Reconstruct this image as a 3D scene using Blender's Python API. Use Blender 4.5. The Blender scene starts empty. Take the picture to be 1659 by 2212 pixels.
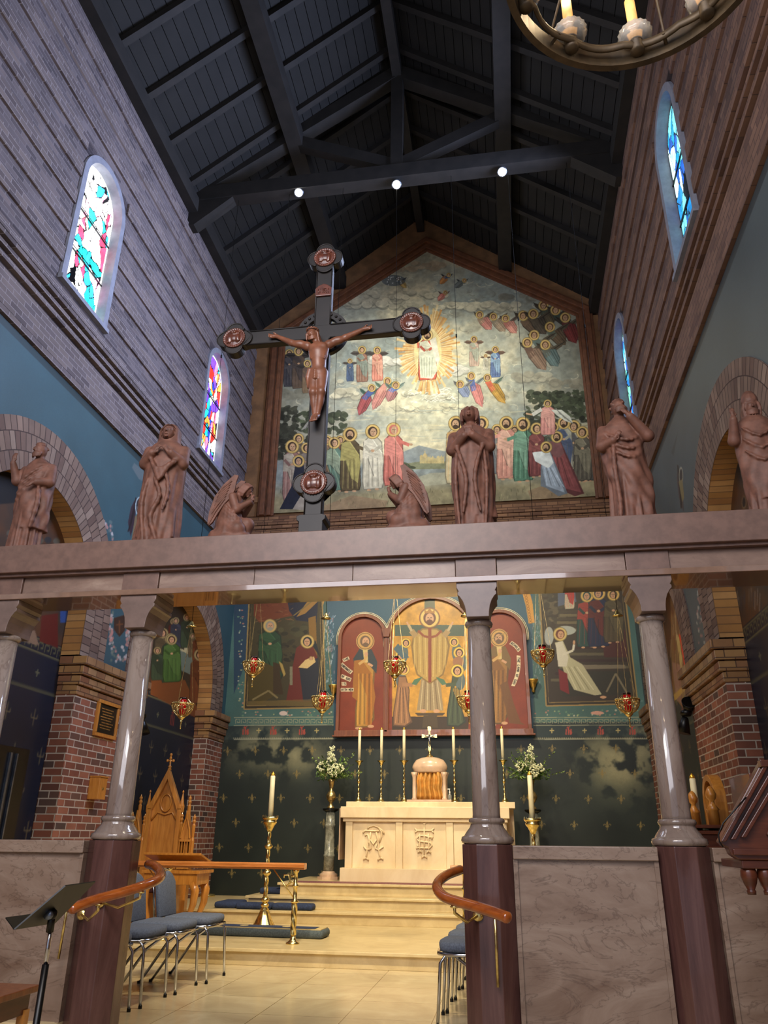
import bpy, bmesh, math, random
import numpy as np
from mathutils import Matrix, Vector
random.seed(7)
SC = bpy.context.scene
COL = SC.collection
PI = math.pi
# ------------------------------------------------------------------ camera
IW, IH, FPX = 1659, 2212, 1650.0
_up = np.array([39.5, 3877.0, 1650.0]); _up /= np.linalg.norm(_up)
_yd = np.array([280.0, 0, 1650.0]); _yd[1] = -(_up[0]*_yd[0]+_up[2]*_yd[2])/_up[1]; _yd /= np.linalg.norm(_yd)
_xd = np.cross(_yd, _up)
if _xd[0] < 0: _xd = -_xd
RM = np.array([_xd, _yd, _up])
EYE = np.array([0.0, 0.0, 1.6])
cd = bpy.data.cameras.new('camera'); cam = bpy.data.objects.new('camera', cd); COL.objects.link(cam)
cd.sensor_fit = 'VERTICAL'; cd.sensor_height = 36; cd.lens = FPX/IH*36; cd.clip_start = 0.05; cd.clip_end = 200
m4 = Matrix.Identity(4)
for i in range(3):
    m4[i][0] = RM[i, 0]; m4[i][1] = RM[i, 1]; m4[i][2] = -RM[i, 2]; m4[i][3] = EYE[i]
cam.matrix_world = m4
SC.camera = cam
# ------------------------------------------------------------------ view, world, lights
SC.view_settings.view_transform = 'Standard'; SC.view_settings.look = 'None'
SC.view_settings.gamma = 1; SC.view_settings.exposure = 0.55
SC.view_settings.use_curve_mapping = False
SC.cycles.use_denoising = True
SC.cycles.max_bounces = 6; SC.cycles.diffuse_bounces = 3; SC.cycles.glossy_bounces = 3
SC.cycles.transmission_bounces = 4; SC.cycles.sample_clamp_indirect = 4; SC.cycles.caustics_reflective = False
wd = bpy.data.worlds.new('world'); SC.world = wd; wd.use_nodes = True
wd.node_tree.nodes['Background'].inputs[0].default_value = (0.55, 0.62, 0.8, 1)
wd.node_tree.nodes['Background'].inputs[1].default_value = 0.5

def light(name, kind, loc, to, energy, color, size=0.3, sizey=None, spot=60, blend=0.6, spread=180):
    ld = bpy.data.lights.new(name, kind); ld.energy = energy; ld.color = color
    if kind == 'AREA':
        ld.size = size; ld.spread = math.radians(spread)
        if sizey: ld.shape = 'RECTANGLE'; ld.size_y = sizey
    else: ld.shadow_soft_size = size
    if kind == 'SPOT': ld.spot_size = math.radians(spot); ld.spot_blend = blend
    o = bpy.data.objects.new(name, ld); COL.objects.link(o); o.location = loc
    if to is not None:
        o.rotation_euler = (Vector(to)-Vector(loc)).to_track_quat('-Z', 'Y').to_euler()
    return o
WARM = (1, 0.84, 0.55); COOL = (0.62, 0.75, 1.0); NEUT = (1, 0.93, 0.84)
# added fill areas over the nave, standing in for its unseen light
light('nave_fill', 'AREA', (-1.5, -1.2, 6.2), (-1.3, 6, 3.2), 255, (0.93, 0.92, 1.0), 5, 4)
light('nave_warm_fill', 'AREA', (-1.2, 1.0, 5.6), (-1.2, 5.2, 2.6), 60, (1, .86, .72), 1.5, 1)
# the three roof spotlights
SPOTS = [(-2.97, 9.28, 11.50), (-1.33, 9.28, 11.43), (0.37, 9.28, 11.44)]
light('roof_spot_left', 'SPOT', (-2.9, 9.38, 11.3), (-2.3, 13, 9.6), 260, (1, .97, .88), .08, spot=75, blend=1)
light('roof_spot_middle', 'SPOT', (-1.3, 9.38, 11.25), (-1.1, 12.9, 10.0), 190, (1, .97, .88), .08, spot=75, blend=1)
light('roof_spot_right', 'SPOT', (0.37, 9.38, 11.25), (-.1, 12.9, 9.2), 260, (1, .97, .88), .08, spot=75, blend=1)
# downlights on the inner side of the rood beam and over the altar
for i, (x, y, e, tx, ty, tz) in enumerate([(-2.0, 5.6, 460, -2.1, 9.8, .6), (-.6, 5.6, 420, -.6, 9.6, .6), (-1.3, 8.8, 520, -1.2, 11.6, 1.4),
                               (-3.6, 8.9, 190, -3.4, 13, 3.2), (1.0, 8.9, 190, 1.2, 13, 3.2), (-1.3, 9.2, 430, -1.25, 13, 4.2)]):
    light('chancel_spot', 'SPOT', (x, y, 6.9 if i > 1 else 5.6), (tx, ty, tz), e, WARM, .12, spot=75, blend=.9)
light('chancel_front_spot', 'SPOT', (-1.3, 6.2, 6.6), (-1.4, 8.2, .5), 380, WARM, .15, spot=80, blend=.9)
light('recess_lamp_left', 'SPOT', (-4.55, 9.95, 3.2), (-5.15, 10.5, 3.8), 14, (1, .75, .42), .04, spot=120, blend=1)
light('recess_lamp_right', 'SPOT', (1.95, 9.95, 3.2), (2.5, 10.5, 3.8), 14, (1, .75, .42), .04, spot=120, blend=1)
light('window_glow_left', 'AREA', (-4.6, 9.1, 9.0), (2.2, 9.1, 8.4), 40, (.75, .82, 1), 1, 3, spread=125)
light('window_glow_right', 'AREA', (1.95, 8.6, 9.2), (-4.8, 7.6, 8.8), 300, (.58, .68, 1), 1, 4, spread=125)
# ------------------------------------------------------------------ pixel helpers (a ray met with a plane of the place)
def ray(px, py): return RM @ np.array([px-IW/2, -(py-IH/2), FPX])
def atX(px, py, x): d = ray(px, py); return EYE+d*(x-EYE[0])/d[0]
def atY(px, py, y): d = ray(px, py); return EYE+d*(y-EYE[1])/d[1]
def atZ(px, py, z): d = ray(px, py); return EYE+d*(z-EYE[2])/d[2]
# ------------------------------------------------------------------ materials
def lin(c):
    c = np.asarray(c, float)
    return np.where(c <= .04045, c/12.92, ((c+.055)/1.055)**2.4)
def L4(c): r = lin(c); return (float(r[0]), float(r[1]), float(r[2]), 1)
class NT:
    def __init__(s, name):
        s.m = bpy.data.materials.new(name); s.m.use_nodes = True; s.t = s.m.node_tree; s.n = s.t.nodes
        s.b = s.n['Principled BSDF']
    def add(s, typ, **k):
        n = s.n.new(typ)
        for a, v in k.items():
            if a.startswith('_'): n.inputs[int(a[1:])].default_value = v
            else: setattr(n, a, v)
        return n
    def link(s, a, b): s.t.links.new(a, b)
    def ramp(s, fac, stops):
        r = s.add('ShaderNodeValToRGB'); e = r.color_ramp.elements
        while len(e) < len(stops): e.new(.5)
        for i, (p, c) in enumerate(stops): e[i].position = p; e[i].color = L4(c)
        s.link(fac, r.inputs[0]); return r.outputs[0]
    def noise(s, scale, detail=4, vec=None, rough=.55, dist=0):
        n = s.add('ShaderNodeTexNoise'); n.inputs['Scale'].default_value = scale; n.inputs['Detail'].default_value = detail
        n.inputs['Roughness'].default_value = rough; n.inputs['Distortion'].default_value = dist
        if vec is not None: s.link(vec, n.inputs['Vector'])
        return n.outputs['Fac']
    def obj(s, scale=(1, 1, 1), rot=(0, 0, 0)):
        c = s.add('ShaderNodeTexCoord'); m = s.add('ShaderNodeMapping')
        m.inputs['Scale'].default_value = scale; m.inputs['Rotation'].default_value = rot
        s.link(c.outputs['Object'], m.inputs[0]); return m.outputs[0]
    def mix(s, fac, a, b, blend='MIX'):
        n = s.add('ShaderNodeMix', data_type='RGBA', blend_type=blend)
        for sock, v in ((n.inputs[0], fac), (n.inputs[6], a), (n.inputs[7], b)):
            if hasattr(v, 'links') or hasattr(v, 'is_linked'): s.link(v, sock)
            elif isinstance(v, (tuple, list)): sock.default_value = L4(v)
            else: sock.default_value = v
        return n.outputs[2]
    def bump(s, h, strength=.3, dist=.01):
        n = s.add('ShaderNodeBump'); n.inputs['Strength'].default_value = strength; n.inputs['Distance'].default_value = dist
        s.link(h, n.inputs['Height']); s.link(n.outputs[0], s.b.inputs['Normal'])
    def set(s, color=None, rough=.5, metal=0, spec=.5, emis=None, es=0, coat=0, trans=0):
        if color is not None:
            if isinstance(color, (tuple, list)): s.b.inputs['Base Color'].default_value = L4(color)
            else: s.link(color, s.b.inputs['Base Color'])
        s.b.inputs['Roughness'].default_value = rough; s.b.inputs['Metallic'].default_value = metal
        s.b.inputs['Specular IOR Level'].default_value = spec; s.b.inputs['Coat Weight'].default_value = coat
        s.b.inputs['Transmission Weight'].default_value = trans
        if emis is not None: s.b.inputs['Emission Color'].default_value = L4(emis); s.b.inputs['Emission Strength'].default_value = es
        return s.m
M = {}
def plain(name, c, rough=.5, metal=0, var=.12, scale=9, bump=0, spec=.5, coat=0, emis=None, es=0, trans=0):
    t = NT(name); f = t.noise(scale, 4, t.obj())
    c2 = tuple(max(0, v*(1-var)) for v in c); c1 = tuple(min(1, v*(1+var)) for v in c)
    M[name] = t.set(t.ramp(f, [(.35, c2), (.65, c1)]), rough, metal, spec, emis, es, coat, trans)
    if bump: t.bump(f, bump)
    return M[name]
def marble(name, stops, veincol, scale=1.2, rough=.25, vein=.5, stretch=(1, 1, 1), coat=0, tile=None):
    t = NT(name); v = t.obj(stretch)
    f = t.noise(scale, 8, v, .62, 1.2); c = t.ramp(f, stops)
    g = t.noise(scale*1.35, 6, v, .55, 2.2)
    a = t.add('ShaderNodeMath', operation='SUBTRACT'); t.link(g, a.inputs[0]); a.inputs[1].default_value = .5
    b = t.add('ShaderNodeMath', operation='ABSOLUTE'); t.link(a.outputs[0], b.inputs[0])
    vf = t.ramp(b.outputs[0], [(0, (vein,)*3), (.014, (0, 0, 0))])
    c = t.mix(vf, c, veincol)
    if tile:
        br = t.add('ShaderNodeTexBrick'); t.link(t.obj(), br.inputs[0])
        br.offset = tile[3]; br.inputs['Scale'].default_value = 1; br.inputs['Mortar Size'].default_value = .003
        br.inputs['Brick Width'].default_value = tile[0]; br.inputs['Row Height'].default_value = tile[1]
        br.inputs['Color1'].default_value = (1, 1, 1, 1); br.inputs['Color2'].default_value = (.91, .91, .9, 1); br.inputs['Mortar'].default_value = L4(tile[2])
        c = t.mix(1.0, c, br.outputs[0], 'MULTIPLY')
    M[name] = t.set(c, rough, 0, .5, coat=coat); return M[name]
def brick(name, cols, mortar, axes='yz', bw=.21, bh=.072, ms=.009, rough=.8, uv=False, rows=None, glaze=0, offs=.5):
    t = NT(name)
    c = t.add('ShaderNodeTexCoord'); sp = t.add('ShaderNodeSeparateXYZ'); cb = t.add('ShaderNodeCombineXYZ')
    t.link(c.outputs['UV' if uv else 'Object'], sp.inputs[0])
    idx = {'x': 0, 'y': 1, 'z': 2}
    if uv: t.link(sp.outputs[0], cb.inputs[0]); t.link(sp.outputs[1], cb.inputs[1])
    else: t.link(sp.outputs[idx[axes[0]]], cb.inputs[0]); t.link(sp.outputs[idx[axes[1]]], cb.inputs[1])
    br = t.add('ShaderNodeTexBrick'); t.link(cb.outputs[0], br.inputs[0]); br.offset = offs
    br.inputs['Scale'].default_value = 1; br.inputs['Mortar Size'].default_value = ms; br.inputs['Mortar Smooth'].default_value = .3
    br.inputs['Brick Width'].default_value = bw; br.inputs['Row Height'].default_value = bh
    br.inputs['Color1'].default_value = (0, 0, 0, 1); br.inputs['Color2'].default_value = (1, 1, 1, 1); br.inputs['Mortar'].default_value = (.5, .5, .5, 1)
    col = t.ramp(br.outputs['Color'], [(i/(len(cols)-1), q) for i, q in enumerate(cols)])
    n = t.noise(3.0, 5, t.obj()); col = t.mix(.5, col, t.ramp(n, [(.3, (.62, .62, .62)), (.7, (1, 1, 1))]), 'MULTIPLY')
    col = t.mix(br.outputs['Fac'], col, mortar)
    if rows:
        w = t.add('ShaderNodeMath', operation='FRACT'); d = t.add('ShaderNodeMath', operation='DIVIDE')
        t.link(sp.outputs[2], d.inputs[0]); d.inputs[1].default_value = rows[0]; t.link(d.outputs[0], w.inputs[0])
        g = t.add('ShaderNodeMath', operation='GREATER_THAN'); t.link(w.outputs[0], g.inputs[0]); g.inputs[1].default_value = rows[1]
        col = t.mix(g.outputs[0], col, t.mix(1.0, col, rows[2], 'MULTIPLY'))
    M[name] = t.set(col, rough, 0, .4, coat=glaze)
    iv = t.add('ShaderNodeMath', operation='SUBTRACT'); iv.inputs[0].default_value = 1; t.link(br.outputs['Fac'], iv.inputs[1])
    t.bump(iv.outputs[0], .8, .008); return M[name]
def wood(name, a, b, rough=.3, stretch=(1, 1, 12), scale=3, coat=.3, spec=.5):
    t = NT(name); f = t.noise(scale, 6, t.obj(tuple(10/s for s in stretch)), .6, .6)
    M[name] = t.set(t.ramp(f, [(.3, a), (.7, b)]), rough, 0, spec, coat=coat); t.bump(f, .05); return M[name]
def paintmat(name, rough=.6, emit=0, spec=.3):
    t = NT(name); a = t.add('ShaderNodeAttribute', attribute_name='paint')
    n = t.noise(60, 3, t.obj()); c = t.mix(.25, a.outputs['Color'], t.ramp(n, [(.3, (.8, .8, .8)), (.7, (1, 1, 1))]), 'MULTIPLY')
    M[name] = t.set(c, rough, 0, spec)
    if emit:
        t.link(a.outputs['Color'], t.b.inputs['Emission Color']); t.b.inputs['Emission Strength'].default_value = emit
    return M[name]
# ------------------------------------------------------------------ mesh builder
class MB:
    def __init__(s): s.v = []; s.f = []; s.uv = None
    def raw(s, vs, fs, mat=None):
        o = len(s.v)
        for p in vs:
            s.v.append(tuple(mat @ Vector(p)) if mat is not None else tuple(float(q) for q in p))
        s.f += [tuple(i+o for i in f) for f in fs]; return s
    def box(s, a, b, mat=None):
        x0, y0, z0 = a; x1, y1, z1 = b
        return s.raw([(x0, y0, z0), (x1, y0, z0), (x1, y1, z0), (x0, y1, z0), (x0, y0, z1), (x1, y0, z1), (x1, y1, z1), (x0, y1, z1)],
                     [(0, 3, 2, 1), (4, 5, 6, 7), (0, 1, 5, 4), (1, 2, 6, 5), (2, 3, 7, 6), (3, 0, 4, 7)], mat)
    def cbox(s, c, d, mat=None): return s.box([c[i]-d[i]/2 for i in range(3)], [c[i]+d[i]/2 for i in range(3)], mat)
    def prism(s, poly, a, b, axis='y', mat=None):
        # poly in the plane across the axis, extruded from a to b
        def P(u, v, w): return {'y': (u, w, v), 'x': (w, u, v), 'z': (u, v, w)}[axis]
        n = len(poly); vs = [P(u, v, a) for u, v in poly]+[P(u, v, b) for u, v in poly]
        return s.raw(vs, [tuple(range(n)), tuple(range(2*n-1, n-1, -1))]+[(i, (i+1) % n, n+(i+1) % n, n+i) for i in range(n)], mat)
    def lathe(s, prof, c=(0, 0, 0), n=20, lobes=0, amp=0, twist=0, mat=None, rot=0, caps=True):
        vs = []; 
        for r, z in prof:
            for i in range(n):
                a = 2*PI*i/n+rot; rr = r*(1+amp*math.cos(lobes*a+twist*z)) if lobes else r
                vs.append((c[0]+rr*math.cos(a), c[1]+rr*math.sin(a), c[2]+z))
        fs = [(j*n+i, j*n+(i+1) % n, (j+1)*n+(i+1) % n, (j+1)*n+i) for j in range(len(prof)-1) for i in range(n)]
        if caps: fs += [tuple(range(n-1, -1, -1)), tuple((len(prof)-1)*n+i for i in range(n))]
        return s.raw(vs, fs, mat)
    def tube(s, pts, r, n=8, closed=False, flat=1.0, mat=None):
        P = [Vector(p) for p in pts]; k = len(P); rs = r if isinstance(r, (list, tuple)) else [r]*k
        vs = []; up = None
        for i in range(k):
            t = (P[(i+1) % k]-P[i-1]) if closed else (P[min(i+1, k-1)]-P[max(i-1, 0)])
            t = t.normalized() if t.length > 1e-9 else Vector((0, 0, 1))
            if up is None: up = Vector((0, 0, 1)) if abs(t.z) < .9 else Vector((1, 0, 0))
            u = t.cross(up)
            u = u.normalized() if u.length > 1e-6 else t.orthogonal().normalized()
            w = u.cross(t).normalized(); up = w
            for j in range(n):
                a = 2*PI*j/n; q = P[i]+u*(math.cos(a)*rs[i])+w*(math.sin(a)*rs[i]*flat); vs.append(tuple(q))
        fs = [(i*n+j, i*n+(j+1) % n, ((i+1) % k)*n+(j+1) % n, ((i+1) % k)*n+j) for i in range(k if closed else k-1) for j in range(n)]
        if not closed: fs += [tuple(range(n-1, -1, -1)), tuple((k-1)*n+j for j in range(n))]
        return s.raw(vs, fs, mat)
    def ball(s, c, r, n=12, m=8, mat=None):
        rr = r if isinstance(r, (list, tuple)) else (r, r, r)
        vs = [(c[0]+rr[0]*math.sin(PI*j/m)*math.cos(2*PI*i/n), c[1]+rr[1]*math.sin(PI*j/m)*math.sin(2*PI*i/n), c[2]-rr[2]*math.cos(PI*j/m)) for j in range(m+1) for i in range(n)]
        return s.raw(vs, [(j*n+i, j*n+(i+1) % n, (j+1)*n+(i+1) % n, (j+1)*n+i) for j in range(m) for i in range(n)], mat)
def link(name, me, mat, parent=None, world=False):
    o = bpy.data.objects.new(name, me); COL.objects.link(o)
    if mat is not None: me.materials.append(M[mat] if isinstance(mat, str) else mat)
    if parent is not None:
        o.parent = parent
        if world:
            pl = parent.location; inv = (Matrix.Translation(pl) @ Matrix.Rotation(parent.rotation_euler.z, 4, 'Z')).inverted()
            if parent.parent is not None and parent.type == 'MESH': inv = parent.matrix_parent_inverse.inverted() if False else parent['_inv']
            me.transform(Matrix([list(r) for r in inv]))
    return o
def obj(name, mb, mat, parent=None, smooth=False, bevel=0, world=False, clean=True):
    me = bpy.data.meshes.new(name); me.from_pydata(mb.v, [], mb.f); me.update()
    bm = bmesh.new(); bm.from_mesh(me)
    if clean: bmesh.ops.remove_doubles(bm, verts=bm.verts, dist=1e-5)
    bmesh.ops.recalc_face_normals(bm, faces=bm.faces); bm.to_mesh(me); bm.free()
    if smooth: me.polygons.foreach_set('use_smooth', [True]*len(me.polygons))
    o = link(name, me, mat)
    if parent is not None:
        o.parent = parent
        if world:
            # walk up to the thing's own frame
            t = parent
            while t.parent is not None: t = t.parent
            me.transform((Matrix.Translation(t.location) @ Matrix.Rotation(t.rotation_euler.z, 4, 'Z')).inverted())
    if bevel:
        b = o.modifiers.new('bevel', 'BEVEL'); b.width = bevel; b.segments = 2; b.limit_method = 'ANGLE'; b.angle_limit = .6
    if smooth == 'auto':
        pass
    return o
def tag(o, label, cat, group=None, kind=None):
    o['label'] = label; o['category'] = cat
    if group: o['group'] = group
    if kind: o['kind'] = kind
    return o
def thing(name, label, cat, loc=(0, 0, 0), rz=0, group=None):
    o = bpy.data.objects.new(name, None); COL.objects.link(o); o.empty_display_size = .1
    o.location = tuple(float(q) for q in loc); o.rotation_euler = (0, 0, rz)
    return tag(o, label, cat, group)
def struct(name, mb, mat, **k):
    o = obj(name, mb, mat, **k); o['kind'] = 'structure'; return o
def dup(root, loc, rz=None, label=None):
    r = root.copy(); COL.objects.link(r); r.location = tuple(float(q) for q in loc)
    if rz is not None: r.rotation_euler = (0, 0, rz)
    if label: r['label'] = label
    for ch in list(root.children):
        c = ch.copy(); COL.objects.link(c); c.parent = r
        for g in list(ch.children):
            d = g.copy(); COL.objects.link(d); d.parent = c
    return r
# ------------------------------------------------------------------ sculpting: smooth union of soft shapes, surface nets
class Sculpt:
    def __init__(s, lo, hi, h):
        s.lo = np.array(lo, float); s.h = h
        s.n = np.ceil((np.array(hi)-s.lo)/h).astype(int)+1
        s.g = np.full(tuple(s.n), 1.0, np.float32)
    def _sub(s, a, b):
        i0 = np.clip(np.floor((np.array(a)-s.lo)/s.h).astype(int), 0, s.n); i1 = np.clip(np.ceil((np.array(b)-s.lo)/s.h).astype(int)+1, 0, s.n)
        sl = tuple(slice(i0[k], i1[k]) for k in range(3))
        ax = [s.lo[k]+s.h*np.arange(i0[k], i1[k]) for k in range(3)]
        return sl, ax[0][:, None, None], ax[1][None, :, None], ax[2][None, None, :]
    def _join(s, sl, d, k, cut=False):
        g = s.g[sl]
        if g.size == 0: return
        if cut: s.g[sl] = np.maximum(g, -d); return
        if k <= 0: s.g[sl] = np.minimum(g, d); return
        hh = np.clip(.5+.5*(g-d)/k, 0, 1); s.g[sl] = (g*(1-hh)+d*hh-k*hh*(1-hh)).astype(np.float32)
    def cap(s, a, b, ra, rb=None, k=.02, cut=False):
        rb = ra if rb is None else rb; a = np.array(a, float); b = np.array(b, float); m = max(ra, rb)+.05
        sl, X, Y, Z = s._sub(np.minimum(a, b)-m, np.maximum(a, b)+m)
        d = b-a; q = float(d @ d)+1e-9
        t = np.clip(((X-a[0])*d[0]+(Y-a[1])*d[1]+(Z-a[2])*d[2])/q, 0, 1)
        D = np.sqrt((X-a[0]-t*d[0])**2+(Y-a[1]-t*d[1])**2+(Z-a[2]-t*d[2])**2)-(ra+(rb-ra)*t)
        s._join(sl, D, k, cut); return s
    def chain(s, pts, rs, k=.015):
        for i in range(len(pts)-1): s.cap(pts[i], pts[i+1], rs[i], rs[i+1], k)
        return s
    def ell(s, c, r, k=.02, cut=False, rot=0, tilt=0):
        r = np.array(r if hasattr(r, '__len__') else (r, r, r), float); m = max(r)+.05
        sl, X, Y, Z = s._sub(np.array(c)-m, np.array(c)+m)
        X = X-c[0]; Y = Y-c[1]; Z = Z-c[2]
        if rot: X, Y = X*math.cos(rot)+Y*math.sin(rot), -X*math.sin(rot)+Y*math.cos(rot)
        if tilt: X, Z = X*math.cos(tilt)+Z*math.sin(tilt), -X*math.sin(tilt)+Z*math.cos(tilt)
        p = np.sqrt((X/r[0])**2+(Y/r[1])**2+(Z/r[2])**2)
        s._join(sl, (p-1)*min(r), k, cut); return s
    def robe(s, prof, folds=9, phase=0, k=.02, sway=2.0, cut=False, sharp=1.0):
        # prof rows: z, cx, cy, rx, ry, fold amplitude
        P = np.array(prof, float); P = P[np.argsort(P[:, 0])]; mx = P[:, 3].max()+.06; my = P[:, 4].max()+.06
        sl, X, Y, Z = s._sub((P[:, 1].min()-mx, P[:, 2].min()-my, P[0, 0]-.05), (P[:, 1].max()+mx, P[:, 2].max()+my, P[-1, 0]+.05))
        z = Z.ravel(); I = lambda c: np.interp(z, P[:, 0], P[:, c])[None, None, :]
        dx = X-I(1); dy = Y-I(2); rx = I(3); ry = I(4); am = I(5)
        th = np.arctan2(dy/ry, dx/rx); ph = phase+sway*Z
        w = np.sin(folds*th+ph*3)*.6+np.sin((folds*1.7//1)*th-ph*5+1.3)*.4
        w = np.sign(w)*np.abs(w)**sharp
        p = np.sqrt((dx/rx)**2+(dy/ry)**2)
        D = (p-1-am*w)*np.minimum(rx, ry)
        D = np.maximum(D, np.maximum(P[0, 0]-Z, Z-P[-1, 0])); s._join(sl, D, k, cut); return s
    def box(s, a, b, k=.005, cut=False, rnd=.0):
        sl, X, Y, Z = s._sub(np.array(a)-.05, np.array(b)+.05); c = (np.array(a)+b)/2; e = (np.array(b)-a)/2-rnd
        q = [np.abs(X-c[0])-e[0], np.abs(Y-c[1])-e[1], np.abs(Z-c[2])-e[2]]
        D = np.sqrt(np.maximum(q[0], 0)**2+np.maximum(q[1], 0)**2+np.maximum(q[2], 0)**2)+np.minimum(np.maximum(q[0], np.maximum(q[1], q[2])), 0)-rnd
        s._join(sl, D, k, cut); return s
    def mesh(s):
        g = s.g; g[0] = g[-1] = 1; g[:, 0] = g[:, -1] = 1; g[:, :, 0] = g[:, :, -1] = 1
        ins = g < 0; nx, ny, nz = g.shape
        acc = np.zeros((nx-1, ny-1, nz-1, 3), np.float32); cnt = np.zeros((nx-1, ny-1, nz-1), np.float32)
        quads = []
        def cellslice(off): return tuple(slice(o, (n-1)+o) for o, n in zip(off, (nx, ny, nz)))
        for axis in range(3):
            o1, o2 = [a for a in range(3) if a != axis]
            for u in (0, 1):
                for v in (0, 1):
                    off = [0, 0, 0]; off[o1] = u; off[o2] = v; off2 = off[:]; off2[axis] = 1
                    A = g[cellslice(off)]; B = g[cellslice(off2)]
                    m = (A < 0) != (B < 0)
                    t = np.where(m, A/np.where(m, A-B, 1), 0)
                    cnt += m
                    acc[..., axis] += t*m; acc[..., o1] += u*m; acc[..., o2] += v*m
        act = cnt > 0; idx = -np.ones(act.shape, np.int64); idx[act] = np.arange(act.sum())
        cells = np.argwhere(act); V = s.lo+s.h*(cells+acc[act]/cnt[act][:, None])
        for axis in range(3):
            o1, o2 = [(1, 2), (2, 0), (0, 1)][axis]
            A = np.take(ins, range(0, g.shape[axis]-1), axis); B = np.take(ins, range(1, g.shape[axis]), axis)
            E = np.argwhere(A != B); E = E[(E[:, o1] > 0) & (E[:, o2] > 0) & (E[:, o1] < g.shape[o1]-1) & (E[:, o2] < g.shape[o2]-1)]
            fl = A[tuple(E.T)]
            c = []
            for du, dv in ((-1, -1), (0, -1), (0, 0), (-1, 0)):
                q = E.copy(); q[:, o1] += du; q[:, o2] += dv; c.append(idx[tuple(q.T)])
            Q = np.stack(c, 1); Q[~fl] = Q[~fl][:, ::-1]; quads.append(Q)
        return V, np.concatenate(quads)
    def make(s, name, mat, parent=None, smooth=1):
        V, Q = s.mesh()
        me = bpy.data.meshes.new(name); me.vertices.add(len(V)); me.vertices.foreach_set('co', V.astype(np.float32).ravel())
        me.loops.add(len(Q)*4); me.loops.foreach_set('vertex_index', Q.ravel().astype(np.int32))
        me.polygons.add(len(Q)); me.polygons.foreach_set('loop_start', np.arange(0, len(Q)*4, 4, dtype=np.int32))
        me.polygons.foreach_set('loop_total', np.full(len(Q), 4, np.int32)); me.update(calc_edges=True); me.validate()
        me.polygons.foreach_set('use_smooth', [True]*len(me.polygons))
        o = link(name, me, mat, None); o.parent = parent
        return o
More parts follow.
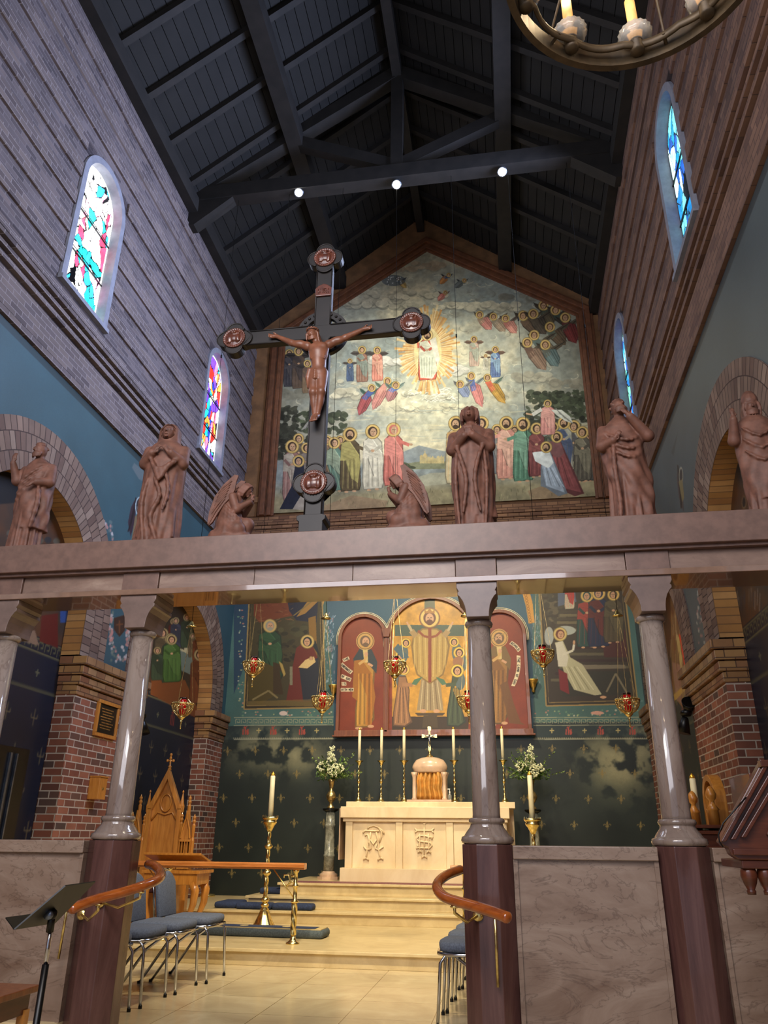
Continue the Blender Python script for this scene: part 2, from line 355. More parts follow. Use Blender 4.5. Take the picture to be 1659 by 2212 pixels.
# ------------------------------------------------------------------ painting: pictures laid as colours on a fine wall mesh
def vnoise(h, w, cell, seed, octv=4):
    r = np.random.RandomState(seed); out = np.zeros((h, w)); amp = 1; tot = 0
    for o in range(octv):
        c = max(cell/2**o, 1.5); gh, gw = int(h/c)+3, int(w/c)+3; G = r.rand(gh, gw)
        y = np.arange(h)/c; x = np.arange(w)/c; yi = y.astype(int); xi = x.astype(int)
        fy = (y-yi); fx = (x-xi); fy = (fy*fy*(3-2*fy))[:, None]; fx = (fx*fx*(3-2*fx))[None, :]
        a = G[yi][:, xi]; b = G[yi][:, xi+1]; c2 = G[yi+1][:, xi]; d = G[yi+1][:, xi+1]
        out += amp*((a*(1-fx)+b*fx)*(1-fy)+(c2*(1-fx)+d*fx)*fy); tot += amp; amp *= .5
    return out/tot
class Paint:
    # axis 'y': picture in a plane y=const, u = x; axis 'x': plane x=const, u = y
    def __init__(s, axis, plane, u0, u1, z0, z1, res, base=(0, 0, 0)):
        s.axis, s.plane, s.u0, s.z0, s.res = axis, plane, u0, z0, res; s.u1, s.z1 = u1, z1
        s.w = int((u1-u0)/res)+1; s.h = int((z1-z0)/res)+1
        s.a = np.zeros((s.h, s.w, 3)); s.a[:] = base
        s.U = u0+np.arange(s.w)*res; s.Z = z0+np.arange(s.h)*res
    def q(s, p):
        w = atY(p[0], p[1], s.plane) if s.axis == 'y' else atX(p[0], p[1], s.plane)
        return ((w[0] if s.axis == 'y' else w[1])-s.u0)/s.res, (w[2]-s.z0)/s.res
    def poly(s, pts, col, a=1, raw=False):
        P = np.array([p if raw else s.q(p) for p in pts])
        x0, y0 = np.floor(P.min(0)).astype(int)-1; x1, y1 = np.ceil(P.max(0)).astype(int)+2
        x0, y0 = max(x0, 0), max(y0, 0); x1, y1 = min(x1, s.w), min(y1, s.h)
        if x1 <= x0 or y1 <= y0: return
        cov = np.zeros((y1-y0, x1-x0))
        for sx, sy in ((-.25, -.25), (.25, -.25), (-.25, .25), (.25, .25)):
            X = np.arange(x0, x1)[None, :]+sx; Y = np.arange(y0, y1)[:, None]+sy; ins = np.zeros((y1-y0, x1-x0), bool)
            for i in range(len(P)):
                ax, ay = P[i-1]; bx, by = P[i]
                if ay == by: continue
                c = ((ay > Y) != (by > Y)) & (X < (bx-ax)*(Y-ay)/(by-ay)+ax); ins ^= c
            cov += ins*.25
        cov = (cov*a)[..., None]; r = s.a[y0:y1, x0:x1]; s.a[y0:y1, x0:x1] = r*(1-cov)+np.array(col)*cov
    def ell(s, c, rx, ry, col, a=1, n=22, raw=False, rot=0):
        cr, sr = math.cos(rot), math.sin(rot)
        s.poly([(c[0]+rx*math.cos(t)*cr-ry*math.sin(t)*sr, c[1]+rx*math.cos(t)*sr+ry*math.sin(t)*cr) for t in np.linspace(0, 2*PI, n, False)], col, a, raw)
    def line(s, pts, w, col, a=1, raw=False):
        for p, q in zip(pts[:-1], pts[1:]):
            dx, dy = q[0]-p[0], q[1]-p[1]; l = math.hypot(dx, dy) or 1; nx, ny = -dy/l*w/2, dx/l*w/2
            s.poly([(p[0]+nx, p[1]+ny), (q[0]+nx, q[1]+ny), (q[0]-nx, q[1]-ny), (p[0]-nx, p[1]-ny)], col, a, raw)
    def ring(s, c, r, w, col, a=1, raw=False):
        s.line([(c[0]+r*math.cos(t), c[1]+r*math.sin(t)) for t in np.linspace(0, 2*PI, 25)], w, col, a, raw)
    def mesh(s, name, mat, keep=None, parent=None, off=0.0):
        h, w = s.h, s.w; U, Z = np.meshgrid(s.U, s.Z); pl = np.full(U.shape, s.plane+off)
        V = np.stack([U, pl, Z] if s.axis == 'y' else [pl, U, Z], -1).reshape(-1, 3)
        i = np.arange(h*w).reshape(h, w); Q = np.stack([i[:-1, :-1], i[:-1, 1:], i[1:, 1:], i[1:, :-1]], -1).reshape(-1, 4)
        if keep is not None:
            k = keep(U, Z).ravel(); Q = Q[k[Q].all(1)]
        used = np.unique(Q); mp = -np.ones(h*w, np.int64); mp[used] = np.arange(len(used)); Q = mp[Q]; V = V[used]
        C = np.ones((len(used), 4)); C[:, :3] = lin(np.clip(s.a.reshape(-1, 3)[used], 0, 1))
        me = bpy.data.meshes.new(name); me.vertices.add(len(V)); me.vertices.foreach_set('co', V.astype(np.float32).ravel())
        me.loops.add(len(Q)*4); me.loops.foreach_set('vertex_index', Q.ravel().astype(np.int32))
        me.polygons.add(len(Q)); me.polygons.foreach_set('loop_start', np.arange(0, len(Q)*4, 4, dtype=np.int32))
        me.polygons.foreach_set('loop_total', np.full(len(Q), 4, np.int32)); me.update(calc_edges=True)
        at = me.color_attributes.new('paint', 'FLOAT_COLOR', 'POINT'); at.data.foreach_set('color', C.astype(np.float32).ravel())
        o = link(name, me, mat); o.parent = parent
        if parent is not None: me.transform(Matrix.Translation(-Vector(parent.location)))
        return o
# ================================================================== SETTING
XL, XR, YB = -4.85, 2.2, 13.0
ZC = 0.43                       # chancel floor
marble('floor_marble', [(.3, (.72, .64, .50)), (.55, (.80, .73, .58)), (.75, (.86, .80, .66))], (.62, .52, .38), 1.6, .22, .25, tile=(.62, .62, (.66, .60, .50), 0.0))
marble('step_marble', [(.3, (.76, .67, .49)), (.6, (.84, .76, .58)), (.8, (.88, .81, .64))], (.66, .53, .36), 3.0, .3, .3)
marble('altar_marble', [(.3, (.86, .76, .60)), (.6, (.92, .84, .70)), (.8, (.94, .88, .76))], (.78, .64, .46), 2.2, .35, .25, stretch=(1, 1, .5))
marble('pink_marble', [(.3, (.43, .34, .28)), (.5, (.54, .46, .40)), (.7, (.63, .56, .50))], (.30, .23, .19), 2.1, .3, .75, stretch=(.6, .6, 1.5))
marble('band_marble', [(.25, (.40, .32, .28)), (.5, (.51, .42, .37)), (.75, (.62, .54, .48))], (.36, .27, .22), 2.4, .35, .5, stretch=(.8, .8, 2))
marble('column_marble', [(.2, (.38, .31, .28)), (.45, (.52, .46, .42)), (.7, (.62, .57, .53))], (.28, .20, .17), 2.6, .09, .6, stretch=(1.2, 1.2, .35), coat=.6)
marble('red_marble', [(.25, (.25, .155, .145)), (.5, (.345, .23, .21)), (.8, (.43, .31, .285))], (.18, .12, .11), 9, .25, .4, stretch=(1, 1, .12), coat=.2)
plain('beam_stone', (.43, .335, .295), .4, var=.07, scale=16)
plain('polished_soffit', (.50, .40, .34), .1, var=.06, scale=10, coat=1.0)
plain('capital_stone', (.44, .37, .34), .3, var=.08, scale=8)
plain('roof_plank', (.05, .048, .048), .8, var=.35, scale=3)
plain('roof_timber', (.085, .075, .07), .75, var=.3, scale=5)
plain('tan_plaster', (.47, .34, .22), .8, var=.12, scale=4)
plain('frame_brown', (.40, .25, .16), .55, var=.12, scale=8)
plain('grey_reveal', (.50, .51, .56), .7, var=.06)
plain('lead', (.03, .03, .035), .5)
BR = [(.50, .29, .22), (.62, .38, .29), (.40, .25, .21), (.66, .42, .32), (.34, .27, .24), (.56, .33, .25)]
brick('brick_pier', BR, (.72, .66, .60), 'yz', .215, .078, .008)
brick('brick_pier_end', BR, (.72, .66, .60), 'xz', .215, .078, .008)
brick('brick_cap', [(.58, .44, .30), (.66, .52, .36), (.50, .33, .22), (.62, .47, .32)], (.34, .24, .16), 'yz', .2, .1, .006, glaze=.2)
brick('brick_cap_end', [(.58, .42, .25), (.66, .50, .30), (.50, .33, .22)], (.34, .24, .16), 'xz', .2, .1, .006, glaze=.2)
brick('brick_ring', [(.47, .39, .35), (.56, .47, .41), (.42, .33, .29), (.60, .52, .46)], (.27, .21, .19), 'yz', .088, .2, .006, uv=True)
brick('brick_soffit', [(.66, .48, .26), (.58, .40, .22), (.70, .53, .32)], (.45, .33, .2), 'yz', .088, .34, .006, uv=True)
brick('brick_upper_left', [(.36, .33, .35), (.44, .40, .41), (.30, .27, .29), (.47, .42, .42)], (.46, .43, .44), 'yz', .2, .06, .006, rows=(.44, .55, (.72, .70, .72)))
brick('brick_upper_right', [(.40, .31, .28), (.47, .37, .33), (.34, .26, .25), (.50, .40, .35)], (.30, .24, .24), 'yz', .2, .06, .006, rows=(.44, .55, (.50, .45, .48)))
brick('brick_band_left', [(.40, .36, .37), (.47, .42, .41), (.34, .30, .31)], (.55, .52, .53), 'yz', .2, .07, .005)
brick('brick_band_right', [(.46, .35, .30), (.53, .41, .35), (.40, .30, .27)], (.33, .26, .24), 'yz', .2, .07, .005)
brick('brick_back', [(.55, .40, .28), (.62, .46, .33), (.47, .33, .24)], (.32, .22, .16), 'xz', .2, .07, .006)

# floors and steps
struct('floor', MB().box((XL-.6, -2.2, -.1), (XR+.6, 4.06, 0)), 'floor_marble')
struct('floor_chancel', MB().box((XL-.5, 4.7, ZC-.2), (XR+.5, YB, ZC)), 'floor_marble')
struct('step_nave_upper', MB().box((XL-.5, 4.38, 0), (XR+.5, 4.7, ZC)), 'step_marble', bevel=.01)
struct('step_nave_lower', MB().box((XL-.5, 4.06, 0), (XR+.5, 4.38, .215)), 'step_marble', bevel=.01)
def step(name, y, z0, z1, x0, x1, nose=.035):
    m = MB().box((x0, y, z0), (x1, YB-.02, z1-.03)); m.box((x0-nose, y-nose, z1-.03), (x1+nose, YB-.02, z1))
    return struct(name, m, 'step_marble', bevel=.004)
step('step_platform', 8.32, ZC, .58, XL-.05, XR+.05, .045)
step('step_altar_lower', 10.62, .58, .725, XL-.02, XR+.02)
p3 = atY(535, 1938, 10.86); p4 = atY(604, 1908, 11.16)
step('step_altar_middle', 10.90, .725, .872, float(p3[0]), -1.25*2-float(p3[0]))
step('step_altar_upper', 11.2, .872, 1.02, float(p4[0]), -1.25*2-float(p4[0]))

# ---------------------------------------------------------------- arches and side walls
ARCH = [(6.88, 3.95, 1.20, 1.76), (11.0, 3.75, 1.25, 1.80)]     # centre y, springing z, inner radius, outer radius
WIN = [(6.45, 7.35), (10.68, 11.6)]; WS, WSP = 7.55, 9.2
def in_arch(Y, Z, which, ro=False, grow=0):
    yc, zs, ri, r2 = ARCH[which]; r = (r2 if ro else ri)+grow
    return (np.abs(Y-yc) < r) & ((Z < zs) | ((Y-yc)**2+(Z-zs)**2 < r*r))
def ring_mesh(name, yc, zs, Ri, Ro, xf, xb, zb, mat_front, mat_soffit):
    N = 40; prof = [(-1, zb)]+[(-math.cos(PI*i/N), None, math.sin(PI*i/N)) for i in range(N+1)]+[(1, zb)]
    def pt(p, R): return (yc+p[0]*R, p[1] if len(p) == 2 else zs+p[2]*R)
    bm = bmesh.new(); uvl = bm.loops.layers.uv.new('uv')
    L = 0; prev = None; Rm = (Ri+Ro)/2
    for p in prof:
        a = pt(p, Ri); b = pt(p, Ro)
        vs = [bm.verts.new((xf, *a)), bm.verts.new((xf, *b)), bm.verts.new((xb, *a)), bm.verts.new((xb, *b))]
        mlen = 0
        if prev is not None:
            pm = pt(prev[1], Rm); qm = pt(p, Rm); mlen = math.hypot(pm[0]-qm[0], pm[1]-qm[1])
            o = prev[0]
            for q, uv, mi in (((o[0], vs[0], vs[1], o[1]), [(L, 0), (L+mlen, 0), (L+mlen, Ro-Ri), (L, Ro-Ri)], 0),
                              ((o[0], vs[0], vs[2], o[2]), [(L, 0), (L+mlen, 0), (L+mlen, .34), (L, .34)], 1),
                              ((o[1], vs[1], vs[3], o[3]), [(L, 0), (L+mlen, 0), (L+mlen, .34), (L, .34)], 0)):
                f = bm.faces.new(q); f.material_index = mi
                for lp, t in zip(f.loops, uv): lp[uvl].uv = t
        L += mlen; prev = (vs, p)
    bmesh.ops.recalc_face_normals(bm, faces=bm.faces)
    me = bpy.data.meshes.new(name); bm.to_mesh(me); bm.free()
    o = link(name, me, mat_front); me.materials.append(M[mat_soffit]); o['kind'] = 'structure'; return o
def wall_face(m, x, s, holes, y0, y1, z0, z1, depth, n=16):
    # a wall face at x with arched holes (y0,y1,sill,springing); reveals go outward by depth (s=-1 left, +1 right)
    xb = x+s*depth; ys = {y0, y1}
    for a, b, sill, sp in holes:
        for i in range(n+1): ys.add(round((a+b)/2-(b-a)/2*math.cos(PI*i/n), 5))
    ys = sorted(ys)
    def top(y, h): a, b, sill, sp = h; r = (b-a)/2; return sp+math.sqrt(max(0, r*r-(y-(a+b)/2)**2))
    for p, q in zip(ys[:-1], ys[1:]):
        c = (p+q)/2; hh = [h for h in holes if h[0] < c < h[1]]
        if not hh: m.raw([(x, p, z0), (x, q, z0), (x, q, z1), (x, p, z1)], [(0, 1, 2, 3)]); continue
        h = hh[0]; tp, tq = top(p, h), top(q, h)
        m.raw([(x, p, tp), (x, q, tq), (x, q, z1), (x, p, z1)], [(0, 1, 2, 3)])
        m.raw([(x, p, tp), (x, q, tq), (xb, q, tq), (xb, p, tp)], [(0, 1, 2, 3)])
        if h[2] > z0+1e-3:
            m.raw([(x, p, z0), (x, q, z0), (x, q, h[2]), (x, p, h[2])], [(0, 1, 2, 3)])
        m.raw([(x, p, h[2]), (x, q, h[2]), (xb, q, h[2]), (xb, p, h[2])], [(0, 1, 2, 3)])
    for a, b, sill, sp in holes:
        for y in (a, b): m.raw([(x, y, sill), (x, y, sp), (xb, y, sp), (xb, y, sill)], [(0, 1, 2, 3)])
    return m
ZST = 6.41; ZT = 11.25
for side, x, s in (('left', XL, -1), ('right', XR, 1)):
    U = wall_face(MB(), x, s, [(a, b, WS, WSP) for a, b in WIN], -2.2, YB, ZST, ZT, .3)
    struct('wall_'+side+'_upper', U, 'brick_upper_'+side, clean=False)
    # projecting brick courses, broken at the windows
    tr = MB()
    def band(z0, z1, d, cut=True):
        segs = [(-2.2, YB)]
        if cut and z1 > WS-.1 and z0 < WSP+.6:
            segs = [(-2.2, WIN[0][0]-.1), (WIN[0][1]+.1, WIN[1][0]-.1), (WIN[1][1]+.1, YB)]
        for a, b in segs: tr.box((min(x, x-s*d), a, z0), (max(x, x-s*d), b, z1))
    for z0, z1, d in ((6.43, 6.50, .05), (6.52, 6.90, .035), (6.96, 7.02, .06), (7.06, 7.11, .085), (7.15, 7.20, .11), (7.24, 7.30, .085), (7.34, 7.39, .05)): band(z0, z1, d)
    z = 7.72
    while z < 11.0: band(z, z+.2, .03); z += .44
    struct('trim_'+side, tr, 'brick_band_'+side)
    # outer skin behind, closing the wall
    struct('wall_'+side+'_outer', MB().box((x+s*.34 if s > 0 else x-.6, -2.2, 0), (x+.6 if s > 0 else x-.34, YB+.3, WS-.3)), 'tan_plaster')
    # piers
    pier_spans = [(2.2, ARCH[0][0]-ARCH[0][2]), (ARCH[0][0]+ARCH[0][2]+.06, ARCH[1][0]-ARCH[1][2]), (ARCH[1][0]+ARCH[1][2], YB)]
    for a, b in pier_spans:
        m = MB().box((min(x-s*.02, x+s*.33), a, ZC), (max(x-s*.02, x+s*.33), b, 3.06))
        o = struct('wall_'+side+'_pier', m, 'brick_pier'); o.data.materials.append(M['brick_pier_end'])
        for f in o.data.polygons:
            if abs(f.normal.y) > .5: f.material_index = 1
        m = MB()
        for k in range(4): m.box((min(x-s*(.04+.028*k), x+s*.33), a-.012-.014*k, 3.06+.11*k), (max(x-s*(.04+.028*k), x+s*.33), b+(.012+.014*k if b < YB else 0), 3.06+.11*k+.098))
        m.box((min(x, x+s*.33), a, 3.06), (max(x, x+s*.33), b, 3.5))
        o = struct('trim_'+side+'_pier_cap', m, 'brick_cap', bevel=.006); o.data.materials.append(M['brick_cap_end'])
        for f in o.data.polygons:
            if abs(f.normal.y) > .5: f.material_index = 1
    for i, (yc, zs, ri, ro) in enumerate(ARCH):
        ring_mesh('trim_'+side+'_arch', yc, zs, ri, ro if i == 0 else min(ro, 1.78), x-s*.025, x+s*.33, 3.5, 'brick_ring', 'brick_soffit')
    # window surrounds and reveals
    for k, (a, b) in enumerate(WIN):
        m = MB(); c = (a+b)/2; N = 20; r = (b-a)/2-.008
        pts = [(a+.008, WS)]+[(c-r*math.cos(PI*i/N), WSP+r*math.sin(PI*i/N)) for i in range(N+1)]+[(b-.008, WS)]
        po = [(a-.09, WS)]+[(c-(r+.09)*math.cos(PI*i/N), WSP+(r+.09)*math.sin(PI*i/N)) for i in range(N+1)]+[(b+.09, WS)]
        xa, xb2, xg = x-s*.035, x+s*.02, x+s*.12
        for i in range(len(pts)-1):
            P0, P1, Q0, Q1 = pts[i], pts[i+1], po[i], po[i+1]
            m.raw([(xa, *P0), (xa, *P1), (xa, *Q1), (xa, *Q0)], [(0, 1, 2, 3)])
            m.raw([(xa, *Q0), (xa, *Q1), (xb2, *Q1), (xb2, *Q0)], [(0, 1, 2, 3)])
            m.raw([(xa, *P0), (xa, *P1), (xg, *P1), (xg, *P0)], [(0, 1, 2, 3)])
        m.box((min(xa-s*.03, xg), a-.1, WS-.06), (max(xa-s*.03, xg), b+.1, WS))
        struct('window_%s_surround' % side, m, 'grey_reveal')
# ---------------------------------------------------------------- back wall
struct('wall_back', MB().box((XL-.7, YB, 0), (XR+.7, YB+.3, ZT+3.6)), 'tan_plaster')
m = MB()
for z0, z1, d in ((6.72, 6.79, .22), (6.82, 6.89, .18), (6.92, 6.99, .14), (7.02, 7.09, .10), (7.10, 7.22, .05)): m.box((XL, YB-d, z0), (XR, YB, z1))
m.box((XL, YB-.12, 6.3), (XR, YB, 6.72)); struct('trim_back', m, 'brick_back', bevel=.006)
m = MB()
for xx in (XL, XR-.33 if False else XR-.3):
    m.box((xx, YB-.07, 7.22), (xx+.3, YB, 11.2))
m.box((XL, YB-.1, 7.5), (XL+.33, YB, 7.62)); struct('trim_back_pilaster', m, 'tan_plaster', bevel=.01)
# ---------------------------------------------------------------- roof
RX, RZ, EZ = (XL+XR)/2, 14.25, 11.55
m = MB()
for sx in (-1, 1):
    ex = RX+sx*(XR-XL)/2
    nb = 24
    for i in range(nb):      # planks laid along the nave, small gaps as relief
        t0, t1 = i/nb, (i+.93)/nb
        A = (ex+(RX-ex)*t0, EZ+(RZ-EZ)*t0); B = (ex+(RX-ex)*t1, EZ+(RZ-EZ)*t1)
        m.prism([A, B, (B[0], B[1]+.05), (A[0], A[1]+.05)], -2.2, YB, 'y')
    m.prism([(ex-sx*-.7, EZ-.45), (RX, RZ+.05), (RX, RZ+.3), (ex-sx*-.7, EZ-.2)], -2.2, YB+.3, 'y')
struct('ceiling', m, 'roof_plank')
m = MB()
for sx in (-1, 1):
    ex = RX+sx*(XR-XL)/2
    y = -1.8
    while y < YB-.1:
        m.prism([(ex, EZ-.13), (RX, RZ-.13), (RX, RZ), (ex, EZ)], y, y+.1, 'y'); y += .82
    for t in (.5,):
        cx, cz = ex+(RX-ex)*t, EZ+(RZ-EZ)*t; m.box((cx-.13, -2.2, cz-.42), (cx+.13, YB-.03, cz-.1))
    m.box((min(ex, ex-sx*.16), -2.2, 11.22), (max(ex, ex-sx*.16), YB-.08, 11.5))
m.box((RX-.08, -2.2, RZ-.42), (RX+.08, YB-.03, RZ-.1))
struct('ceiling_rafters', m, 'roof_timber')
def truss(y):
    m = MB()
    m.box((XL+.02, y-.12, 11.47), (XR-.02, y+.12, 11.75))
    for sx in (-1, 1):
        ex = RX+sx*(XR-XL)/2
        m.prism([(ex-sx*.05, EZ-.02), (RX, RZ-.42), (RX, RZ-.12), (ex-sx*.05, EZ+.2)], y-.11, y+.11, 'y')
        m.prism([(RX+sx*.1, 11.72), (RX+sx*.1, 11.95), (RX+sx*1.75, 12.75), (RX+sx*1.85, 12.55)], y-.08, y+.08, 'y')
        m.prism([(ex, 10.95), (ex-sx*.12, 10.95), (ex-sx*.75, 11.47), (ex, 11.47)], y-.1, y+.1, 'y')
    m.box((RX-.1, y-.1, 11.72), (RX+.1, y+.1, RZ-.3))
    return m
for y in (9.3, 5.05, .8): struct('ceiling_truss', truss(y), 'roof_timber')
# ================================================================== PAINTED SURFACES
paintmat('wall_paint', .45, spec=.4); paintmat('mural_paint', .7, spec=.2); paintmat('icon_paint', .4, spec=.4)
SK = (.78, .60, .45)
def shade(c, k): return tuple(min(1, max(0, v*k)) for v in c)
def wing(P, x, y, dx, dy, w, col):
    # feathered wing from the shoulder to a tip
    L = math.hypot(dx, dy); nx, ny = -dy/L*w, dx/L*w
    pts = [(x, y), (x+dx*.35+nx, y+dy*.35+ny), (x+dx*.75+nx*.8, y+dy*.75+ny*.8), (x+dx, y+dy), (x+dx*.7-nx*.35, y+dy*.7-ny*.35), (x+dx*.3-nx*.3, y+dy*.3-ny*.3)]
    P.poly(pts, col)
    for k in range(4):
        t = .3+.18*k; P.line([(x+dx*t*.4+nx*.7*(1-k*.2), y+dy*t*.4+ny*.7*(1-k*.2)), (x+dx*min(1, t+.35), y+dy*min(1, t+.35))], max(.6, L*.03), shade(col, .62))
def head(P, x, y, r, hair=(.25, .17, .12), face=0, halo=(.85, .70, .38), beard=False, veil=None):
    if halo: P.ell((x, y), r*1.72, r*1.72, shade(halo, .62)); P.ell((x, y), r*1.56, r*1.56, halo)
    P.ell((x, y), r*1.08, r*1.15, veil or hair)
    P.ell((x+face*r*.28, y+r*.12), r*.72, r*.92, SK)
    if r > 4:
        P.line([(x+face*r*.28-r*.38, y-r*.05), (x+face*r*.28-r*.12, y-r*.05)], r*.13, (.2, .13, .1)); P.line([(x+face*r*.28+r*.12, y-r*.05), (x+face*r*.28+r*.38, y-r*.05)], r*.13, (.2, .13, .1))
        P.line([(x+face*r*.35, y), (x+face*r*.4, y+r*.35)], r*.13, shade(SK, .7)); P.line([(x+face*r*.28-r*.2, y+r*.55), (x+face*r*.28+r*.2, y+r*.55)], r*.12, (.5, .22, .18))
    if beard: P.ell((x+face*r*.25, y+r*.75), r*.6, r*.5, hair)
def fig(P, x, yt, yb, robe, mantle=None, face=0, hair=(.25, .17, .12), beard=False, veil=None, halo=(.85, .70, .38), wide=1.0, lean=0, wings=None, arms='fold', seed=0, feet=True):
    H = yb-yt; r = H*.07; sx = x; hx = x+lean*.0
    if wings:
        wing(P, x, yt+.25*H, -.34*H*wide, -.08*H, .1*H, wings); wing(P, x, yt+.25*H, .34*H*wide, -.08*H, -.1*H, wings)
    b = x+lean
    w = H*.13*wide; hem = H*.17*wide
    body = [(x-w*.55, yt+.16*H), (x+w*.55, yt+.16*H), (x+w*1.15, yt+.24*H), (x+w*1.25, yt+.45*H), (b+hem*1.05, yb-.1*H), (b+hem*.9, yb-.02*H), (b-hem*.85, yb), (b-hem, yb-.12*H), (x-w*1.2, yt+.45*H), (x-w*1.15, yt+.24*H)]
    P.poly(body, shade(robe, .62)); c = (sum(p[0] for p in body)/len(body), sum(p[1] for p in body)/len(body))
    P.poly([(c[0]+(p[0]-c[0])*.92, c[1]+(p[1]-c[1])*.975) for p in body], robe)
    rr = random.Random(int(x*7+yt*3)+seed)
    m = mantle or shade(robe, .8)
    P.poly([(x-w*1.05, yt+.22*H), (x-w*.1, yt+.18*H), (x+w*1.15, yt+.42*H), (x+w*1.3, yt+.56*H), (b+hem*.75, yt+.86*H), (b+hem*.1, yt+.78*H), (x-w*.6, yt+.5*H), (x-w*1.2, yt+.5*H)], m)
    P.line([(x-w*.1, yt+.18*H), (x+w*1.15, yt+.42*H)], max(1, H*.012), shade(m, 1.25)); P.line([(x-w*.6, yt+.5*H), (b+hem*.1, yt+.78*H)], max(1, H*.012), shade(m, .55))
    for k in range(7):
        u = -0.8+1.6*k/6+rr.uniform(-.06, .06); c0 = robe if k % 2 else m
        P.line([(x+u*w, yt+(.45+.1*rr.random())*H), (b+u*hem*.9, yb-.05*H)], max(.8, H*.013), shade(c0, .62 if k % 2 else 1.2), .5)
    for k in range(4): P.line([(x-w*.9, yt+(.27+.05*k)*H), (x+w*.7, yt+(.33+.06*k)*H)], max(.7, H*.009), shade(m, .68), .45)
    if feet: P.ell((b-hem*.35, yb+.005*H), H*.035, H*.016, SK); P.ell((b+hem*.4, yb-.01*H), H*.035, H*.016, SK)
    if arms == 'fold':
        P.line([(x-w*1.0, yt+.3*H), (x-w*.3, yt+.4*H)], H*.05, shade(robe, .85)); P.line([(x+w*1.0, yt+.3*H), (x+w*.2, yt+.38*H)], H*.05, shade(robe, .9)); P.ell((x, yt+.38*H), H*.03, H*.022, SK)
    elif arms == 'up':
        for s in (-1, 1): P.line([(x+s*w, yt+.26*H), (x+s*w*1.9, yt+.22*H)], H*.055, robe); P.line([(x+s*w*1.9, yt+.22*H), (x+s*w*2.3, yt+.1*H)], H*.035, SK); P.ell((x+s*w*2.35, yt+.07*H), H*.017, H*.03, SK)
    elif arms in ('left', 'right'):
        s = -1 if arms == 'left' else 1
        P.line([(x+s*w*.8, yt+.27*H), (x+s*w*2.0, yt+.33*H)], H*.055, shade(robe, 1.05)); P.ell((x+s*w*2.2, yt+.32*H), H*.03, H*.02, SK)
    head(P, x, yt+r*1.1, r, hair, face, halo, beard, veil)
def flyer(P, x, y, tx, ty, col, col2, wingc=(.45, .45, .42), r=6, wd=(20, -14)):
    # an angel in flight: head at x, y, robe trailing to tx, ty
    dx, dy = tx-x, ty-y; L = math.hypot(dx, dy); nx, ny = -dy/L, dx/L
    wing(P, x+dx*.25, y+dy*.25, wd[0], wd[1], r*.9, wingc); wing(P, x+dx*.25, y+dy*.25, -wd[0]*.8, wd[1]*.9, -r*.9, shade(wingc, .8))
    for s, c in ((1, shade(col, .6)), (.88, col)):
        P.poly([(x+nx*r*s, y+ny*r*s+r*.8), (x+dx*.4+nx*r*1.9*s, y+dy*.4+ny*r*1.9*s), (x+dx*.8+nx*r*1.6*s, y+dy*.8+ny*r*1.6*s), (tx, ty), (x+dx*.75-nx*r*1.5*s, y+dy*.75-ny*r*1.5*s), (x+dx*.35-nx*r*1.8*s, y+dy*.35-ny*r*1.8*s)], c)
    P.poly([(x+nx*r, y+ny*r+r), (x+dx*.45+nx*r*1.6, y+dy*.45+ny*r*1.6), (x+dx*.45, y+dy*.45), (x-nx*r, y-ny*r+r)], col2)
    for k in (-1, -.4, .3, .9): P.line([(x+dx*.3+nx*r*k, y+dy*.3+ny*r*k), (x+dx*.92+nx*r*k*.8, y+dy*.92+ny*r*k*.8)], max(.8, r*.18), shade(col, .6 if k < 0 else 1.25), .8)
    head(P, x, y, r*.8, (.4, .25, .15))
# ---------------------------------------------------------------- upper mural
YM = YB-.05
c0 = atY(600, 1103, YM); ax_, az_ = float(atY(922, 543, YM)[0]), float(atY(922, 543, YM)[2])
MZ0 = 7.27; MX0, MX1 = -4.22, 1.78; MSZ = 11.22
P = Paint('y', YM, MX0-.02, MX1+.02, MZ0-.02, az_+.02, .0085)
h, w = P.h, P.w; n1 = vnoise(h, w, 70, 3, 5); n2 = vnoise(h, w, 24, 5, 4); n3 = vnoise(h, w*1, 140, 9, 5)
Ug, Zg = np.meshgrid(P.U, P.Z)
cx, cz = [float(v) for v in (atY(925, 752, YM)[0], atY(925, 752, YM)[2])]
band = np.sin(Zg*7+n1*5+n3*3)
d = np.hypot((Ug-cx)*1.0, (Zg-cz)*.85)
sky = np.array([.66, .68, .62])*np.ones((h, w, 1)); cl = np.clip((n1*.7+n2*.3-.42)*5+.25*band, 0, 1)[..., None]
P.a[:] = sky*(1-cl)+np.array([.86, .82, .68])*cl
bl = np.clip((n3-.5)*6, 0, 1)[..., None]*.55; P.a[:] = P.a*(1-bl)+np.array([.50, .58, .60])*bl
dk = np.clip((n2-.55)*6, 0, 1)[..., None]*.42; P.a[:] = P.a*(1-dk)+np.array([.50, .50, .44])*dk
# spotlight falloff painted in as greyer edges and top, cream glory below Christ
edge = np.clip(np.maximum(np.abs(Ug-cx)-1.7, (Zg-12.2)*1.2)*.75, 0, 1)[..., None]*.55; P.a[:] = P.a*(1-edge)+np.array([.44, .43, .36])*(.8+.5*n2[..., None])*edge
glow = np.exp(-((Ug-cx)**2/1.1+(Zg-9.3)**2/1.6))[..., None]*.45; P.a[:] = P.a*(1-glow)+np.array([.95, .93, .76])*glow
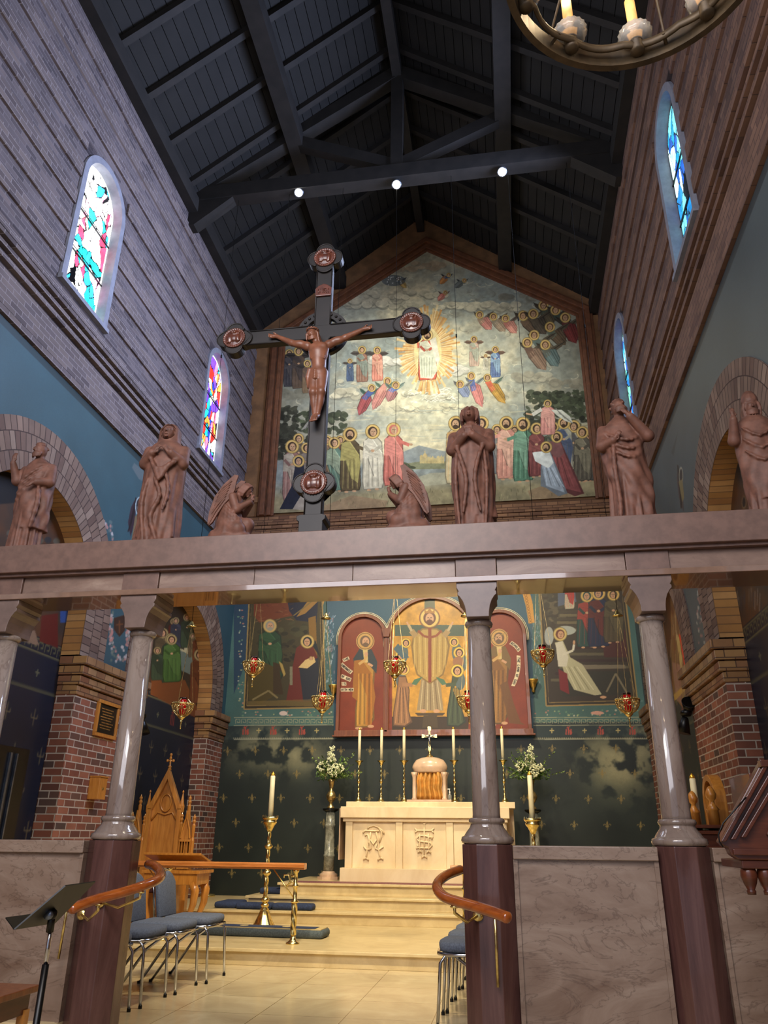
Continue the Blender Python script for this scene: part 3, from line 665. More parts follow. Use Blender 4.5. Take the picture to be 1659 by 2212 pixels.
# curls of cloud
rc = random.Random(4)
for i in range(260):
    px, py = rc.uniform(640, 1240), rc.uniform(600, 900); r = rc.uniform(4, 12)
    t0 = rc.uniform(0, 6); P.line([(px+r*math.cos(t0+k*.45), py+r*.6*math.sin(t0+k*.45)) for k in range(7)], 1.6, (.93, .90, .76) if i % 3 else (.48, .49, .43), .5)
def puff(x0, x1, y, n, s=1.0, c=(.90, .87, .74)):
    for i in range(n):
        x = rc.uniform(x0, x1); r_ = rc.uniform(5, 13)*s; yy = y+rc.uniform(-7, 7)
        P.ell((x, yy+r_*.25), r_*1.15, r_*.72, (.50, .50, .44), .45); P.ell((x, yy), r_*1.1, r_*.62, shade(c, rc.uniform(.82, 1.05)), .75)
puff(745, 905, 655, 46); puff(940, 1120, 662, 44); puff(790, 960, 636, 20, .8); puff(800, 872, 780, 26, .9, (.93, .92, .86)); puff(975, 1010, 800, 14, .8, (.93, .92, .86)); puff(870, 985, 852, 34, .8, (.96, .94, .80)); puff(840, 1010, 880, 30, .8, (.95, .92, .76))
puff(720, 770, 850, 18); puff(1110, 1200, 815, 30, 1, (.76, .74, .64)); puff(1180, 1270, 830, 22, 1, (.60, .58, .50)); puff(720, 860, 830, 14, .7); puff(610, 665, 700, 10, 1, (.55, .54, .46)); puff(610, 665, 850, 16, 1, (.5, .5, .44)); puff(860, 990, 575, 20, .9, (.72, .62, .50)); puff(1080, 1250, 640, 18, 1, (.55, .55, .50))
for i in range(70):
    x, y = rc.uniform(720, 1240), rc.uniform(880, 965); L_ = rc.uniform(20, 70); P.line([(x, y), (x+L_, y+rc.uniform(-3, 3))], 2.2, (.93, .88, .68) if i % 2 else (.60, .66, .64), .4)
for i in range(60):
    x, y = rc.uniform(875, 990), rc.uniform(838, 872); P.line([(x, y), (x+rc.uniform(3, 9), y-rc.uniform(1, 6)), (x+rc.uniform(9, 15), y)], 1.3, (.98, .97, .90), .8)
# glory of rays around the risen figure
for i in range(150):
    a = 2*PI*i/150+rc.uniform(-.02, .02); L = rc.uniform(48, 72)*(1.0 if abs(math.cos(a)) > .5 else 1.15)
    c = [(.90, .66, .34), (.95, .80, .52), (.84, .56, .26), (.97, .88, .66)][i % 4]
    px, py = 924+math.cos(a)*12, 755+math.sin(a)*25
    ex, ey = 924+math.cos(a)*L, 755+math.sin(a)*L*1.22
    P.poly([(px, py), (ex-math.sin(a)*2.6, ey+math.cos(a)*2.6), (ex+math.sin(a)*2.6, ey-math.cos(a)*2.6)], c, .85)
P.ell((924, 762), 30, 56, (.97, .90, .62), .75)
# land
gy = np.interp(P.U, [-4.3, -3.2, -2, -1.2, -.4, .8, 1.8], [8.5, 8.35, 8.15, 8.2, 8.15, 8.4, 8.6])
for j, zz in enumerate(P.Z):
    t = np.clip((gy-zz)/.5+.2*(n2[j]-.5), 0, 1)[:, None]; far = np.array([.52, .58, .60]); nr = np.array([.58, .54, .40])
    low = np.clip((7.95-zz)/.4, 0, 1); c = (far*(1-low)+nr*low)*(.75+.5*n2[j][:, None]); k = np.clip((gy-zz)*9, 0, 1)[:, None]*.9
    P.a[j] = P.a[j]*(1-k)+c*k
for pts, c in (([(850, 985), (905, 962), (960, 975), (1010, 960), (1010, 1000), (850, 1005)], (.50, .56, .60)), ([(870, 1002), (930, 994), (1000, 1000), (1000, 1012), (880, 1014)], (.50, .52, .36)), ([(840, 1050), (930, 1022), (1010, 1018), (1010, 1040), (900, 1052)], (.72, .72, .62))): P.poly(pts, c, .8)
for i in range(16): x = 907+i*3.3; P.poly([(x, 1001), (x, 985+rc.uniform(-4, 6)), (x+3, 985+rc.uniform(-3, 6)), (x+3, 1001)], (.80, .72, .48)); 
P.ell((918, 984), 4, 5, (.84, .74, .5)); P.line([(918, 982), (918, 974)], 1.3, (.84, .74, .5))
for pts in ([(700, 1092), (760, 1070), (840, 1082), (830, 1105), (700, 1110)], [(1140, 1060), (1200, 1040), (1250, 1062), (1240, 1085), (1150, 1085)]): P.poly(pts, (.62, .50, .38), .8)
for i in range(120):
    x, y = rc.uniform(600, 1280), rc.uniform(1050, 1098); P.line([(x, y), (x+rc.uniform(-3, 3), y-rc.uniform(4, 10))], 1.1, rc.choice([(.40, .42, .28), (.70, .68, .48), (.36, .34, .24)]), .8)
def tree(x0, x1, y0, y1, n, c=(.24, .28, .20)):
    for i in range(n):
        x, y = rc.uniform(x0, x1), rc.uniform(y0, y1); k = rc.uniform(.6, 1.35); P.ell((x, y), rc.uniform(5, 10), rc.uniform(3, 6), shade(c, k), .85, rot=rc.uniform(-.7, .7))
tree(1140, 1262, 846, 900, 150); tree(1125, 1285, 900, 985, 150, (.20, .22, .17)); tree(598, 640, 880, 990, 110, (.20, .21, .17)); tree(640, 745, 890, 935, 80); tree(660, 705, 940, 1000, 50, (.2, .22, .18)); tree(860, 890, 1000, 1040, 30, (.34, .38, .28)); tree(985, 1010, 1020, 1045, 22, (.3, .33, .25))
P.line([(700, 1040), (705, 940)], 4, (.25, .2, .15)); P.line([(1200, 1000), (1196, 900)], 4, (.25, .2, .15))
# sky figures
for a in ((782, 750, 826, (.62, .42, .34), (.50, .55, .50)), (815, 751, 824, (.86, .50, .42), (.90, .62, .52)), (756, 776, 824, (.27, .36, .52), (.30, .38, .50))): fig(P, a[0], a[1], a[2], a[3], a[4], wings=(.32, .29, .27), feet=False)
for a in ((625, 757, 836, (.22, .22, .26), (.30, .28, .30)), (645, 752, 840, (.38, .30, .25), (.28, .24, .24)), (664, 780, 850, (.50, .40, .30), (.40, .3, .26))): fig(P, *a, wings=(.22, .2, .2), feet=False)
for a in ((1024, 728, 792, (.80, .66, .58), (.64, .66, .58)), (1049, 766, 800, (.82, .80, .72), (.7, .68, .6)), (1070, 750, 816, (.34, .44, .66), (.52, .66, .78))): fig(P, *a, wings=(.45, .34, .28), feet=False)
for a in ((803, 838, 775, 898, (.66, .28, .30), (.25, .35, .62), (.30, .46, .40)), (837, 823, 805, 886, (.80, .50, .46), (.82, .55, .48), (.45, .6, .5)), (855, 832, 838, 868, (.70, .45, .45), (.35, .45, .7), (.5, .6, .55)),
          (1018, 812, 1042, 880, (.84, .48, .46), (.32, .40, .66), (.5, .55, .55)), (1053, 816, 1092, 872, (.78, .58, .22), (.86, .38, .26), (.42, .52, .46)), (994, 830, 1012, 858, (.5, .56, .7), (.5, .56, .7), (.5, .5, .5)),
          (1036, 680, 1062, 712, (.80, .48, .44), (.6, .5, .4), (.45, .40, .34)), (1066, 684, 1092, 716, (.64, .54, .44), (.55, .5, .42), (.40, .34, .30)), (1092, 688, 1116, 720, (.82, .52, .46), (.7, .4, .36), (.40, .34, .30)),
          (860, 602, 878, 622, (.76, .62, .34), (.4, .44, .42), (.32, .34, .34)), (969, 594, 950, 614, (.80, .50, .24), (.24, .34, .5), (.28, .32, .36)), (1003, 606, 982, 622, (.42, .46, .46), (.4, .42, .4), (.32, .36, .38)), (962, 632, 946, 650, (.80, .46, .42), (.8, .4, .36), (.5, .4, .4))):
    flyer(P, a[0], a[1], a[2], a[3], a[4], a[5], a[6], 6.5 if a[1] > 650 else 3.6, (24, -16) if a[1] > 650 else (14, -8))
P.ell((850, 606), 26, 12, (.22, .28, .36), .6)
for i in range(16): P.ell((rc.uniform(828, 868), rc.uniform(596, 618)), 1.2, 1.2, (.85, .88, .9))
for a in ((1174, 660, 1196, 700, (.36, .32, .24), (.30, .34, .28)), (1130, 682, 1160, 716, (.36, .28, .22), (.44, .34, .26)), (1152, 678, 1180, 722, (.30, .26, .22), (.34, .3, .25)), (1200, 670, 1232, 700, (.28, .26, .22), (.26, .34, .30)), (1221, 686, 1245, 742, (.50, .18, .18), (.42, .2, .2)),
          (1188, 706, 1222, 745, (.40, .32, .24), (.36, .42, .36)), (1154, 724, 1204, 776, (.52, .46, .36), (.36, .44, .42)), (1139, 740, 1180, 800, (.56, .44, .36), (.46, .34, .28)), (1178, 745, 1206, 792, (.36, .46, .46), (.4, .42, .38))):
    flyer(P, *a, (.34, .30, .24), 8.5, (34, -18))
P.poly([(930, 690), (945, 686), (905, 735), (898, 735)], (.9, .78, .5), .0)
# the risen figure
fig(P, 923, 716, 822, (.88, .36, .28), (.84, .84, .74), beard=True, face=-.2, halo=(.93, .78, .48), wide=1.12)
P.poly([(905, 768), (938, 762), (945, 800), (934, 818), (908, 816)], (.84, .86, .76)); P.poly([(928, 735), (941, 728), (950, 775), (946, 790), (938, 770)], (.92, .90, .82))
for k in range(5): P.line([(910+k*6, 772), (912+k*5, 814)], 1.3, (.58, .62, .52), .8)
P.line([(904, 752), (902, 738)], 4, (.86, .36, .28)); P.ell((902, 733), 2.5, 4, SK)
# people on the ground
for a in ((645, 940, 1040, (.34, .30, .28), (.4, .36, .3)), (706, 944, 1040, (.46, .34, .26), (.5, .4, .3)), (735, 944, 1030, (.44, .24, .2), (.5, .3, .24)), (1008, 912, 1030, (.80, .45, .3), (.7, .5, .4)), (1074, 920, 1025, (.42, .46, .5), (.5, .5, .5)), (1112, 922, 1025, (.5, .36, .26), (.6, .5, .36)), (1196, 915, 1010, (.3, .34, .3), (.4, .4, .34)), (1268, 940, 1040, (.26, .26, .26), (.36, .34, .3))): fig(P, *a, face=-.3 if a[0] > 925 else .3)
for a, kw in (((631, 955, 1082, (.62, .44, .42), (.66, .62, .56)), dict(face=.4)), ((662, 960, 1060, (.42, .36, .36), (.5, .46, .44)), dict(face=.5)), ((722, 948, 1060, (.36, .52, .46), (.54, .62, .52)), dict(face=.5, lean=18, arms='right')),
              ((756, 928, 1062, (.36, .30, .20), (.66, .62, .34)), dict(face=.1, beard=True, arms='right')), ((805, 922, 1058, (.78, .76, .68), (.84, .82, .74)), dict(face=.5)), ((850, 918, 1050, (.82, .40, .36), (.88, .50, .46)), dict(face=.5, veil=(.82, .40, .36), arms='right')),
              ((985, 904, 1045, (.82, .76, .60), (.78, .60, .36)), dict(face=-.4, beard=True)), ((1040, 904, 1040, (.7, .66, .5), (.80, .42, .36)), dict(face=-.4)), ((1094, 904, 1035, (.86, .56, .50), (.88, .66, .58)), dict(face=-.4, beard=True, arms='left')),
              ((1130, 906, 1040, (.30, .52, .42), (.44, .64, .54)), dict(face=-.5, beard=True, arms='left')), ((1159, 917, 1030, (.48, .22, .24), (.56, .28, .28)), dict(face=.5)), ((1240, 912, 1030, (.74, .72, .60), (.34, .34, .36)), dict(face=-.4)),
              ((1218, 905, 1020, (.66, .66, .60), (.28, .34, .48)), dict(face=-.4, beard=True)), ((1258, 925, 1040, (.36, .34, .30), (.5, .48, .4)), dict(face=-.3))):
    fig(P, *a, **kw)
# kneeling people and the leaning angel
def kneel(x, y, kx, ky, fx, fy, col, col2, r=9, s=-1):
    P.poly([(x-8, y+r), (x+8, y+r), (x+22, y+40), (fx, fy), (fx-20, fy+6), (kx+12, ky+4), (kx, ky), (x-12, y+45)], shade(col, .7)); P.poly([(x-6, y+r), (x+6, y+r), (x+19, y+42), (fx-6, fy-2), (kx+12, ky), (x-9, y+44)], col)
    P.poly([(x-7, y+r), (x+7, y+r), (x+16, y+34), (x+4, y+46), (x-24, y+30), (x-30, y+12), (x-24, y+10)], col2)
    for k in range(5): P.line([(x-4+k*4, y+44), (kx+14+k*9, ky-2+k)], 1.5, shade(col, .55 if k % 2 else 1.25), .8)
    head(P, x, y, r*.85, face=-.5, beard=True)
kneel(1203, 944, 1190, 1050, 1262, 1066, (.56, .26, .28), (.50, .30, .32)); kneel(1180, 966, 1168, 1050, 1226, 1066, (.62, .70, .80), (.84, .88, .90))
P.poly([(640, 990), (654, 990), (664, 1060), (668, 1100), (604, 1100), (630, 1050)], (.12, .14, .22)); P.poly([(632, 1100), (655, 1062), (672, 1104)], (.66, .62, .58)); head(P, 645, 996, 8, veil=(.12, .14, .22))
fig(P, 1183, 866, 940, (.86, .54, .52), (.90, .62, .58), wide=1.3, arms='left', halo=(.85, .7, .38), feet=False); wing(P, 1190, 885, 48, 30, -12, (.82, .84, .80)); P.line([(1170, 884), (1150, 896)], 8, (.84, .84, .80)); P.line([(1150, 896), (1136, 893)], 3.5, SK)
wing(P, 650, 930, 40, -42, 8, (.6, .6, .58))
lum = P.a.mean(2, keepdims=True); P.a[:] = P.a*.74+.26*(lum*.75+.12)*np.array([1.04, 1.0, .80])
P.a *= (.86+.28*vnoise(P.h, P.w, 9, 77, 3))[..., None]
def keep(U, Z):
    s = (az_-MSZ); left = (U-MX0)/(ax_-MX0); right = (MX1-U)/(MX1-ax_)
    return (U > MX0) & (U < MX1) & (Z > MZ0) & (Z < MSZ+s*np.minimum(left, right))
mu = P.mesh('ascension_mural', 'mural_paint', keep); tag(mu, 'huge gabled mural of a robed figure rising in golden rays above a crowd', 'mural')
# moulded frame of the mural
m = MB()
def run(pts, off, wd, dep):
    # a mitred moulding that follows the gable outline; off outward from the picture edge
    def offs(d):
        n = len(pts); out = []
        for i in range(n):
            p = Vector(pts[i]); 
            if i == 0: t = (Vector(pts[1])-p).normalized(); nn = Vector((-t.y, t.x)); out.append(p+nn*d)
            elif i == n-1: t = (p-Vector(pts[-2])).normalized(); nn = Vector((-t.y, t.x)); out.append(p+nn*d)
            else:
                t1 = (p-Vector(pts[i-1])).normalized(); t2 = (Vector(pts[i+1])-p).normalized(); n1_ = Vector((-t1.y, t1.x)); n2_ = Vector((-t2.y, t2.x)); b = (n1_+n2_).normalized(); out.append(p+b*(d/max(.3, b.dot(n1_))))
        return out
    A, B = offs(off), offs(off+wd)
    for i in range(len(pts)-1):
        q = [A[i], A[i+1], B[i+1], B[i]]; m.prism([(v.x, v.y) for v in q], YB-dep, YB, 'y')
gp = [(MX0, MZ0-.05), (MX0, MSZ), (ax_, az_), (MX1, MSZ), (MX1, MZ0-.05)]
for off, wd, dep in ((-.01, .05, .075), (.04, .07, .12), (.11, .05, .09), (.16, .09, .15), (.25, .06, .10)): run(gp, off, wd, dep)
o = obj('mural_frame', m, 'frame_brown', bevel=.006); tag(o, 'stepped brown moulding framing the gabled mural', 'frame')
# ---------------------------------------------------------------- lower back wall: green wall with gold lilies, bands and two framed scenes
P = Paint('y', YB-.03, XL, XR, .6, 6.3, .0085, (.14, .17, .155)); BW = P
h, w = P.h, P.w; n1 = vnoise(h, w, 60, 11, 5); n2 = vnoise(h, w, 22, 12, 4); Ug, Zg = np.meshgrid(P.U, P.Z)
P.a *= (.8+.4*n1)[..., None]
zb1 = float(atY(640, 1597, P.plane)[2]); zb2 = float(atY(640, 1567, P.plane)[2]); zb3 = float(atY(640, 1550, P.plane)[2])
up = (Zg > zb1)[..., None]; P.a[:] = np.where(up, np.array([.15, .20, .20])*(.85+.3*n1[..., None]), P.a)
up = (Zg > zb2)[..., None]; P.a[:] = np.where(up, np.array([.27, .40, .38])*(.85+.3*n1[..., None]), P.a)
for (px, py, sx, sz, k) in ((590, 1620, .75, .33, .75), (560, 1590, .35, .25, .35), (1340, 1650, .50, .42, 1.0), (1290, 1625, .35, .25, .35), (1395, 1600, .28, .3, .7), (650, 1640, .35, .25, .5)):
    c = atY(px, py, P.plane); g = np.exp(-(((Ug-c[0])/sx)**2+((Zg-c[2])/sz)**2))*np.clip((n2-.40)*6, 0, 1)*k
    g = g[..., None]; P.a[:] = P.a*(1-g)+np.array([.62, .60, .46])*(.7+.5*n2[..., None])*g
def fleur(P, px, py, s, c, a=.9):
    P.poly([(px, py-12*s), (px+2.0*s, py-6*s), (px+1.0*s, py+2*s), (px-1.0*s, py+2*s), (px-2.0*s, py-6*s)], c, a)
    for q in (-1, 1):
        P.line([(px+q*1.2*s, py+1*s), (px+q*4.5*s, py-3.5*s), (px+q*7.5*s, py-3.2*s), (px+q*7.8*s, py)], 1.35*s, c, a); P.line([(px, py+2*s), (px+q*2.6*s, py+5*s)], 1.0*s, c, a)
    P.line([(px-4*s, py+1.5*s), (px+4*s, py+1.5*s)], 1.4*s, c, a); P.line([(px, py+2*s), (px, py+10*s)], 1.4*s, c, a)
f0 = atY(494, 1623, P.plane); DX, DZ = .492, .375
def w2p(P, u, z):
    v = RM.T @ (np.array([u, P.plane, z] if P.axis == 'y' else [P.plane, u, z])-EYE); return IW/2+FPX*v[0]/v[2], IH/2-FPX*v[1]/v[2]
for r in range(7):
    for k in range(-1, 17):
        u = f0[0]+(k+(.5 if r % 2 else 0))*DX*1.0-(.02); z = f0[2]-r*DZ
        if XL+.1 < u < XR-.05 and z > .7: px, py = w2p(P, u, z); fleur(P, px, py, .98, (.56, .48, .28), .85)
for x0, x1 in ((505, 722), (1152, 1425)):
    def bl(x): return 1597-(x-505)*.004
    P.line([(x0, 1597), (x1, 1596)], 2.2, (.66, .66, .56), .8)
    for i in range(int((x1-x0)/4)): P.ell((x0+i*4, 1594.5), 1.3, 1.3, (.70, .68, .55), .8)
    for yy in (1550, 1567): P.line([(x0, yy), (x1, yy-1)], 1.6, (.64, .64, .52), .9)
    x = x0+4
    while x < x1-10:
        P.line([(x, 1563), (x, 1554), (x+9, 1554), (x+9, 1561), (x+4, 1561), (x+4, 1558)], 1.4, (.62, .62, .50), .9); x += 12.5
P.line([(722, 1597), (1152, 1596)], 2.2, (.6, .6, .5), .6)
def ihs(P, x, y, s=1.0, c=(.68, .30, .25)):
    for dx in (-6, 0, 6): P.line([(x+dx*s, y-(9 if dx == 0 else 5)*s), (x+dx*s, y+10*s)], 3*s, c)
    P.line([(x-6*s, y+9*s), (x-8*s, y+5*s)], 2*s, c); P.line([(x, y-1*s), (x+4*s, y-1*s), (x+4*s, y+9*s)], 2*s, c); P.line([(x+9*s, y-3*s), (x+6*s, y-4*s), (x+9*s, y+6*s), (x+6*s, y+9*s)], 2*s, c)
    P.line([(x-5*s, y-8*s), (x+5*s, y-12*s)], 1.8*s, c); P.line([(x-3*s, y-14*s), (x-1*s, y-4*s)], 1.5*s, c)
for x in (530, 590, 652, 1228, 1297, 1366): ihs(P, x, 1579, .82)
for x in (559, 620, 684, 1192, 1263, 1335):
    P.line([(x-5, 1578), (x+5, 1578)], 2.2, (.70, .64, .42)); P.line([(x, 1573), (x, 1584)], 2.2, (.70, .64, .42))
# blue vault field above the reredos and the gilt bands
P.poly([(722, 1597), (1152, 1597), (1150, 1240), (700, 1240), (715, 1400)], (.23, .36, .43)); P.poly([(505, 1240), (545, 1240), (535, 1420), (505, 1500)], (.14, .22, .32), .8)
for i in range(90):
    x, y = rc.uniform(700, 722), rc.uniform(1330, 1480); P.line([(x, y), (x+rc.uniform(-2, 3), y-rc.uniform(3, 9))], 1.6, rc.choice([(.75, .80, .86), (.70, .55, .58), (.5, .62, .70)]), .7)
    x = rc.uniform(1150, 1168); P.line([(x, y), (x+rc.uniform(-2, 3), y-rc.uniform(3, 9))], 1.5, rc.choice([(.6, .68, .72), (.6, .5, .5), (.34, .44, .46)]), .6)
for pts in ([(698, 1240), (712, 1240), (700, 1300), (692, 1330), (692, 1362), (679, 1360), (684, 1320), (690, 1290)], [(1122, 1250), (1136, 1250), (1150, 1300), (1155, 1345), (1142, 1347), (1136, 1310), (1128, 1280)]): P.poly(pts, (.80, .58, .26))
for i in range(16):
    for bx, by, dx_ in ((694-.35*i, 1255+i*7, 0), (1130+1.1*i, 1255+i*6, 0)): P.ring((bx, by), 2.6, 1.1, (.50, .32, .12), .9)
def flora(x0, y0, x1, y1, n, cs=((.80, .78, .68), (.76, .50, .42), (.44, .58, .44), (.72, .72, .50))):
    for i in range(n): x, y = rc.uniform(x0, x1), rc.uniform(y0, y1); P.ell((x, y), rc.uniform(1.2, 3), rc.uniform(1, 2.4), rc.choice(cs), .8, 8)
flora(510, 1536, 720, 1546, 26); flora(1155, 1534, 1420, 1546, 34); flora(514, 1300, 528, 1530, 40); flora(1384, 1300, 1402, 1520, 46, ((.5, .6, .56), (.6, .5, .46), (.36, .5, .5)))
P.ell((612, 1541), 9, 5, (.82, .74, .70)); P.ell((1290, 1540), 14, 4, (.80, .60, .52))
def sceneframe(q, c=(.60, .50, .30)):
    P.poly(q, (.20, .17, .11)); cx_, cy_ = sum(p[0] for p in q)/4, sum(p[1] for p in q)/4
    P.line(q+[q[0]], 3, c); P.line([(cx_+(p[0]-cx_)*.93, cy_+(p[1]-cy_)*.95) for p in q+[q[0]]], 2, c, .8)
    return [(cx_+(p[0]-cx_)*.91, cy_+(p[1]-cy_)*.935) for p in q]
# nativity scene, left
q = sceneframe([(541, 1240), (694, 1240), (704, 1528), (527, 1532)])
P.poly([(545, 1244), (692, 1244), (690, 1526), (536, 1522)], (.26, .23, .14)); P.poly([(550, 1244), (655, 1244), (640, 1300), (632, 1330), (560, 1345), (548, 1330)], (.44, .22, .12)); P.poly([(612, 1250), (690, 1250), (684, 1345), (640, 1340), (625, 1320)], (.10, .12, .20))
for i in range(70): x, y = rc.uniform(548, 630), rc.uniform(1250, 1345); P.line([(x, y), (x+rc.uniform(5, 14), y+rc.uniform(-4, 4))], 1.6, rc.choice([(.55, .32, .2), (.32, .16, .1), (.6, .45, .3)]), .6)
P.poly([(640, 1333), (690, 1262), (694, 1268), (686, 1300), (660, 1325)], (.62, .46, .22)); P.line([(634, 1330), (660, 1310), (690, 1285)], 2.5, (.5, .42, .24)); P.poly([(666, 1335), (682, 1330), (688, 1500), (676, 1520), (670, 1420)], (.52, .38, .16))
tree(560, 660, 1345, 1400, 40, (.25, .24, .15)); tree(590, 640, 1380, 1430, 26, (.2, .18, .12))
fig(P, 583, 1342, 1470, (.16, .26, .17), (.20, .32, .20), face=.3, beard=True, hair=(.6, .58, .5), wide=1.25, halo=(.78, .66, .40), feet=False)
P.poly([(535, 1455), (570, 1430), (600, 1445), (598, 1500), (560, 1522), (537, 1510)], (.30, .25, .10)); P.poly([(590, 1430), (610, 1436), (616, 1462), (604, 1448), (612, 1500), (590, 1500)], (.24, .18, .09)); P.poly([(602, 1428), (610, 1434), (617, 1456), (613, 1462)], (.66, .56, .3))
P.poly([(640, 1400), (668, 1378), (686, 1420), (690, 1500), (668, 1516), (618, 1514), (630, 1450)], (.40, .16, .12)); P.poly([(646, 1440), (688, 1420), (690, 1515), (655, 1515)], (.16, .17, .20)); P.poly([(664, 1374), (682, 1385), (692, 1420), (678, 1400)], (.10, .14, .16))
P.poly([(644, 1442), (660, 1425), (678, 1418), (682, 1430), (664, 1444)], (.84, .72, .48)); head(P, 664, 1386, 9, veil=(.10, .14, .16), face=-.3, halo=(.80, .68, .40)); head(P, 672, 1422, 4, (.6, .5, .3), halo=None)
P.poly([(626, 1440), (632, 1440), (632, 1480), (626, 1480)], (.5, .48, .38)); P.line([(545, 1512), (580, 1492), (600, 1508)], 4, (.5, .44, .28)); P.poly([(536, 1515), (690, 1510), (688, 1526), (536, 1524)], (.46, .38, .20), .7)
# resurrection scene, right
q = sceneframe([(1163, 1240), (1345, 1240), (1378, 1520), (1180, 1525)])
P.poly([(1170, 1244), (1340, 1244), (1366, 1512), (1186, 1517)], (.22, .18, .13)); tree(1174, 1215, 1255, 1345, 60, (.30, .27, .20)); P.poly([(1205, 1260), (1240, 1260), (1245, 1300), (1205, 1310)], (.34, .38, .46))
for k in range(6): P.poly([(1212-k*3, 1318+k*8), (1262+k*4, 1318+k*8), (1262+k*4, 1324+k*8), (1212-k*3, 1324+k*8)], (.42, .38, .27) if k % 2 else (.26, .22, .16))
for k in range(6): P.poly([(1235-k*9, 1396+k*14), (1352+k*2, 1396+k*14), (1353+k*2, 1402+k*14), (1235-k*9, 1402+k*14)], (.36, .33, .24) if k % 2 else (.20, .12, .10))
P.poly([(1300, 1360), (1350, 1360), (1356, 1420), (1305, 1420)], (.28, .12, .10)); P.poly([(1240, 1436), (1350, 1436), (1352, 1444), (1240, 1446)], (.46, .42, .34)); P.poly([(1215, 1450), (1360, 1450), (1362, 1500), (1215, 1505)], (.19, .18, .13))
fig(P, 1230, 1252, 1316, (.78, .74, .62), (.70, .20, .18), halo=None, feet=False)
for a in ((1268, 1278, 1398, (.14, .27, .24), (.60, .22, .18)), (1293, 1272, 1398, (.10, .14, .26), (.36, .13, .12)), (1325, 1276, 1388, (.30, .25, .16), (.34, .30, .2))): fig(P, *a, veil=a[3], face=-.3, wide=1.15)
P.ell((1222, 1362), 22, 10, (.66, .68, .64)); P.ell((1186, 1374), 10, 20, (.62, .64, .62))
P.poly([(1198, 1388), (1216, 1384), (1232, 1420), (1258, 1435), (1300, 1500), (1285, 1502), (1240, 1490), (1218, 1450)], (.70, .68, .54)); P.poly([(1200, 1390), (1214, 1384), (1228, 1420), (1224, 1440), (1206, 1440)], (.80, .78, .70))
for k in range(5): P.line([(1222+k*6, 1440), (1246+k*9, 1490)], 1.6, (.48, .46, .34) if k % 2 else (.86, .84, .70), .8)
P.line([(1214, 1415), (1238, 1405), (1240, 1392)], 5, (.82, .80, .72)); P.ell((1240, 1388), 2.5, 5, SK); P.ell((1303, 1506), 7, 3, SK); head(P, 1210, 1370, 9, face=.5, hair=(.4, .2, .12), halo=(.80, .70, .42)); P.poly([(1206, 1445), (1225, 1455), (1230, 1500), (1210, 1490)], (.46, .12, .12))
P.line([(1310, 1495), (1330, 1455), (1356, 1500)], 4, (.48, .44, .34))
bw = P.mesh('wall_back_painting', 'wall_paint'); bw['kind'] = 'structure'; bw.name = 'wall_back_painted'
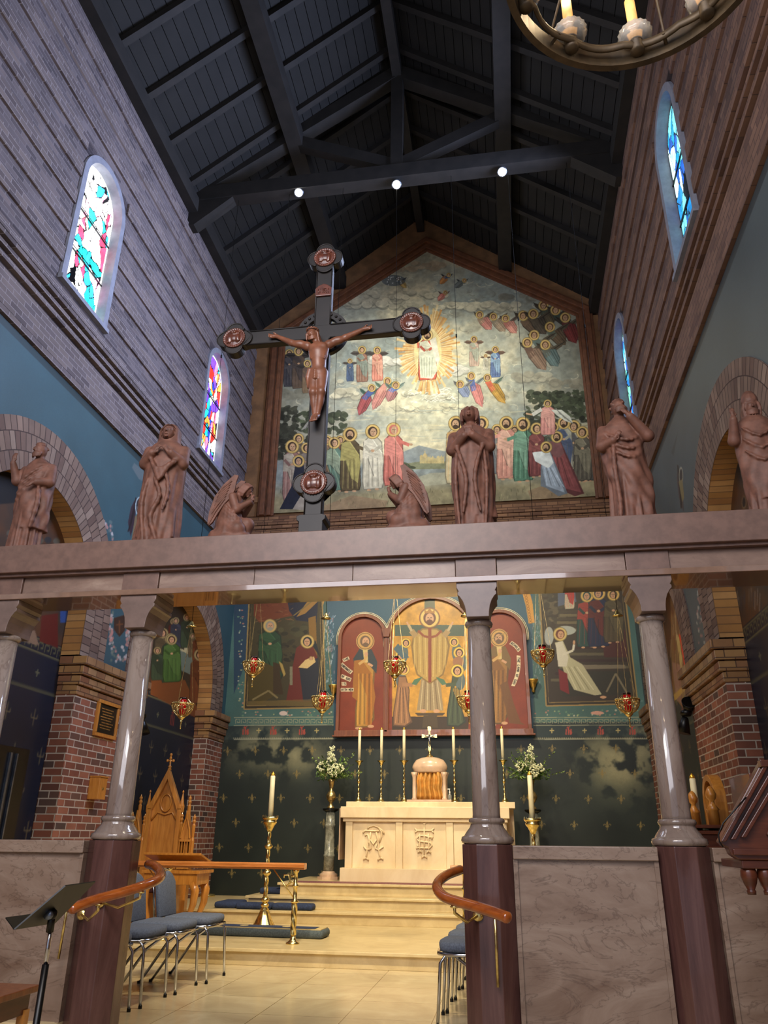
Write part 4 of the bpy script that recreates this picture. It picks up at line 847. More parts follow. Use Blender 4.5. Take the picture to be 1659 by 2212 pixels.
# ---------------------------------------------------------------- side walls: stucco with frescoed angels
for side, x, s in (('left', XL, -1), ('right', XR, 1)):
    col = (.21, .335, .375) if s < 0 else (.30, .345, .36)
    P = Paint('x', x-s*.012, 2.2, YB-.01, 3.45, 6.42, .014, col); n1 = vnoise(P.h, P.w, 40, 21, 4); P.a *= (.9+.2*n1)[..., None]
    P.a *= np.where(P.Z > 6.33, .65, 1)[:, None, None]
    if s < 0:
        wing(P, 282, 1160, 12, -85, -10, (.20, .15, .20)); P.ell((302, 1095), 10, 22, (.66, .74, .76)); P.ell((302, 1095), 8, 19, (.20, .17, .18)); P.poly([(292, 1115), (304, 1108), (309, 1130), (306, 1165), (284, 1165)], (.46, .40, .30)); P.ell((302, 1100), 5, 10, (.72, .66, .60)); P.poly([(285, 1010), (290, 1000), (325, 1030), (325, 1048), (300, 1035)], (.34, .40, .42))
        for i in range(22): P.ell((222+rc.uniform(0, 22), 1165-rc.uniform(0, 38)), 2.5, 4, rc.choice([(.74, .72, .72), (.70, .52, .50), (.36, .45, .46)]), .9, 8)
        for i in range(120):
            e = rc.random(); X_ = (236+rc.uniform(0, 8)) if i % 2 else (272+rc.uniform(0, 8)); Y_ = 1320+e*110
            P.ell((X_ if e < .7 else 240+rc.uniform(0, 36), Y_), 2.6, 3.4, rc.choice([(.74, .70, .68), (.74, .52, .48), (.40, .46, .42)]), .85, 8)
        P.poly([(246, 1335), (270, 1328), (270, 1362), (258, 1376), (246, 1360)], (.24, .16, .13)); P.line([(258, 1340), (258, 1368)], 3, (.42, .26, .16)); P.line([(250, 1350), (266, 1348)], 3, (.42, .26, .16))
    else:
        wing(P, 1478, 1110, -14, -105, -7, (.30, .27, .27)); P.ell((1471, 1028), 4.5, 20, (.60, .60, .54)); P.ell((1471, 1028), 3.3, 15, (.24, .22, .22)); P.poly([(1466, 1040), (1474, 1035), (1478, 1075), (1474, 1085)], (.50, .46, .32)); P.poly([(1462, 940), (1466, 925), (1455, 985), (1450, 978)], (.24, .27, .28))
        for i in range(60): P.ell((1508+rc.uniform(-3, 14), 1275+rc.uniform(0, 115)), 2, 4, rc.choice([(.66, .66, .62), (.62, .46, .44), (.30, .36, .36)]), .8, 8)
    def keep(Y, Z):
        k = np.ones(Y.shape, bool)
        for i in (0, 1): k &= ~in_arch(Y, Z, i, True, -.04)
        for a, b in ((ARCH[0][0]-1.9, ARCH[0][0]+1.9), ): pass
        return k
    # only the field above the pier caps, outside the brick rings; brick continues beside each arch
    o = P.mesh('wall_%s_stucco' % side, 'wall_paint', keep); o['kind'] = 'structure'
    # recess wall: dark blue, lilies, borders and the painted lunettes
    xr = x+s*.21
    P = Paint('x', xr, 2.2, YB-.3, .3, 5.4, .014, (.085, .105, .16)); n1 = vnoise(P.h, P.w, 40, 31, 4); P.a *= (.8+.4*n1)[..., None]; Yg, Zg = np.meshgrid(P.U, P.Z)
    if s > 0: P.a[:] = np.where((Yg > 9.0)[..., None], np.array([.17, .20, .19])*(.85+.3*n1[..., None]), P.a)
    for r in range(6):
        for k in range(26):
            u = 2.4+(k+(.5 if r % 2 else 0))*.49; px, py = w2p(P, u, 2.75-r*.375)
            def wl(a, b, wd, c): P.line([a, b], wd, c, .75, True)
            U0, Z0 = (u-P.u0)/P.res, (2.75-r*.375-P.z0)/P.res; c = (.42, .37, .26)
            wl((U0, Z0-6), (U0, Z0+7), 1.6, c); wl((U0-4, Z0), (U0+4, Z0), 1.3, c); wl((U0-4, Z0), (U0-4, Z0+3), 1.3, c); wl((U0+4, Z0), (U0+4, Z0+3), 1.3, c)
    def strip(z0, z1, c, a=1): P.poly([(0, (z0-P.z0)/P.res), (P.w, (z0-P.z0)/P.res), (P.w, (z1-P.z0)/P.res), (0, (z1-P.z0)/P.res)], c, a, True)
    strip(3.02, 3.06, (.34, .33, .24), .8); strip(3.42, 3.44, (.40, .38, .26), .9); strip(3.56, 3.58, (.40, .38, .26), .9)
    for k in range(80):
        u0 = 10+k*9; z0 = (3.46-P.z0)/P.res; P.line([(u0, z0), (u0, z0+6), (u0+6, z0+6), (u0+6, z0+2), (u0+3, z0+2)], 1.1, (.36, .35, .24), .9, True)
    for k in range(24):
        u = 2.5+k*.52; U0, Z0 = (u-P.u0)/P.res, (3.22-P.z0)/P.res
        if k % 2: 
            for dx_ in (-4, 0, 4): P.line([(U0+dx_, Z0-6), (U0+dx_, Z0+(9 if dx_ == 0 else 5))], 2, (.50, .17, .15), 1, True)
            P.line([(U0-4, Z0+7), (U0+4, Z0+9)], 1.5, (.50, .17, .15), 1, True)
        else: P.line([(U0-3, Z0), (U0+3, Z0)], 1.5, (.36, .36, .28), 1, True); P.line([(U0, Z0-3), (U0, Z0+3)], 1.5, (.36, .36, .28), 1, True)
    n2 = vnoise(P.h, P.w, 26, 33, 5)
    k = (Zg > 3.59)[..., None]; warm = np.array([.34, .22, .14]); coolc = np.array([.14, .16, .18]); t = np.clip(n2*2-.5, 0, 1)[..., None]; P.a[:] = np.where(k, warm*t+coolc*(1-t), P.a)
    if s < 0:      # supper scene in the far recess
        P.poly([(330, 1290), (455, 1290), (460, 1560), (325, 1500)], (.20, .17, .13)); P.poly([(328, 1440), (400, 1470), (440, 1560), (325, 1500)], (.52, .28, .13), .8)
        P.poly([(370, 1380), (432, 1402), (436, 1432), (376, 1400)], (.72, .68, .52)); P.poly([(376, 1398), (436, 1428), (430, 1465), (372, 1440)], (.40, .45, .40)); P.poly([(385, 1392), (398, 1396), (398, 1404), (385, 1400)], (.3, .28, .22))
        for a in ((375, 1338, 1400), (380, 1336, 1400), (352, 1360, 1460), (368, 1372, 1475), (404, 1328, 1400), (416, 1370, 1420), (427, 1372, 1430), (436, 1386, 1440), (443, 1388, 1450), (432, 1406, 1520), (448, 1420, 1520), (340, 1400, 1470)):
            c = rc.choice([(.44, .24, .14), (.22, .28, .20), (.40, .34, .24), (.24, .25, .30), (.42, .16, .12)]); fig(P, a[0], a[1], a[2], c, shade(c, .8), wide=1.2, halo=(.62, .54, .36), feet=False)
        fig(P, 371, 1374, 1474, (.24, .36, .16), (.30, .42, .20), wide=1.2, halo=(.66, .58, .38), feet=False)
        P.poly([(90, 1330), (125, 1325), (125, 1400), (85, 1385)], (.36, .12, .10)); P.poly([(55, 1360), (75, 1362), (85, 1395), (50, 1385)], (.52, .42, .34)); P.poly([(130, 1320), (150, 1320), (150, 1345), (130, 1345)], (.16, .28, .5))
        for i in range(9): P.ell((20+rc.uniform(0, 110), 1150+rc.uniform(0, 22)), 8, 7, rc.choice([(.22, .26, .2), (.16, .18, .2), (.34, .34, .3)]), .8)
        P.poly([(-10, 980), (60, 1000), (100, 1080), (-10, 1090)], (.035, .045, .075), .9)
    else:
        for pts, c in (([(1448, 1290), (1475, 1290), (1490, 1420), (1475, 1530), (1452, 1500)], (.50, .38, .24)), ([(1466, 1370), (1478, 1372), (1488, 1440), (1480, 1450)], (.80, .26, .16)), ([(1460, 1370), (1466, 1372), (1476, 1440), (1470, 1445)], (.74, .66, .40)), ([(1452, 1430), (1470, 1436), (1472, 1520), (1460, 1510)], (.58, .44, .38)), ([(1455, 1500), (1490, 1470), (1486, 1485), (1456, 1516)], (.74, .60, .30))): P.poly(pts, c, .9)
        for i in range(50): X_ = rc.uniform(1449, 1484); Y_ = rc.uniform(1290, 1500); P.line([(X_, Y_), (X_+rc.uniform(-2, 3), Y_+rc.uniform(15, 45))], 1.6, rc.choice([(.6, .48, .32), (.36, .24, .16), (.66, .56, .44), (.44, .22, .16)]), .6)
        for i in range(26): X_ = rc.uniform(1590, 1655); Y_ = rc.uniform(1268, 1300); P.line([(X_, Y_), (X_+rc.uniform(-2, 2), Y_+rc.uniform(20, 45))], 2.2, rc.choice([(.36, .34, .30), (.22, .22, .26), (.5, .46, .42), (.30, .22, .16)]), .7)
        P.ell((1607, 1085), 5, 14, (.44, .36, .26)); P.ell((1607, 1085), 3.6, 11, (.14, .12, .12))
    def keep(Y, Z): return in_arch(Y, Z, 0, False, .05) | in_arch(Y, Z, 1, False, .05) | (Y < 5.5) & (Z < 3.5)
    o = P.mesh('wall_%s_recess' % side, 'wall_paint', keep); o['kind'] = 'structure'
    # plain backing behind the far part of the recess
# dark doorway in the left recess
m = MB(); x = XL-.205
dA = atX(72, 1600, x+.01); m.box((x-.02, 3.0, ZC), (x+.012, float(dA[1])-.03, 2.42))
o = struct('door_1', m, plain('door_black', (.03, .03, .035), .3) and 'door_black')
m = MB()
for a, b in ((float(dA[1])-.38, float(dA[1])-.35), (float(dA[1])-.27, float(dA[1])-.25)): m.box((x+.012, a, ZC), (x+.035, b, 2.36))
plain('grey_metal', (.42, .45, .50), .3, .8); obj('door_edge_strip', m, 'grey_metal', parent=o)
# ================================================================== ROOD SCREEN
SY = 5.02; BT = 3.556; BB = 3.158
COLX = [-3.585, -2.532, -.156, .947]
plain('terracotta', (.42, .28, .225), .6, var=.13, scale=14, spec=.45)
plain('dark_wood', (.095, .078, .072), .55, var=.2, scale=6, coat=.05)
plain('roundel_bronze', (.36, .20, .15), .3, var=.15, scale=20, coat=.3)
plain('corpus_wood', (.47, .30, .22), .38, var=.1, scale=12)
OCT = lambda r: [(r*math.cos(PI/8+k*PI/4)/math.cos(PI/8), r*math.sin(PI/8+k*PI/4)/math.cos(PI/8)) for k in range(8)]
def column(x, lab):
    t = thing('stone_column', lab, 'column', (x, SY, ZC), 0, 'columns of the rood screen')
    z = -ZC
    obj('pedestal', MB().prism(OCT(.147), 0, 1.566+z, 'z'), 'red_marble', t, bevel=.004)
    q = lambda pr: [(r, v+1.566+z) for r, v in pr]
    obj('column_base', MB().lathe(q([(.135, 0), (.152, .006), (.158, .022), (.152, .04), (.138, .046), (.134, .052), (.122, .07), (.104, .092), (.098, .108), (.098, .113), (.106, .118), (.109, .13), (.104, .142), (.092, .146)]), n=40), 'column_marble', t, smooth=True)
    obj('shaft', MB().lathe([(.086, 1.70+z), (.083, 1.73+z), (.0745, 2.90+z)], n=40), 'column_marble', t, smooth=True)
    obj('necking_ring', MB().lathe([(.074, 2.885+z), (.088, 2.893+z), (.093, 2.908+z), (.088, 2.923+z), (.076, 2.93+z)], n=40), 'column_marble', t, smooth=True)
    m = MB(); zt = BB+z
    right = [(.074, 2.925+z), (.076, 2.96+z), (.083, 3.0+z), (.096, 3.035+z), (.116, 3.065+z), (.128, 3.075+z), (.128, 3.095+z), (.120, 3.10+z), (.134, 3.125+z), (.134, zt)]
    m.prism(right+[(-a, b) for a, b in right[::-1]], -.15, .15, 'y')
    obj('capital', m, 'capital_stone', t, bevel=.003)
    return t
for x, lab in zip(COLX, ['leftmost stone column of the rood screen, partly cut by the picture edge', 'polished stone column on a dark red pedestal behind the left curved handrail',
                         'polished stone column in front of the altar, on a dark red pedestal', 'polished stone column nearest the wooden pulpit, on a dark red pedestal']): column(x, lab)
# beam
t = thing('rood_beam', 'long stone beam carried by columns, with terracotta statues standing on it', 'beam', ((XL+XR)/2, SY, BB))
W_ = dict(parent=t, world=True)
obj('cornice', MB().box((XL+.01, 4.80, 3.345), (XR-.01, 5.24, BT)), 'beam_stone', bevel=.005, **W_)
obj('cornice_molding', MB().box((XL+.01, 4.835, 3.325), (XR-.01, 5.22, 3.345)), 'beam_stone', **W_)
obj('soffit_slab', MB().box((XL+.01, 4.852, BB), (XR-.01, 5.188, 3.199)), 'polished_soffit', bevel=.004, **W_)
for x in COLX+[2.06]: obj('die_block', MB().box((x-.135, 4.866, 3.199), (x+.135, 5.18, 3.325)), 'beam_stone', bevel=.003, **W_)
xs = [XL]+[c for x in COLX+[2.06] for c in (x-.137, x+.137)]+[XR-.01]
for a, b in zip(xs[::2], xs[1::2]):
    n = 1 if b-a < .9 else (2 if b-a < 1.5 else 3)
    for k in range(n): obj('frieze_panel', MB().box((a+(b-a)*k/n+.0015, 4.882, 3.199), (a+(b-a)*(k+1)/n-.0015, 5.165, 3.325)), 'band_marble', bevel=.002, **W_)
# parapet walls between the pedestals
for a, b, lab in ((XL+.02, -3.585-.147, None), (-3.585+.147, -2.532-.147, 'veined marble parapet wall behind the black music stand'),
                  (-.156+.147, .947-.147, 'veined marble parapet wall between the two right-hand columns'), (.947+.147, XR-.02, 'veined marble parapet wall behind the wooden pulpit')):
    t = thing('parapet_wall', lab or 'veined marble parapet wall at the far left end of the screen', 'parapet', ((a+b)/2, SY, ZC))
    W_ = dict(parent=t, world=True)
    obj('plinth', MB().box((a, 4.86, ZC), (b, 5.18, .586)), 'step_marble', bevel=.004, **W_)
    obj('marble_panel', MB().box((a, 4.925, .586), (b, 5.11, 1.49)), 'pink_marble', **W_)
    obj('coping', MB().box((a, 4.895, 1.49), (b, 5.14, 1.562)), 'pink_marble', bevel=.005, **W_)
    if b-a > .6:
        for xx in (a, b-.025): obj('edge_strip', MB().box((xx, 4.912, .586), (xx+.025, 4.925, 1.49)), 'pink_marble', **W_)
# ---------------------------------------------------------------- statues
def hand(S, c, d, L, k=.004):
    # palm and five fingers; d = pointing direction, L = hand length
    c = Vector(c); d = Vector(d).normalized(); u = d.cross(Vector((0, -1, .3))).normalized()
    S.cap(c, c+d*L*.45, L*.16, L*.17, k)
    for i, f in enumerate((-1.5, -.5, .5, 1.5)):
        b = c+d*L*.42+u*f*L*.11; S.chain([b, b+d*L*(.32-.03*abs(f)), b+d*L*(.55-.05*abs(f))+Vector((0, .1*L, 0))], [L*.075, L*.068, L*.055], .002)
    S.chain([c+u*L*.12, c+u*L*.28+d*L*.2, c+u*L*.26+d*L*.4], [L*.08, L*.07, L*.055], .003)
def face(S, c, r, tilt=0, turn=0, beard=0, hair=None, k=.006):
    # skull, brow, nose, lips, chin, ears; faces -y
    c = Vector(c); R = Matrix.Rotation(turn, 3, 'Z') @ Matrix.Rotation(tilt, 3, 'X')
    p = lambda x, y, z: c+R @ Vector((x*r, y*r, z*r))
    S.ell(c, (r*.80, r*.95, r*1.08), k); S.ell(p(0, -.35, -.45), (r*.55, r*.55, r*.62), k)
    S.cap(p(0, -.92, .12), p(0, -1.16, -.22), r*.09, r*.15, .003); S.ell(p(0, -.98, -.26), (r*.2, r*.12, r*.1), .003)
    for s in (-1, 1):
        S.ell(p(s*.33, -.98, .10), (r*.20, r*.14, r*.13), 0, cut=True); S.ell(p(s*.32, -.84, .09), (r*.15, r*.12, r*.09), .002)
        S.cap(p(s*.14, -.95, .27), p(s*.52, -.80, .25), r*.07, r*.06, .004); S.ell(p(s*.80, -.05, 0), (r*.1, r*.2, r*.28), .003)
    S.cap(p(-.18, -.97, -.55), p(.18, -.97, -.55), r*.07, r*.07, .002); S.cap(p(-.14, -.95, -.68), p(.14, -.95, -.68), r*.07, r*.07, .002); S.ell(p(0, -.85, -.95), (r*.25, r*.2, r*.16), .004)
    if beard:
        for i in range(9):
            a = -1.2+2.4*i/8; q = p(math.sin(a)*.66, -.62*math.cos(a)-.25, -.65); S.cap(q, q+Vector((0, -.05*r, -beard*r*(.6+.25*math.cos(a)))), r*.19, r*.09, .003)
    if hair == 'curly':
        rr = random.Random(3)
        for i in range(60):
            a = rr.uniform(0, 2*PI); e = rr.uniform(.1, 1.4); v = Vector((math.cos(a)*math.cos(e), math.sin(a)*math.cos(e), math.sin(e)))
            if v.y < -.55 and v.z < .62: continue
            S.ell(c+R @ Vector((v.x*r*.86, v.y*r*1.0, v.z*r*1.08)), r*.2, .002)
    if hair in ('long', 'wavy'):
        S.ell(p(0, .18, .22), (r*.95, r*1.0, r*1.02), .004)
        for s in (-1, 1):
            for j in range(5):
                y0 = -.42+.28*j; S.chain([p(s*.25, y0-.1, 1.02), p(s*.84, y0, .45), p(s*.98, y0+.05, -.3), p(s*.92, y0+.15, -1.0), p(s*.8, y0+.1, -1.55)], [r*.16, r*.2, r*.2, r*.2, r*.12], .003)
def plinth(S, rx=.15, ry=.12, h=.035): S.robe([(0, 0, 0, rx, ry, .0), (h, 0, 0, rx*.97, ry*.97, .0)], k=.003)
def figure(name, lab, x, H, build, y=5.0, rz=0, hres=.0066, wide=.26):
    t = thing('statue', lab, 'statue', (x, y, BT), rz, 'terracotta statues on the rood beam')
    S = Sculpt((-wide, -.22, -.005), (wide, .22, H*1.09), hres); build(S, H); S.make('carved_figure', 'terracotta', t); 
    obj('statue_base', MB().lathe([(.165, 0), (.168, .008), (.16, .016), (.155, .02)], n=28, mat=Matrix.Diagonal((1, .78, 1, 1))), 'terracotta', t, smooth=False)
    return t
def drape(S, pts, r, k=.01):
    V = [Vector(p) for p in pts]; n = len(V); out = []
    for i in range(n-1):
        p0, p1, p2, p3 = V[max(i-1, 0)], V[i], V[i+1], V[min(i+2, n-1)]
        for q in range(3): u = q/3; out.append(.5*((2*p1)+(-p0+p2)*u+(2*p0-5*p1+4*p2-p3)*u*u+(-p0+3*p1-3*p2+p3)*u**3))
    out.append(V[-1]); m = len(out)
    S.chain(out, [r*.72*(.45+.55*math.sin(PI*(.12+.76*i/(m-1)))) for i in range(m)], max(k, .016))
def veiled(S, H):
    S.robe([(r[0]*H, r[1]*H, 0, r[2]*H, r[3]*H, r[4]) for r in ((.0, 0, .155, .12, .11), (.05, 0, .15, .115, .10), (.3, .0, .135, .105, .07), (.5, 0, .14, .105, .05), (.66, 0, .138, .105, .03), (.76, 0, .13, .095, .02), (.81, 0, .115, .08, .01), (.85, 0, .06, .06, 0))], 9, .3)
    S.robe([(r[0]*H, r[1]*H, .012, r[2]*H, r[3]*H, r[4]) for r in ((.06, .01, .155, .115, .10), (.3, .0, .15, .115, .085), (.5, 0, .152, .115, .06), (.68, 0, .15, .115, .035), (.78, 0, .138, .10, .02), (.83, 0, .09, .08, .01), (.88, 0, .082, .085, .03), (.94, 0, .08, .082, .02), (.99, 0, .05, .05, 0))], 7, 2, k=.01)
    for i in range(4): drape(S, [(-.10*H+.02*i, -.105*H, .70*H-.03*i), (-.02*H+.01*i, -.135*H, .57*H-.03*i), (.07*H, -.125*H, .60*H), (.13*H, -.08*H, .68*H)], .012*H+.003, .006)
    drape(S, [(-.03*H, -.12*H, .5*H), (.03*H, -.125*H, .36*H), (-.02*H, -.12*H, .2*H), (.04*H, -.12*H, .03*H)], .02*H, .012)
    drape(S, [(.05*H, -.115*H, .55*H), (.08*H, -.11*H, .4*H), (.06*H, -.12*H, .25*H)], .016*H, .01); drape(S, [(-.08*H, -.1*H, .5*H), (-.1*H, -.1*H, .3*H), (-.05*H, -.115*H, .02*H)], .018*H, .01)
    for s in (-1, 1): S.chain([(s*.13*H, 0, .77*H), (s*.14*H, -.04*H, .65*H), (s*.07*H, -.12*H, .70*H)], [.043*H, .042*H, .03*H], .012); hand(S, (s*.05*H, -.135*H, .70*H), (-s*.5, -.1, .75), .075*H)
    S.ell((0, -.045*H, .915*H), (.055*H, .06*H, .075*H), 0, cut=True); face(S, (0, -.022*H, .912*H), .058*H, tilt=-.15)
def praying(S, H):
    S.robe([(r[0]*H, r[1]*H, 0, r[2]*H, r[3]*H, r[4]) for r in ((.0, 0, .135, .11, .12), (.05, 0, .13, .105, .10), (.3, .0, .135, .105, .06), (.5, 0, .15, .11, .04), (.66, 0, .14, .11, .03), (.76, 0, .13, .095, .02), (.81, 0, .11, .08, .01), (.86, 0, .045, .05, 0))], 8, 1.0)
    S.robe([(r[0]*H, r[1]*H, .02, r[2]*H, r[3]*H, r[4]) for r in ((.10, .01, .145, .11, .12), (.3, .0, .15, .11, .09), (.5, 0, .15, .115, .06), (.7, 0, .143, .11, .04), (.79, 0, .12, .09, .02), (.82, 0, .08, .07, 0))], 6, 3, k=.01, sway=3)
    for s in (-1, 1):
        drape(S, [(s*.13*H, -.06*H, .74*H), (s*.07*H, -.135*H, .55*H), (s*.03*H, -.135*H, .35*H), (s*.06*H, -.12*H, .12*H)], .02*H, .012)
        drape(S, [(s*.10*H, -.09*H, .6*H), (s*.11*H, -.1*H, .35*H), (s*.09*H, -.1*H, .02*H)], .018*H, .012)
        S.chain([(s*.13*H, 0, .77*H), (s*.135*H, -.06*H, .64*H), (s*.03*H, -.15*H, .70*H)], [.043*H, .042*H, .028*H], .012); hand(S, (s*.013*H, -.155*H, .70*H), (-s*.02, -.15, 1), .09*H)
    S.cap((0, 0, .80*H), (0, -.01*H, .88*H), .038*H, .036*H, .01); face(S, (0, -.03*H, .93*H), .062*H, tilt=-.45, hair='long')
def underrobe(S, H, n, ph):
    S.robe([(r[0]*H, r[1]*H, 0, r[2]*H, r[3]*H, r[4]) for r in ((.0, 0, .138, .105, .13), (.05, 0, .132, .10, .12), (.25, 0, .125, .098, .10), (.5, 0, .125, .095, .05), (.66, 0, .13, .10, .03), (.76, 0, .13, .092, .02), (.81, 0, .095, .075, .01), (.86, 0, .045, .05, 0))], n, ph, sway=.6)
def mantle(S, H, rows, n, ph, sway, k=.008): S.robe([(r[0]*H, r[1]*H, r[2]*H, r[3]*H, r[4]*H, r[5]) for r in rows], n, ph, k=k, sway=sway)
def bearded(S, H):
    underrobe(S, H, 11, .2)
    mantle(S, H, ((.20, .04, 0, .12, .105, .12), (.34, .02, 0, .145, .112, .10), (.5, .01, 0, .148, .112, .075), (.62, .01, 0, .143, .11, .06), (.72, .02, 0, .14, .10, .045), (.79, .03, 0, .11, .085, .03), (.825, .02, 0, .07, .065, .02)), 5, 1, 5.5)
    for i in range(3): drape(S, [(.13*H, -.03*H, (.79-.03*i)*H), (.05*H, -.105*H, (.72-.05*i)*H), (-.07*H, -.10*H, (.62-.06*i)*H), (-.13*H, -.02*H, (.53-.06*i)*H)], .013*H, .014)
    drape(S, [(.1*H, -.105*H, .56*H), (.125*H, -.115*H, .4*H), (.10*H, -.115*H, .20*H)], .026*H, .012)
    S.chain([(-.12*H, 0, .77*H), (-.165*H, -.03*H, .66*H), (-.18*H, -.10*H, .79*H)], [.04*H, .04*H, .026*H], .012); hand(S, (-.18*H, -.11*H, .81*H), (.1, 0, 1), .085*H)
    S.chain([(.12*H, 0, .77*H), (.155*H, -.05*H, .62*H), (.09*H, -.13*H, .59*H)], [.042*H, .042*H, .03*H], .012); hand(S, (.085*H, -.14*H, .585*H), (-.6, -.4, -.5), .085*H)
    S.cap((0, 0, .80*H), (0, -.015*H, .88*H), .037*H, .035*H, .01); face(S, (0, -.03*H, .935*H), .062*H, turn=-.3, beard=.7, hair='curly')
def cloaked(S, H):
    underrobe(S, H, 10, 2.2)
    mantle(S, H, ((.02, .07, .01, .10, .09, .14), (.2, .05, 0, .125, .105, .12), (.36, .02, 0, .148, .115, .10), (.5, .0, 0, .150, .115, .08), (.62, 0, 0, .148, .112, .065), (.72, .01, 0, .142, .10, .05), (.79, .01, 0, .115, .085, .03), (.825, .01, 0, .07, .065, .02)), 5, 2.6, -5)
    for i in range(3): drape(S, [(-.135*H, -.03*H, (.74-.05*i)*H), (-.05*H, -.115*H, (.64-.06*i)*H), (.05*H, -.118*H, (.62-.07*i)*H), (.135*H, -.03*H, (.70-.06*i)*H)], .012*H, .014)
    drape(S, [(-.08*H, -.11*H, .60*H), (-.09*H, -.12*H, .4*H), (-.08*H, -.115*H, .15*H), (-.09*H, -.115*H, .02*H)], .022*H, .012)
    S.chain([(.125*H, 0, .77*H), (.175*H, -.06*H, .67*H), (.06*H, -.125*H, .80*H)], [.043*H, .045*H, .03*H], .012); hand(S, (.05*H, -.13*H, .81*H), (-.6, -.1, .7), .085*H)
    S.chain([(-.125*H, 0, .76*H), (-.15*H, -.05*H, .61*H), (-.08*H, -.12*H, .62*H)], [.042*H, .042*H, .03*H], .012); hand(S, (-.075*H, -.13*H, .62*H), (.4, -.2, .5), .085*H)
    S.cap((0, 0, .80*H), (0, -.015*H, .88*H), .037*H, .035*H, .01); face(S, (0, -.03*H, .93*H), .062*H, tilt=-.35, turn=.35, beard=.8, hair='curly')
def bishop(S, H):
    underrobe(S, H, 9, .6)
    mantle(S, H, ((.13, .03, 0, .155, .11, .08), (.3, .01, 0, .158, .115, .075), (.5, 0, 0, .155, .118, .06), (.66, 0, 0, .148, .112, .05), (.76, 0, 0, .138, .10, .035), (.80, 0, 0, .11, .085, .02), (.83, 0, 0, .07, .065, .01)), 5, 1.2, 4.5)
    for i in range(3): drape(S, [(-.11*H, -.09*H, (.72-.10*i)*H), (.0*H, -.128*H, (.62-.10*i)*H), (.12*H, -.09*H, (.72-.09*i)*H)], .010*H, .014)
    S.robe([(.785*H, 0, -.01, .08*H, .08*H, 0), (.83*H, 0, -.01, .058*H, .058*H, 0)], k=.003)
    S.chain([(-.125*H, 0, .75*H), (-.165*H, -.05*H, .63*H), (-.16*H, -.13*H, .77*H)], [.042*H, .043*H, .028*H], .012); hand(S, (-.16*H, -.135*H, .79*H), (0, 0, 1), .085*H)
    S.chain([(.125*H, 0, .75*H), (.165*H, -.05*H, .6*H), (.14*H, -.14*H, .64*H)], [.042*H, .043*H, .028*H], .012); hand(S, (.14*H, -.15*H, .64*H), (.2, -.2, .8), .085*H)
    S.cap((0, 0, .78*H), (0, -.015*H, .87*H), .038*H, .036*H, .01); face(S, (0, -.03*H, .90*H), .06*H, beard=.75, hair='long')
    S.robe([(.935*H, 0, -.02, .054*H, .064*H, 0), (.965*H, 0, -.02, .062*H, .066*H, .03), (1.0*H, 0, -.018, .056*H, .058*H, .05), (1.04*H, 0, -.015, .038*H, .04*H, .04), (1.06*H, 0, -.015, .01*H, .01*H, 0)], 10, 0, k=.003)
figure('s', 'bearded terracotta saint raising his right hand, leftmost statue on the beam', -3.6, .94, bearded)
figure('s', 'veiled terracotta woman with hands crossed on her breast', -2.525, 1.05, veiled, rz=.12)
figure('s', 'terracotta young man with long hair, praying and looking upward', -.155, 1.0, praying, rz=-.1)
figure('s', 'terracotta saint in a swirling cloak with one hand to his beard', .905, .97, cloaked)
figure('s', 'terracotta bishop wearing a mitre, one hand raised in blessing', 1.80, .92, bishop, rz=-.1)
